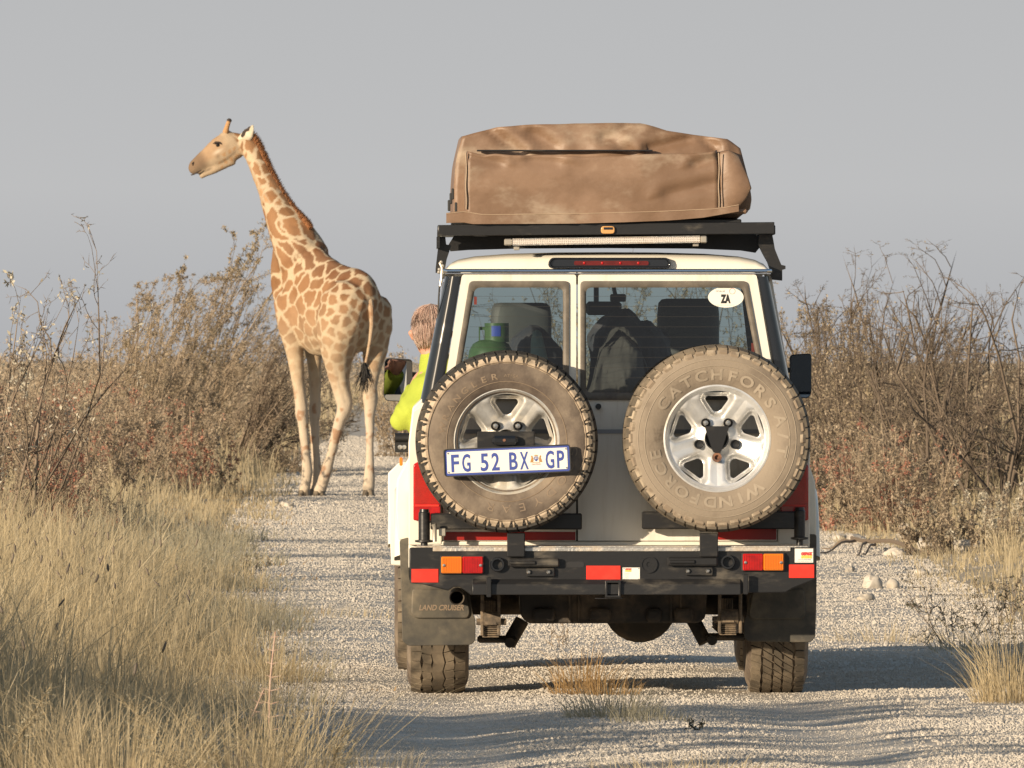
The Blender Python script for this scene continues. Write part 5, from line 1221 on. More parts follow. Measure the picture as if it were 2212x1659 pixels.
def ear(d, sy):
    e_ = MB(); A, B = Gp(950, 556, d), Gp(1012, 502, d + sy * .05); ax = (B - A); L_ = ax.length; ax.normalize(); wd = Vector((.62, 0, .78)); wd = (wd - ax * wd.dot(ax)).normalized(); nn = ax.cross(wd); rows = []
    for t_ in np.linspace(0, 1, 11):
        w = .092 * math.sin(PI * min(1, t_ * .9 + .08)) ** .75 * (1 if t_ < .5 else 1 - .5 * (t_ - .5) ** 1.5)
        if t_ > .95: w = .01
        rows.append([A + ax * L_ * t_ + wd * w * s_ + nn * (.05 * (s_ * s_) * (-1 if sy < 0 else 1) * w / .07) for s_ in np.linspace(-1, 1, 9)])
    e_.loft(rows, caps=False, close=False); eo = e_.obj('ear', MAT['ear_in'], giraffe)
    md = eo.modifiers.new('s', 'SOLIDIFY'); md.thickness = .008
    k = MB(); k.loft([[A + ax * L_ * t_ + wd * (w * s_ + off) - nn * sy * -.006 + Vector((0, -.012 if sy < 0 else .012, 0)) for s_ in (-1, -.3, .3, 1)] for t_, w, off in ((.20, .018, -.010), (.36, .030, .004), (.52, .022, .020), (.66, .024, .006), (.78, .012, .018), (.86, .004, .012))], caps=False, close=False); k.obj('ear_mark', MAT['dark_fur'], eo)
ear(1.66, -1); ear(1.82, 1)
for dy in (-.096, .096):
    c = Gp(872, 583, 1.74 + dy); k = MB(); k.lathe([(0, -.024), (.014, -.02), (.023, -.008), (.0245, 0), (.023, .008), (.014, .02), (0, .024)], c, 'Y', 14); k.obj('eye', MAT['eye'], giraffe)
    k = MB(); k.tube([Gp(853, 577, 1.74 + dy * 1.12), Gp(862, 571, 1.74 + dy * 1.2), Gp(876, 572, 1.74 + dy * 1.22), Gp(890, 580, 1.74 + dy * 1.1)], [.006, .011, .011, .005], 8); k.obj('eyelash', MAT['dark_fur'], giraffe)
    k = MB(); k.tube([Gp(776, 650, 1.74 + dy * .42), Gp(770, 656, 1.74 + dy * .55), Gp(772, 665, 1.74 + dy * .5)], [.006, .010, .005], 8); k.obj('nostril', MAT['dark_fur'], giraffe)
k = MB(); k.tube([Gp(765, 702, 1.74 - .03), Gp(775, 698, 1.74 - .055), Gp(786, 693, 1.74 - .062), Gp(798, 686, 1.74 - .064), Gp(806, 681, 1.74 - .060)], [.006, .010, .009, .006, .003], 8); k.obj('mouth', MAT['dark_fur'], giraffe)

# ------------------------------------------------------------ roof tent on the rack
def cube_grid(nx, ny, nz):
    bm = bmesh.new()
    def face(u, v, fn):
        g = [[bm.verts.new(fn(a, b)) for b in np.linspace(-1, 1, v + 1)] for a in np.linspace(-1, 1, u + 1)]
        for i in range(u):
            for j in range(v): bm.faces.new((g[i][j], g[i + 1][j], g[i + 1][j + 1], g[i][j + 1]))
    for s_ in (-1, 1):
        face(nx, nz, lambda a, b: (a, s_, b)); face(ny, nz, lambda a, b: (s_, a, b)); face(nx, ny, lambda a, b: (a, b, s_))
    bmesh.ops.remove_doubles(bm, verts=bm.verts[:], dist=1e-5); bmesh.ops.recalc_face_normals(bm, faces=bm.faces[:]); return bm
def soft_box(name, xl_, xr_, zb_, zt_, y0, y1, res, rnd, wr, mat, parent, creases=(), seed=1, ws=(7, 7, 7)):
    """cloth box: outlines seen from behind as functions, rounded edges, wrinkles and creases"""
    bm = cube_grid(*res)
    A = np.array([v.co[:] for v in bm.verts])
    S = A * np.sqrt(np.maximum(0, 1 - rnd * (np.roll(A, 1, 1) ** 2 + np.roll(A, 2, 1) ** 2) / 2 + rnd * rnd * (np.roll(A, 1, 1) ** 2 * np.roll(A, 2, 1) ** 2) / 3))
    S /= np.abs(S).max(0)
    h = (S[:, 2] + 1) / 2; x0 = (S[:, 0] + 1) / 2
    L_ = xl_(h); R_ = xr_(h); x = L_ + (R_ - L_) * x0; zb2, zt2 = zb_(x), zt_(x); z = zb2 + (zt2 - zb2) * h
    y = y0 + (y1 - y0) * (S[:, 1] + 1) / 2
    P = np.stack([x, y, z], 1)
    n = (fbm(P * np.array(ws), 1, seed, 4) - .5) * 2; n2 = (fbm(P * np.array(ws) * np.array([.35, .4, .8]), 1, seed + 9, 2) - .5) * 2
    P[:, 1] += np.where(S[:, 1] < -.3, 1, -.5) * wr * (n + n2); P[:, 2] += wr * .35 * n * (h > .2); P[:, 0] += wr * .4 * n2
    for (ax_, az_, bx_, bz_, amp, wd) in creases:
        d = np.array([bx_ - ax_, bz_ - az_]); l2 = d @ d; t_ = np.clip(((x - ax_) * d[0] + (z - az_) * d[1]) / l2, 0, 1)
        dist = np.hypot(x - ax_ - t_ * d[0], z - az_ - t_ * d[1]); sd = ((x - ax_) * -d[1] + (z - az_) * d[0]) / math.sqrt(l2)
        P[:, 1] += amp * (np.exp(-(dist / wd) ** 2) - .6 * np.exp(-((dist - 2 * wd) / (1.4 * wd)) ** 2) * (sd > 0)) * (S[:, 1] < .5)
    for v, p in zip(bm.verts, P): v.co = p
    me = D.meshes.new(name); bm.to_mesh(me); bm.free(); me.polygons.foreach_set('use_smooth', np.ones(len(me.polygons), bool))
    return link(name, me, MAT[mat], parent)
tent_root = car.matrix_basis.copy()
tent = empty('roof_tent', (VX, VY, 0), VYAW); tag(tent, 'folded brown canvas roof tent strapped on the roof rack', 'tent')
def fu(pts, y):
    xs_ = [lx(p[0], y) for p in pts]; zs_ = [lz(p[1], y) for p in pts]; return lambda x: np.interp(x, xs_, zs_)
def fv(pts, y):
    hs = [(478 - p[1]) / (478 - 268) for p in pts]; xs_ = [lx(p[0], y) for p in pts]; o = np.argsort(hs); return lambda h: np.interp(h, np.array(hs)[o], np.array(xs_)[o])
ym = .16
def cr(u0, v0, u1, v1, a, w): return (lx(u0, ym), lz(v0, ym), lx(u1, ym), lz(v1, ym), a, w)
soft_box('cover', fv([(966, 478), (972, 420), (977, 330), (985, 268)], ym), fv([(1602, 478), (1629, 440), (1630, 400), (1624, 350), (1612, 268)], ym),
         fu([(960, 478), (1640, 474)], ym), fu([(960, 330), (978, 302), (995, 291), (1070, 272), (1145, 267), (1310, 264.5), (1385, 264), (1412, 271), (1440, 280), (1490, 287), (1572, 297), (1600, 318), (1618, 338), (1635, 365)], ym),
         .10, 1.35, (64, 30, 26), .09, .010, 'canvas', tent, [cr(1058, 280, 1125, 330, .026, .020), cr(1150, 288, 1200, 318, .018, .022), cr(1380, 262, 1305, 300, .022, .022), cr(1330, 306, 1362, 330, .018, .02), cr(1500, 284, 1545, 318, .024, .020), cr(1400, 322, 1490, 300, .02, .020)], 3)
yr = -.05
soft_box('rear_panel', fv([(1000, 478), (1003, 400), (1004, 268)], yr), fv([(1560, 478), (1556, 400), (1554, 268)], yr),
         fu([(990, 477), (1300, 473), (1570, 463)], yr), fu([(1000, 323), (1010, 324), (1046, 333), (1070, 330), (1110, 334), (1180, 334), (1260, 338), (1340, 336), (1400, 331), (1480, 330), (1535, 327), (1553, 321), (1570, 322)], yr),
         yr, .16, (64, 8, 26), .07, .0065, 'canvas', tent, [(lx(1010), lz(335), lx(1080), lz(352), .012, .02), (lx(1150), lz(345), lx(1200), lz(350), .014, .03), (lx(1500), lz(355), lx(1548), lz(340), .012, .02), (lx(1440), lz(420), lx(1548), lz(395), .010, .025)], 5)
ye = -.045
soft_box('end_panel', fv([(1548, 478), (1556, 400), (1552, 268)], ye), fv([(1596, 478), (1616, 440), (1626, 400), (1618, 350), (1596, 268)], ye),
         fu([(1540, 465), (1600, 452), (1640, 440)], ye), fu([(1548, 323), (1575, 322), (1600, 332), (1630, 345)], ye), -.047, .5, (20, 14, 22), .20, .006, 'canvas', tent, [], 8, (6, 5, 7))
yk = -.075
def strip(name, pts_top, pts_bot, y, th, mat, par, wav=0.0):
    k = MB(); rows = []; rg = np.random.default_rng(4)
    for (u0, v0), (u1, v1) in zip(pts_top, pts_bot):
        dy = rg.normal() * wav; rows.append([(lx(u0, y), y, lz(v0, y)), (lx(u1, y), y + dy, lz(v1, y)), (lx(u1, y), y + th + dy, lz(v1, y)), (lx(u0, y), y + th, lz(v0, y))])
    k.loft(rows); return k.obj(name, MAT[mat], par, angle=50)
us = np.linspace(964, 1596, 34)
tops = [(u, np.interp(u, [964, 1000, 1045, 1240, 1420, 1550, 1600], [460, 455, 462, 460, 455, 449, 440])) for u in us]
bots = [(u, np.interp(u, [964, 1000, 1015, 1240, 1350, 1450, 1520, 1600], [482, 480, 484, 483, 480, 476, 470, 456])) for u in us]
fl = strip('skirt', tops, bots, yk, .006, 'canvas', tent, .006)
strip('seam', [(u, v + 1.2) for u, v in tops], [(u, v + 2.4) for u, v in tops], yk - .0025, .002, 'canvas_edge', tent)
for u in (1007, 1553):
    vs = np.linspace(330, 452, 20); rg2 = np.random.default_rng(int(u)); k = MB()
    k.tube([(lx(u + .7 * math.sin(v * .09), yr) , yr - .004, lz(v, yr)) for v in vs], .003, 6); k.obj('seam', MAT['canvas_edge'], tent)
k = MB(); k.box(lx(1030, .06), lx(1410, .06), .06, .10, lz(327, .06), lz(323.5, .06), .002); k.obj('strap', MAT['black'], tent)
k = MB()
for u, v in ((974, 425), (970, 440), (978, 415), (985, 445)): k.box(lx(u - 3, 0), lx(u + 3, 0), .0, .02, lz(v + 16), lz(v - 8), .003)
k.obj('buckle', MAT['plastic'], tent)
k = MB(); k.box(lx(975, .1), lx(1600, .1), .0, 1.25, lz(485, .1), lz(474, .1), .004); k.obj('base_board', MAT['black'], tent)
k = MB(); k.box(lx(1600, 0) - .12, lx(1600, 0) + .03, -.05, .06, lz(462), lz(452), .01); k.obj('folded_flap', MAT['canvas'], tent)

# ------------------------------------------------------------ load seen through the back windows
def V2W(x, y, z): return Vector((VX + _c * x - _s * y, VY + _s * x + _c * y, z))
gb = empty('gas_bottle', V2W(lx(1060, .55), .55, 1.02), VYAW); tag(gb, 'green gas bottle with a scuffed collar behind the left rear window', 'gas bottle')
s0 = 1.02; zd = lz(733, .55)
k = MB(); k.lathe([(0, 0), (.085, 0), (.098, .015), (.099, zd - s0 - .085), (.094, zd - s0 - .05), (.078, zd - s0 - .02), (.05, zd - s0 - .004), (.02, zd - s0)], (0, 0, 0), 'Z', 32); k.obj('cylinder', MAT['gas'], gb)
k = MB(); R_ = .053; z0, z1 = zd - s0 - .012, lz(698, .55) - s0; k.lathe([(R_, z0), (R_, z1), (R_ - .005, z1), (R_ - .005, z0)], (.026, 0, 0), 'Z', 28, math.radians(-200), math.radians(70)); k.box(-.052, -.046, -.02, .02, z0, z1 - .015); k.box(-.05, -.02, -.01, .02, z1 - .03, z1 - .016); k.obj('collar', MAT['gas'], gb)
k = MB(); k.lathe([(0, 0), (.015, 0), (.015, .04), (.006, .05), (0, .05)], (.024, 0, z0 + .01), 'Z', 12); k.obj('valve', MAT['nut'], gb)
k = MB(); k.lathe([(R_ + .0015, z0 + .025), (R_ + .0015, z1 - .012)], (.026, 0, 0), 'Z', 10, math.radians(-115), math.radians(-72)); k.obj('paint_mark', MAT['blue_paint'], gb)
def heap(name, label, cat, x0, x1, y0, y1, z0, ztop, mat, seed, wr=.05, res=(44, 26, 24)):
    """crumpled cloth: a lumpy mound with folds"""
    o = soft_box('cloth', lambda h: np.full_like(h, x0) + h * (x1 - x0) * .06, lambda h: np.full_like(h, x1) - h * (x1 - x0) * .06, lambda x: np.full_like(x, z0), ztop, y0, y1, res, .55, wr, mat, None, (), seed, (11, 9, 8))
    r = o; r.name = name; r.location = (VX, VY, 0); r.rotation_euler = (0, 0, VYAW); tag(r, label, cat); return r
heap('blanket', 'crumpled dark blue-grey blanket heaped behind the right rear window', 'blanket', lx(1262, .9), lx(1470, .9), .75, 1.45, 1.02, fu([(1262, 760), (1285, 705), (1320, 672), (1350, 668), (1378, 690), (1400, 688), (1440, 715), (1470, 760)], 1.1), 'cloth_dark', 21, .11)
heap('blanket', 'brownish grey crumpled blanket in front of the dark blanket heap', 'blanket', lx(1268, .5), lx(1400, .5), .35, .80, 1.02, fu([(1266, 770), (1290, 722), (1320, 708), (1350, 725), (1375, 738), (1400, 800)], .5), 'cloth_brown', 33, .13)
heap('bag', 'dark soft bag behind the green gas bottle', 'bag', lx(1085, .9), lx(1240, .9), .7, 1.3, 1.02, fu([(1085, 760), (1110, 712), (1150, 700), (1185, 718), (1215, 745), (1240, 790)], .9), 'cloth_dark', 44, .05)
heap('cloth', 'pale green cloth hanging over the dark bag beside the gas bottle', 'cloth', lx(1140, .45), lx(1188, .45), .40, .66, 1.02, fu([(1140, 735), (1150, 704), (1168, 716), (1188, 770)], .45), 'cloth_pale', 51, .035, (26, 14, 22))

# ------------------------------------------------------------ passenger leaning out
PY = 43.55
def Pp(u, v, dy=0.0): return W(u, v, PY + dy) - PR
PR = Vector((0, 0, 0)); PR = W(960, 1010, PY)
person = empty('person', PR); tag(person, 'person in a lime yellow fleece leaning out of the left front window', 'person')
m = MB()
def ball(m, c, rx, ry, rz, n=14):
    m.loft([[(c[0] + rx * math.sin(t_) * math.cos(a), c[1] + ry * math.sin(t_) * math.sin(a), c[2] - rz * math.cos(t_)) for a in np.linspace(0, 2 * PI, n + 1)[:-1]] for t_ in np.linspace(.08, PI - .08, 9)])
hc_ = Pp(931, 716, .02)
ball(m, hc_, .074, .095, .110); ball(m, hc_ + Vector((-.012, .05, -.055)), .055, .06, .062)
m.tube([hc_ + Vector((-.015, .10, -.0)), hc_ + Vector((-.018, .122, -.03)), hc_ + Vector((-.016, .108, -.042))], [.010, .016, .012], 8)
m.tube([hc_ + Vector((-.012, .095, -.075)), hc_ + Vector((-.014, .112, -.078)), hc_ + Vector((-.012, .1, -.088))], [.012, .013, .010], 8)
for s_ in (-1, 1): m.tube([hc_ + Vector((s_ * .074, -.005, .01)), hc_ + Vector((s_ * .088, -.012, -.005)), hc_ + Vector((s_ * .078, -.002, -.04))], [.012, .020, .010], 8)
m.tube([hc_ + Vector((0, -.01, -.06)), Pp(938, 775), Pp(944, 800)], [.055, .054, .07], 12)
m.tube([Pp(938, 800), Pp(950, 870, -.02), Pp(966, 960), Pp(975, 1015)], [.075, .12, .12, .13], 14)
def arm_chain(m, sh, el, wr_, hand_dir, s_, curl):
    m.tube([Pp(950, 822), sh, (sh + el) / 2, el, (el + wr_) / 2, wr_], [.040, .036, .032, .030, .030, .026], 12)
    hd = hand_dir.normalized(); pal = wr_ + hd * .05; m.tube([wr_, pal, wr_ + hd * .085], [.028, .036, .034], 10)
    sd = hd.cross(Vector((0, 0, 1))).normalized(); nn = hd.cross(sd).normalized()
    for i, (off, ln) in enumerate(((-.027, .068), (-.009, .078), (.009, .074), (.027, .058))):
        b0 = wr_ + hd * .085 + sd * off; p1 = b0 + hd * ln * .45; p2 = p1 + (hd + nn * curl).normalized() * ln * .33; p3 = p2 + (hd * .4 + nn * curl * 1.4).normalized() * ln * .25
        m.tube([b0 - hd * .02, b0, p1, p2, p3], [.010, .0098, .0092, .0085, .0075], 8)
    t0 = wr_ + hd * .03 - sd * .03; m.tube([wr_ + hd * .015 - sd * .012, t0, t0 - sd * .022 + hd * .03 + nn * .012, t0 - sd * .022 + hd * .055 + nn * .022], [.014, .013, .011, .009], 8)
shL, elL, wrL = Pp(931, 828, .0), Pp(872, 902, -.05), Pp(893, 842, .22)
arm_chain(m, shL, elL, wrL, Vector((.5, .25, .7)), -1, .6)
shR, elR, wrR = Pp(992, 826, .0), Pp(1005, 905, .05), Pp(958, 800, .28)
arm_chain(m, shR, elR, wrR, Vector((-.25, .5, .6)), 1, .6)
link('body', fuse('person_body', m, .0065, 4), MAT['skin'], person)
m = MB()
limb(m, [Pp(938, 776), Pp(944, 795), Pp(956, 816, -.01), Pp(950, 870, -.02), Pp(966, 960), Pp(974, 1020)], [.068, .085, .14, .175, .165, .17], 18)
limb(m, [Pp(950, 818), Pp(931, 830, .0), Pp(902, 866, -.03), Pp(876, 896, -.05), Pp(869, 906, -.04), Pp(872, 900, .02), Pp(884, 872, .12), Pp(892, 847, .2)], [.085, .078, .068, .060, .056, .058, .052, .042], 14)
m.tube([Pp(950, 815), shR, (shR + elR) / 2, elR, (elR + wrR) / 2, wrR], [.085, .08, .068, .062, .05, .042], 14)
jm = fuse('fleece', m, .009, 4)
bmj = bmesh.new(); bmj.from_mesh(jm)
for v in bmj.verts:
    p = v.co; v.co += v.normal * .0042 * (math.sin(p.z * 75 + 22 * p.x + 3 * math.sin(p.x * 31)) * .5 + math.sin(p.z * 38 - 30 * p.x))
bmj.to_mesh(jm); bmj.free(); link('fleece', jm, MAT['lime'], person)
m = MB(); m.lathe([(.064, -.02), (.072, 0), (.066, .035), (.058, .03)], Pp(940, 782), 'Z', 20); m.obj('collar', MAT['lime'], person)
# short hair: strands over a cap
hm_ = MB(); c = hc_ + Vector((.0, -.012, .012)); hm_.loft([[(c[0] + .080 * math.sin(t_) * math.cos(a), c[1] + .100 * math.sin(t_) * math.sin(a) - .0, c[2] + .113 * math.cos(t_) + .25 * max(0, math.sin(a)) * 0) for a in np.linspace(0, 2 * PI, 25)[:-1]] for t_ in np.linspace(.06, 1.95, 12)])
bmh = hm_.mesh('hair'); 
hv = [v for v in bmh.vertices if False]
hair = link('hair', bmh, MAT['hair'], person)
rng = np.random.default_rng(3); n = 4200
th = np.arccos(1 - rng.random(n) * 1.32); az = rng.random(n) * 2 * PI; ok = ~((np.sin(az) > .35) & (th > 1.25)); th, az = th[ok], az[ok]; n = len(th)
nrm = np.stack([np.sin(th) * np.cos(az), np.sin(th) * np.sin(az), np.cos(th)], 1); P0 = np.array(c)[None] + nrm * np.array([.079, .098, .111])
dn = unit(np.stack([np.cos(th) * np.cos(az), np.cos(th) * np.sin(az), -np.sin(th)], 1) + rng.normal(size=(n, 3)) * .05 + np.array([0, 0, -.2])); ll = rng.uniform(.05, .085, n)[:, None]
P = np.stack([P0 - dn * .01, P0 + dn * ll * .4 + nrm * .002, P0 + dn * ll * .75 - nrm * .006, P0 + dn * ll * 1.05 - nrm * .022], 1)
link('hair_strand', np_mesh('hair_strand', *limb_mesh([(P, np.full(n, .0014))])), leafmat('hair_strands', [(.66, .47, .39), (.76, .60, .51), (.56, .38, .31), (.70, .52, .45)], .5, .15), hair)
for s_ in (-1, 1):
    k = MB(); ball(k, hc_ + Vector((s_ * .03 - .012, .088, .005)), .012, .012, .012, 10); k.obj('eye', MAT['eye'], person)
cmr = empty('camera', W(932, 742, PY + .36)); tag(cmr, 'small black camera held up by the leaning passenger', 'camera')
k = MB(); k.box(-.06, .06, -.03, .03, -.04, .035, .008); k.box(-.02, .03, -.02, .02, .035, .055, .006); k.obj('camera_body', MAT['plastic'], cmr)
k = MB(); k.lathe([(.032, 0), (.034, .07), (.030, .12), (.0, .12)], (0, .031, -.004), 'Y', 20); k.obj('lens', MAT['black_gloss'], cmr)
k = MB(); k.tube([Pp(938, 770, -.03) + PR - cmr.location, Pp(924, 785, -.05) + PR - cmr.location, Pp(922, 800, -.03) + PR - cmr.location, Pp(912, 812, .1) + PR - cmr.location, Vector((.06, 0, .02))], .006, 6); k.obj('strap', MAT['plastic'], cmr)
# ------------------------------------------------------------ bushes
def ground_at(u, Y): return (u - 1106) * Y / FU, Y
def B(u, Y, **k): x, y = ground_at(u, Y); return bush(k.pop('name', 'bush'), k.pop('label'), x, y, **k)
GB, GR, GS = 'dry bushes left of the track', 'bare bushes right of the track', 'low red-leaved shrubs'
B(375, 128, label='large windswept brown bush behind the giraffe, the tallest mass on the left', H=2.75, Wd=1.3, width=1.15, seed=1, stems=40, kids=(8, 8, 4), leaves=52000, leaf=(.036, .012), lmat=('leaf_tan', 'leaf_olive'), lean=(.45, 0, -.05), pull=(.06, 0, .01), spread=1.25, r0=.024, base_r=.7, low=.08, group=GB, bare=0.35, top_q=0.955, shear=0.38)
B(520, 124, label='brown bush bending right behind the front legs of the giraffe', H=2.35, Wd=0.85, width=1.2, seed=2, stems=24, kids=(8, 7, 4), leaves=16000, leaf=(.034, .012), lean=(.7, 0, .1), spread=.8, pull=(.06, 0, .0), r0=.022, tmat='twig_dark', low=.1, group=GB, top_q=0.97, shear=0.28, bare=0.5)
B(300, 120, label='brown bush left of the tallest bush, lower and twiggy on top', H=2.2, Wd=0.75, width=1.2, seed=3, stems=22, kids=(8, 7, 4), leaves=20000, leaf=(.034, .013), lmat=('leaf_tan', 'leaf_olive'), lean=(.2, 0, 0), spread=1.0, r0=.02, base_r=.5, low=.1, group=GB, bare=0.6, top_q=0.93, shear=0.15)
B(410, 131, label='upright leafy wands of the bush standing highest against the sky', H=3.45, Wd=0.65, width=.6, seed=14, stems=9, kids=(6, 5, 3), leaves=3600, leaf=(.045, .022), lmat='leaf_olive', lean=(.16, 0, 0), spread=.35, r0=.022, tmat='twig_dark', group=GB, kid_ang=0.7, kid_len=(.35, .35, .4), up=.3, bare=.2, wig=.12, shear=0.16, top_q=0.98)
B(-10, 60, label='bare thorn bush with a few whitish leaves at the left edge of the picture', H=2.4, Wd=0.62, width=1.0, seed=4, stems=8, kids=(6, 5, 3), leaves=800, leaf=(.035, .014), lmat='leaf_white', tmat='twig_dark', lean=(.2, 0, 0), spread=.55, r0=0.02, wig=.2, kid_len=(.45, .42, .4), group=GB, bare=.9, shear=0.1, top_q=0.995)
B(-90, 62, label='leafy whitish bush cut by the left picture edge, beside the thorn bush', H=2.05, Wd=.36, width=1.0, seed=5, stems=12, kids=(7, 6, 3), leaves=3800, leaf=(.036, .015), lmat=('leaf_white', 'leaf_tan'), tmat='twig_dark', lean=(.1, 0, 0), spread=.7, r0=.014, group=GB, bare=.3, top_q=0.97)
B(40, 70, label='dense dry bush under the thorn bush at the left edge', H=1.2, Wd=.5, width=1.3, seed=6, stems=30, kids=(7, 6, 2), leaves=15000, leaf=(.026, .012), lmat=('leaf_tan', 'leaf_red'), tmat='twig_dark', spread=1.3, r0=.011, base_r=.5, low=.06, group=GS)
B(150, 76, label='low dry bush with dark twigs at the edge of the tall grass', H=1.0, Wd=.52, width=1.35, seed=7, stems=30, kids=(7, 6, 2), leaves=13000, leaf=(.026, .012), lmat=('leaf_tan', 'leaf_tan', 'leaf_red'), tmat='twig_dark', spread=1.3, r0=.010, base_r=.5, low=.06, group=GS)
B(290, 102, label='red-leaved low shrub in the middle of the left verge', H=1.2, Wd=.8, width=1.4, seed=8, stems=34, kids=(7, 6, 2), leaves=18000, leaf=(.033, .015), lmat=('leaf_red', 'leaf_tan', 'leaf_red'), spread=1.3, r0=.013, base_r=.7, low=.06, group=GS)
B(385, 106, label='red-leaved low shrub nearest the giraffe', H=1.0, Wd=0.5, width=1.4, seed=9, stems=30, kids=(7, 6, 2), leaves=12000, leaf=(.033, .015), lmat=('leaf_red', 'leaf_tan'), spread=1.3, r0=.012, base_r=.5, low=.06, group=GS)
B(140, 98, label='tan shrub with a few red leaves left of the red shrubs', H=1.42, Wd=.9, width=1.3, seed=10, stems=36, kids=(7, 6, 2), leaves=20000, leaf=(.035, .016), lmat=('leaf_tan', 'leaf_tan', 'leaf_red'), spread=1.25, r0=.013, base_r=.8, low=.06, group=GS)
B(20, 110, label='tan scrub between the thorn bush and the sky', H=1.5, Wd=1.0, width=1.4, seed=12, stems=34, kids=(7, 6, 2), leaves=15000, leaf=(.038, .017), lmat='leaf_tan', spread=1.2, r0=.015, base_r=.8, low=.08, group=GB)
B(255, 130, label='sparse twiggy bush against the sky left of the large bush', H=2.2, Wd=0.9, width=1.0, seed=15, stems=14, kids=(7, 6, 3), leaves=3200, leaf=(.04, .018), lmat='leaf_tan', lean=(.05, 0, 0), spread=.7, r0=.017, group=GB, shear=0.1, top_q=0.985)
# right-hand side
B(1790, 96, label='dark twiggy bush just right of the vehicle mirror', H=2.15, Wd=0.68, width=1.0, seed=21, stems=18, kids=(8, 7, 4), leaves=3600, leaf=(.03, .014), lmat='leaf_olive', tmat='twig_grey', spread=.75, r0=0.026, group=GR, top_q=0.93)
B(1920, 94, label='tall bare bush with arching twigs, highest on the right', H=2.72, Wd=1.0, width=.95, seed=22, stems=18, kids=(8, 7, 4), leaves=1600, leaf=(.03, .014), lmat='leaf_olive', tmat='twig_grey', lean=(.08, 0, 0), spread=.6, r0=0.028, wig=.16, group=GR, top_q=0.985, shear=0.05)
B(1900, 92, label='dense brown undergrowth bush at the foot of the tall bare bush', H=1.9, Wd=.85, width=1.3, seed=23, stems=36, kids=(8, 7, 2), leaves=20000, leaf=(.03, .013), lmat=('leaf_olive', 'leaf_tan'), tmat='twig_grey', spread=1.15, r0=.013, base_r=.8, low=.06, group=GR)
B(2065, 90, label='grey-stemmed bare bush right of the tallest bare bush', H=2.2, Wd=0.75, width=.9, seed=24, stems=11, kids=(7, 6, 4), leaves=250, leaf=(.03, .014), lmat='leaf_olive', tmat='twig_grey', spread=.5, r0=0.028, wig=.15, group=GR, top_q=0.985)
B(2160, 86, label='many-stemmed bare bush rising at the right picture edge', H=2.35, Wd=0.9, width=1.0, seed=25, stems=14, kids=(7, 6, 4), leaves=350, leaf=(.03, .014), lmat='leaf_tan', tmat='twig_grey', lean=(-.05, 0, 0), spread=.55, r0=0.028, base_r=.4, group=GR, top_q=0.99)
B(2030, 88, label='leaning dark stems in front of the bare bushes on the right', H=1.9, Wd=0.7, width=.9, seed=26, stems=6, kids=(6, 5, 4), leaves=200, leaf=(.03, .014), lmat='leaf_tan', tmat='twig_grey', lean=(-.35, 0, 0), spread=.4, r0=0.026, group=GR, top_q=0.985)
B(2130, 94, label='dense dry undergrowth bush at the right picture edge', H=1.8, Wd=.85, width=1.3, seed=27, stems=36, kids=(8, 7, 2), leaves=18000, leaf=(.03, .013), lmat=('leaf_tan', 'leaf_olive'), tmat='twig_grey', spread=1.15, r0=.012, base_r=.8, low=.05, group=GR)
B(1745, 104, label='dry olive bush behind the right-hand door mirror', H=2.15, Wd=0.75, width=1.2, seed=28, stems=20, kids=(8, 7, 4), leaves=10000, leaf=(.034, .016), lmat=('leaf_olive', 'leaf_tan'), tmat='twig_grey', spread=1.0, r0=.015, base_r=.5, low=.08, group=GR)
B(1835, 84, label='pink-red leaved shrub right of the spare wheels', H=.95, Wd=.62, width=1.4, seed=29, stems=34, kids=(7, 6, 2), leaves=13000, leaf=(.03, .014), lmat=('leaf_red', 'leaf_tan', 'leaf_red'), spread=1.25, r0=.010, base_r=.6, low=.06, group=GS)
B(1935, 82, label='pink-red leaved shrub above the fallen branch', H=.92, Wd=.55, width=1.3, seed=30, stems=30, kids=(7, 6, 2), leaves=9000, leaf=(.03, .014), lmat=('leaf_red', 'leaf_tan', 'leaf_red'), spread=1.2, r0=.010, base_r=.5, low=.08, group=GS)
B(2185, 74, label='low shrub with whitish leaves at the right picture edge', H=.5, Wd=.40, width=1.3, seed=31, stems=26, kids=(6, 5, 2), leaves=6000, leaf=(.022, .016), lmat='leaf_white', spread=1.25, r0=.008, base_r=.5, low=.08, group=GS, bare=.2)
B(2060, 72, label='low dry scrub in front of the bare bushes on the right', H=.55, Wd=.45, width=1.3, seed=36, stems=26, kids=(6, 6, 2), leaves=6000, leaf=(.026, .012), lmat=('leaf_tan', 'leaf_white'), tmat='twig_grey', spread=1.2, r0=.008, base_r=.5, low=.08, group=GS)
# seen past the giraffe and through the windscreen
B(905, 150, label='feathery tan bush behind the passenger and the left door mirror', H=1.72, Wd=.75, width=1.3, seed=32, stems=30, kids=(7, 6, 2), leaves=12000, leaf=(.045, .018), lmat='leaf_tan', lean=(-.1, 0, 0), spread=1.1, r0=.016, base_r=.8, low=.08, group=GB)
B(1300, 130, label='tall twiggy bush beyond the vehicle, seen through its windows', H=2.7, Wd=1.4, width=1.3, seed=33, stems=20, kids=(7, 6, 3), leaves=9000, leaf=(.045, .02), lmat=('leaf_olive', 'leaf_tan'), tmat='twig_grey', lean=(.1, 0, 0), spread=.8, r0=.022, base_r=.6, low=.1, group=GR)
B(1500, 126, label='twiggy bush beyond the vehicle, right one of the pair seen through its windows', H=2.8, Wd=1.4, width=1.3, seed=34, stems=20, kids=(7, 6, 3), leaves=9000, leaf=(.045, .02), lmat=('leaf_olive', 'leaf_tan'), tmat='twig_grey', spread=.8, r0=.022, base_r=.6, low=.1, group=GR)
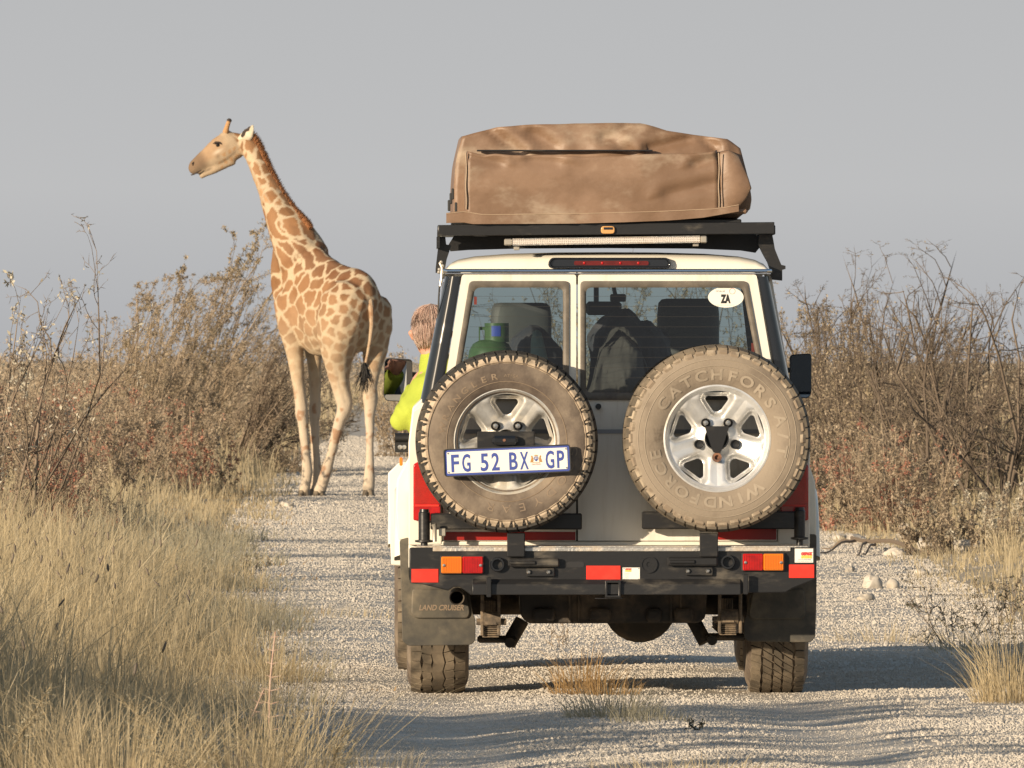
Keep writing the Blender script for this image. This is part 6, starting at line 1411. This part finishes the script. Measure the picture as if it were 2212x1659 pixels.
# scrub beside the track short of the frame: it throws the long morning shadows
for i, (x, y, H) in enumerate(((-4.5, 31.7, 1.9), (-5.4, 32.2, 2.2), (-5.9, 29.0, 2.2), (-4.1, 28.7, 1.5), (-4.4, 26.6, 1.3), (-4.7, 32.9, 1.7), (-6.6, 31.2, 2.5))):
    bush('bush', ('dry roadside bush left of the track, just outside the picture', 'dry roadside bush in the second row left of the track', 'taller dry roadside bush away from the track', 'dry bush at the track edge before the frame', 'dry roadside bush nearest the camera on the left', 'dry roadside bush closest to the tall left grass', 'tallest dry roadside bush in the rear on the left')[i],
         x, y, H, 1.3, 60 + i, Wd=.8, stems=18, kids=(6, 5, 2), leaves=9000, bare=.1, leaf=(.07, .036), lmat='leaf_tan', spread=1.0, r0=.014, base_r=.4, group=GB)
# the plain of far scrub
rng = np.random.default_rng(77)
pts, dirs = [], []
n = 1150; Y = 170 + 520 * rng.random(n) ** 1.4; X = (rng.random(n) * 2 - 1) * (.058 * Y + 5); X[900:] *= 4.0; Hh = .75 + .75 * rng.random(n) + .35 * noise(np.stack([X, Y], 1), .06, 3) + Y / 900
ok = (X < road_l(Y) - 1.5) | (X > road_r(Y) + 1.5) | (Y > 345); X, Y, Hh = X[ok], Y[ok], Hh[ok]; n = len(X)
k = 110; P = np.repeat(np.stack([X, Y, gh(X, Y)], 1), k, 0); hh = np.repeat(Hh, k)
r = rng.normal(size=(n * k, 3)) * np.array([.55, .55, 0]) ; P = P + r * hh[:, None] * .9; P[:, 2] += hh * rng.random(n * k) ** .8 * np.exp(-(r[:, 0] ** 2 + r[:, 1] ** 2) * .9)
up = np.tile(np.array([0, 0, 1.]), (n * k, 1))
tag(link('far_scrub', np_mesh('far_scrub', *leaf_mesh(rng, P, up, rng.uniform(.08, .22, n * k), rng.uniform(.025, .06, n * k))), MAT['leaf_tan']), 'far dry scrub covering the plain to the horizon', kind='stuff')

# ------------------------------------------------------------ grass
rng = np.random.default_rng(101)
def verge(tufts, per, y0, y1, side, power, inner, outer, name, mat, h0, h1, w, label, lean=.5, rad=.09, full=1.5, cut=.475):
    """grass that grows in tufts: blades fan out from each tuft's foot"""
    y = y0 + (y1 - y0) * rng.random(tufts) ** power
    t_ = inner + (outer - inner) * rng.random(tufts) ** .85
    x = road_l(y) - t_ if side < 0 else road_r(y) + t_
    c = np.stack([x, y], 1); dens = .6 * fbm(c, .8, 200, 3) + .4 * noise(c, 3.2, 88)
    ok = dens > cut - .14 * np.clip(t_ / full, 0, 1) + .08 * rng.normal(size=tufts); x, y, t_, dens = x[ok], y[ok], t_[ok], dens[ok]
    H_ = (h0 + (h1 - h0) * rng.random(len(x)) ** 1.3) * (.30 + .70 * sstep(.0, full, t_)) * (.55 + .95 * fbm(np.stack([x, y], 1), .8, 31, 2)); n_b = np.maximum(4, rng.poisson(per, len(x)))
    i = np.repeat(np.arange(len(x)), n_b); n = len(i); a = rng.random(n) * 2 * PI; r = np.sqrt(rng.random(n)) * rad * (.6 + .8 * rng.random(len(x)))[i] * (1 + (y[i] - 40) / 120)
    px, py = x[i] + np.cos(a) * r * 1.2, y[i] + np.sin(a) * r
    h = H_[i] * rng.uniform(.30, 1.10, n)
    V, F, tip = blades(rng, np.stack([px, py, gh(px, py) - .01], 1), h, w * rng.uniform(.5, 1.6, n) * (1 + (py - 40) / 90), lean * (.5 + .9 * rng.random(n)), a)
    tag(link(name, np_mesh(name, V, F), MAT[mat]), label, kind='stuff')
verge(4500, 17, 27, 62, -1, 1.0, .0, 2.9, 'tall_grass', 'straw', .26, .70, .0042, 'tall straw-coloured grass on the near left verge')
verge(2700, 15, 55, 125, -1, 1.15, -.1, 4.4, 'verge_grass', 'straw', .20, .52, .0060, 'straw-coloured grass along the far left verge')
verge(2600, 16, 28, 80, -1, 1.0, -.2, 2.6, 'grey_grass', 'straw_grey', .18, .48, .0042, 'greyish dry grass mixed into the left verge', .65)
verge(900, 12, 36, 110, -1, 1.0, -.35, 1.0, 'short_grass', 'straw_brown', .07, .18, .006, 'short brown grass stubble along the left track edge', .7, .12)
verge(2900, 15, 40, 112, 1, 1.1, .05, 4.2, 'verge_grass', 'straw', .14, .40, .0055, 'straw-coloured grass among the right-hand bushes', .5, .10, 1.2)
verge(1500, 13, 42, 100, 1, 1.0, -.3, 2.0, 'short_grass', 'straw', .05, .16, .006, 'short dry grass tufts on the right shoulder', .7, .10, 1.0)
y = 110 + 500 * rng.random(36000) ** 1.7; x = (rng.random(36000) * 2 - 1) * (.06 * y + 4); ok = ((x < road_l(y) - .3) | (x > road_r(y) + .3) | (y > 330)); x, y = x[ok], y[ok]
V, F, _ = blades(rng, np.stack([x, y, gh(x, y)], 1), rng.uniform(.25, .6, len(x)), .012 + (y - 100) * .00011, .3)
tag(link('plain_grass', np_mesh('plain_grass', V, F), MAT['straw']), 'dry grass covering the plain beyond the giraffe', kind='stuff')
# dark seed heads above the left grass
n = 110; y = 30 + 22 * rng.random(n); x = road_l(y) - .35 - 1.8 * rng.random(n); h = rng.uniform(.42, .66, n)
P = np.stack([x, y, gh(x, y)], 1); top = P + np.stack([rng.normal(size=n) * .05, rng.normal(size=n) * .05, h], 1)
stem = np.stack([P, (P + top) / 2 + rng.normal(size=(n, 3)) * .012, top], 1)
tag(link('seed_stalks', np_mesh('seed_stalks', *limb_mesh([(stem, np.full(n, .0016))])), MAT['straw']), 'thin stalks carrying the dark grass seed heads', kind='stuff')
hv = ICO1[None] * np.stack([np.full(n, .0058), np.full(n, .0058), rng.uniform(.014, .026, n)], 1)[:, None, :]; tl = rng.normal(size=n) * .35
hx = hv[..., 0] + hv[..., 2] * np.sin(tl)[:, None]; hv = np.stack([hx, hv[..., 1], hv[..., 2] * np.cos(tl)[:, None]], -1) + top[:, None]
tag(link('seed_heads', np_mesh('seed_heads', hv.reshape(-1, 3), [(ICO1F[None] + (np.arange(n) * 12)[:, None, None]).reshape(-1, 3)]), MAT['seed']), 'dark oval seed heads above the left-hand grass', kind='stuff')

def tussock(u, v, H, n, spread_, mat, label, cat='grass tuft', lean=.55, w=.0035, group=None):
    Y = FU * CAMZ / (v - 790); x, y = (u - 1106) * Y / FU, Y
    a = rng.random(n) * 2 * PI; r = np.sqrt(rng.random(n)) * spread_
    P = np.stack([np.cos(a) * r * 1.3, np.sin(a) * r, -np.full(n, .01)], 1)
    V, F, _ = blades(rng, P, H * rng.uniform(.25, 1.1, n) * (1.15 - .6 * r / spread_), w * rng.uniform(.5, 1.4, n), lean * 1.25, a)
    o = link('grass_tussock', np_mesh('grass_tussock', V, F), MAT[mat]); o.location = (x, y, float(gh(x, y))); tag(o, label, cat, group); return o
GT_ = 'grass tussocks on and beside the track'
tussock(1258, 1504, .25, 300, .10, 'straw_brown', 'brown grass tussock standing under the back of the vehicle', group=GT_)
tussock(1318, 1506, .15, 170, .10, 'straw_brown', 'shorter brown tuft on the right of the brown tussock', group=GT_)
tussock(1325, 1565, .19, 420, .15, 'straw_grey', 'grey-green grass tussock in the shade in front of the brown one', group=GT_)
tussock(1400, 1572, .12, 220, .13, 'straw_grey', 'low grey tuft right of the grey-green tussock', group=GT_)
tussock(2188, 1522, .42, 480, .13, 'straw', 'tall pale tussock at the right picture edge beside the shadow', group=GT_)
tussock(2240, 1490, .40, 400, .22, 'straw', 'pale tussock cut off by the right picture edge', group=GT_)
tussock(1440, 1690, .12, 240, .25, 'straw', 'thin straw tuft at the bottom edge of the picture', group=GT_)
tussock(1545, 1680, .10, 200, .22, 'straw', 'second thin straw tuft at the bottom edge, right of the first', group=GT_)
tussock(1915, 1395, .15, 200, .25, 'straw', 'small straw tuft on the stony right shoulder', group=GT_)
tussock(2085, 1410, .20, 160, .14, 'straw_grey', 'greyish tuft around the foot of the dark thorny plant', group=GT_)
tussock(520, 1015, .55, 500, .45, 'straw_brown', 'reddish brown grass clump under the windswept bush', group=GT_)
tussock(700, 1330, .10, 220, .35, 'straw', 'flattened straw patch on the left half of the track', group=GT_)
for i, (u, v, H, n, sp) in enumerate(((430, 1240, .42, 420, .20), (330, 1285, .45, 420, .22), (560, 1370, .30, 320, .22), (585, 1480, .26, 300, .18), (470, 1190, .38, 360, .22))):
    tussock(u, v, H, n, sp, 'straw' if i % 2 else 'straw_grey', ('arching straw clump at the edge of the left verge', 'tall straw clump inside the left verge', 'low clump leaning over the left track edge', 'nearest low clump on the left track edge', 'far straw clump on the left verge')[i], group=GT_)

# tall flowering grasses close to the camera, bottom left
def panicle(u_tip, v_tip, u_b, Y, label):
    x1, y1, z1 = W(u_tip, v_tip, Y); x0 = (u_b - 1106) * Y / FU; root = empty('flowering_grass', (x0, Y, float(gh(x0, Y)))); tag(root, label, 'grass stalk', 'tall flowering grasses near the camera')
    t_ = np.linspace(0, 1, 8); L_ = np.array([x1 - x0, 0.0, z1 - root.location.z]); c = np.stack([L_[0] * t_ ** 1.5, .04 * t_, L_[2] * t_], 1)
    link('stem', np_mesh('stem', *limb_mesh([(c[None], np.array([.0028]))])), MAT['straw'], root)
    n = 46; f = .55 + .45 * rng.random(n); s_ = np.stack([L_[0] * f ** 1.5, .04 * f, L_[2] * f], 1); d = np.stack([rng.normal(size=n) * .7 + np.sign(L_[0]) * .4, rng.normal(size=n) * .5, .6 + .3 * rng.random(n)], 1)
    P = limbs(rng, s_, d, .10 * (1.15 - f) * 2 * rng.uniform(.5, 1.2, n), 4, .15, (0, 0, -.1)); link('branchlet', np_mesh('branchlet', *limb_mesh([(P, np.full(n, .0011))])), MAT['straw'], root)
    a, b_ = on_limbs(rng, P, 150, .3); link('spikelet', np_mesh('spikelet', *leaf_mesh(rng, a, b_, rng.uniform(.010, .018, 150), rng.uniform(.003, .005, 150))), MAT['straw_grey'], root)
for i, (ut, vt, ub, Y) in enumerate(((500, 1500, 560, 29.5), (215, 1470, 470, 29), (545, 1560, 640, 29.5), (655, 1530, 585, 29.2), (300, 1600, 520, 28.5), (110, 1480, -40, 28.5), (745, 1570, 690, 29.2), (400, 1545, 540, 28.8))):
    panicle(ut, vt, ub, Y, ('tall grass stalk just left of the thorny twig', 'long grass stalk slanting left in the foreground', 'grass stalk slanting slightly left in the foreground', 'grass stalk with its feathery head leaning right', 'lowest slanting grass stalk in the foreground', 'feathery grass stalk at the left picture edge', 'outermost right grass stalk of the foreground clump', 'middle grass stalk of the foreground clump')[i])
for i, (u, Y, sp, n) in enumerate(((640, 29.4, .12, 260), (520, 29, .14, 300), (60, 29.0, .2, 420), (250, 28.6, .2, 420), (800, 30.5, .14, 160))):
    x = (u - 1106) * Y / FU; a = rng.random(n) * 2 * PI; r = np.sqrt(rng.random(n)) * sp
    V, F, _ = blades(rng, np.stack([np.cos(a) * r, np.sin(a) * r, np.full(n, -.01)], 1), rng.uniform(.22, .50 if i < 4 else .24, n), np.full(n, .0032), .5, a)
    o = link('grass_tussock', np_mesh('grass_tussock', V, F), MAT['straw']); o.location = (x, Y, float(gh(x, Y))); tag(o, ('pale foreground tussock nearest the track', 'pale foreground tussock under the slanting stalks', 'straw tussock in the bottom left corner', 'straw tussock between the corner and the slanting stalks', 'thin low tuft at the bottom edge on the track side')[i], 'grass tuft', GT_)
def thorn_twig(u0, v0, u1, v1, Y, label):
    p0, p1 = W(u0, v0, Y), W(u1, v1, Y); p0.z = float(gh(p0.x, Y)); root = empty('thorny_twig', p0); tag(root, label, 'twig'); d = p1 - p0
    k = MB(); k.tube([d * t_ + Vector((.006 * math.sin(t_ * 7), 0, 0)) for t_ in np.linspace(0, 1, 9)], list(np.linspace(.005, .0025, 9)), 6); k.obj('stem', MAT['twig_pink'], root)
    for j in range(11):
        t_ = .25 + .72 * j / 10; a = d * t_; s_ = Vector((d.z, 0, -d.x)).normalized(); l = .055 * (1.25 - t_)
        for sg in (-1, 1):
            k = MB(); k.tube([a, a + s_ * sg * l * (.7 + .5 * ((j * 7 + sg) % 3) / 3) + d.normalized() * l * .25], [.0022, .0008], 5); k.obj('thorn', MAT['twig_pink'], root)
MAT['twig_pink'] = M('pinkish_twig', (.42, .27, .20), .8, col2=(.55, .42, .33), s=30)
thorn_twig(575, 1700, 592, 1365, 30, 'upright pale thorny twig in the bottom left grass')
thorn_twig(835, 1690, 1042, 1490, 29.5, 'slanting reddish thorny twig beside the track at the bottom') if False else thorn_twig(868, 1640, 1045, 1330, 30, 'x') if False else thorn_twig(870, 1665, 1068, 1350, 30.5, 'x') if False else thorn_twig(475, 1655, 567, 1490, 30, 'slanting reddish thorny twig beside the upright twig')

# ------------------------------------------------------------ small plants, branch, rocks
def plant(u, v, H, seed, label, lmat, tmat, leaves, stems=6, spread_=.6, name='thorny_plant', kids=(4, 3), leaf=(.014, .006), r0=.004, lean=(0, 0, 0)):
    Y = FU * CAMZ / (v - 790); return bush(name, label, (u - 1106) * Y / FU, Y, H, 1.0, seed, stems=stems, kids=kids, leaves=leaves, leaf=leaf, lmat=lmat, tmat=tmat, spread=spread_, r0=r0, base_r=.06, cat='plant', lean=lean, wig=.14)
plant(2065, 1402, .36, 81, 'dark thorny plant with small leaves in the shadow edge on the right', 'leaf_dark', 'twig_dark', 700, 8, .7)
plant(2140, 1375, .34, 82, 'second dark thorny plant behind the tall pale tussock', 'leaf_dark', 'twig_dark', 500, 6, .6)
plant(2190, 1350, .30, 83, 'dark sprig at the right picture edge above the tussock', 'leaf_dark', 'twig_dark', 300, 4, .4)
plant(1490, 1592, .075, 84, 'small dark green seedling on the track below the vehicle', 'leaf_dark', 'twig_dark', 160, 5, .4, 'seedling', (3,), (.016, .008), .0022)
plant(1447, 1597, .03, 85, 'tiny green seedling left of the dark green one', 'leaf_dark', 'twig_dark', 50, 4, .5, 'seedling', (2,), (.012, .006), .0018)
plant(545, 1235, .14, 86, 'small dark plant at the left edge of the track', 'leaf_dark', 'twig_dark', 260, 7, .8)
plant(1215, 1410, .22, 87, 'thin branching weed under the vehicle beside the brown tussock', 'leaf_tan', 'twig_tan', 40, 4, .5, 'weed', (4, 3), (.008, .004), .0025)
plant(250, 1150, .35, 88, 'dark reddish herb in the left grass', 'leaf_dark', 'twig_dark', 500, 9, .9, 'herb')
rngb = np.random.default_rng(9)
p0, p1 = W(1840, 1166, 74), W(2012, 1210, 72)
p0.z = float(gh(p0.x, 74)) + .10; p1.z = float(gh(p1.x, 72)) + .02
fb = empty('fallen_branch', p1); tag(fb, 'dark fallen branch lying on the right shoulder below the shrubs', 'branch')
def bough(a, b_, r0, r1, sag=0.02):
    k = MB(); n = 9; P = []
    for t_ in np.linspace(0, 1, n): p = Vector(a).lerp(Vector(b_), t_); P.append((p.x, p.y, p.z + .016 * math.sin(t_ * 9 + r0 * 900) + sag * math.sin(PI * t_)))
    k.tube(P, list(np.linspace(r0, r1, n)), 7); return k
A = Vector(p0) - Vector(p1); bough((0, 0, 0), A, .018, .015).obj('bough', MAT['twig_dark'], fb)
for (u, v, Y, t_) in ((1768, 1205, 73, .95), (1775, 1190, 74.5, .98), (1862, 1218, 71.5, .7), (1850, 1222, 71, .82)):
    e_ = W(u, v, Y); e_.z = float(gh(e_.x, Y)) + .012; bough(A * t_, Vector(e_) - Vector(p1), .012, .004, .0).obj('side_branch', MAT['twig_dark'], fb)
MAT['rock'] = M('limestone_rock', (.56, .51, .44), .95, col2=(.42, .37, .30), s=9, bump=.5, bs=22, spec=.1)
ICO3, ICO3F = ico(3)
def rock(u, v, w, h, seed, label, flat=1.0):
    Y = FU * CAMZ / (v - 790); x = (u - 1106) * Y / FU; s_ = Y / FU
    P = ICO3 * (1 + .5 * (fbm(ICO3 + seed * 3.1, 1.4, seed, 3) - .5)[:, None] * 2)
    P = np.sign(P) * np.abs(P) ** .85
    P = P * np.array([w * s_ / 2, w * s_ / 2 * .8, h * s_ * .62])
    o = link('limestone_rock', np_mesh('limestone_rock', P, [ICO3F]), MAT['rock']); o.data.shade_smooth(); o.data.set_sharp_from_angle(angle=math.radians(28)); o.location = (x, Y, float(gh(x, Y)) + h * s_ * .33); o.rotation_euler = (0, 0, seed * 1.7)
    tag(o, label, 'rock', 'pale limestone rocks beside the track')
for i, r in enumerate(((1850, 1176, 50, 22, 'large pale rock behind the fallen branch'), (1955, 1172, 34, 40, 'pointed pale rock above the fallen branch'), (1815, 1168, 34, 16, 'pale rock next to the vehicle flank'), (1885, 1276, 46, 30, 'angular white rock on the right shoulder'),
                       (1930, 1278, 30, 24, 'smaller white rock right of the angular white rock'), (1870, 1305, 40, 18, 'flat rock below the angular white rock'), (1935, 1202, 50, 22, 'low pale rock right of the pointed rock'), (2010, 1190, 60, 30, 'pale rock at the foot of the bare bushes'),
                       (2090, 1200, 70, 34, 'broad pale rock under the whitish shrub'), (1835, 1238, 26, 14, 'small pale rock in front of the fallen branch'), (1990, 1245, 30, 14, 'small pale rock below the end of the fallen branch'), (2060, 1265, 26, 14, 'small pale rock on the right shoulder near the dry grass'),
                       (472, 1312, 24, 14, 'white stone at the left edge of the track'), (508, 1306, 30, 18, 'whitish stone right beside the white stone on the left'), (497, 1320, 16, 9, 'small white stone in front of the pair on the left'), (545, 1005, 60, 24, 'grey rubble rock in the grass left of the giraffe'),
                       (450, 975, 40, 14, 'flat pale rock in the left verge grass') if False else (520, 1042, 34, 14, 'flat pale rock below the grey rubble rock'), (620, 1096, 30, 14, 'pale stone at the track edge below the giraffe'), (590, 1092, 26, 12, 'pale stone left of the one below the giraffe'),
                       (1118, 1588, 20, 9, 'flat tan stone in the shaded foreground'), (1290, 1590, 28, 14, 'pale stone below the grey-green tussock'), (1560, 1385, 9, 6, 'small brick-shaped stone under the vehicle'), (1690, 1640, 18, 9, 'pale pebble in the sunlit foreground'), (1370, 1562, 22, 12, 'whitish stone right of the grey-green tussock'))):
    rock(*r[:4], i + 1, r[4])
# ------------------------------------------------------------ separate pieces become parts of their own
def split_loose(o):
    me = o.data; bm = bmesh.new(); bm.from_mesh(me); bm.verts.ensure_lookup_table(); seen = set(); isl = []
    for v in bm.verts:
        if v.index in seen: continue
        st_, comp = [v], []; seen.add(v.index)
        while st_:
            a = st_.pop(); comp.append(a.index)
            for e_ in a.link_edges:
                b_ = e_.other_vert(a)
                if b_.index not in seen: seen.add(b_.index); st_.append(b_)
        isl.append(comp)
    bm.free()
    if len(isl) < 2: return
    co = [tuple(v.co) for v in me.vertices]; owner = {}
    for i, c in enumerate(isl):
        for j in c: owner[j] = i
    fs = [[] for _ in isl]; sm = any(p.use_smooth for p in me.polygons)
    for p in me.polygons: fs[owner[p.vertices[0]]].append(tuple(p.vertices))
    for i, c in enumerate(isl):
        ix = {j: k for k, j in enumerate(c)}
        nm = D.meshes.new(me.name); nm.from_pydata([co[j] for j in c], [], [[ix[j] for j in f] for f in fs[i]])
        if sm: nm.shade_smooth(); nm.set_sharp_from_angle(angle=math.radians(35))
        nm.materials.append(me.materials[0])
        if i == 0: o.data = nm
        else:
            n_ = o.copy(); n_.data = nm; COL.objects.link(n_)
SPLIT = ('registration', 'bulb', 'window_pillar', 'side_window', 'wheel_nut', 'nut_seat', 'bolt', 'screw', 'rivet', 'rack_crossbar', 'wheel_flare', 'tank_strap', 'buckle', 'mount', 'shoulder_lug', 'tread_lug',
         'spring_shackle', 'heater_wire', 'windscreen_pillar', 'side_trim', 'gutter_clamp')
for o in list(D.objects):
    if o.type == 'MESH' and o.name.split('.')[0] in SPLIT: split_loose(o)
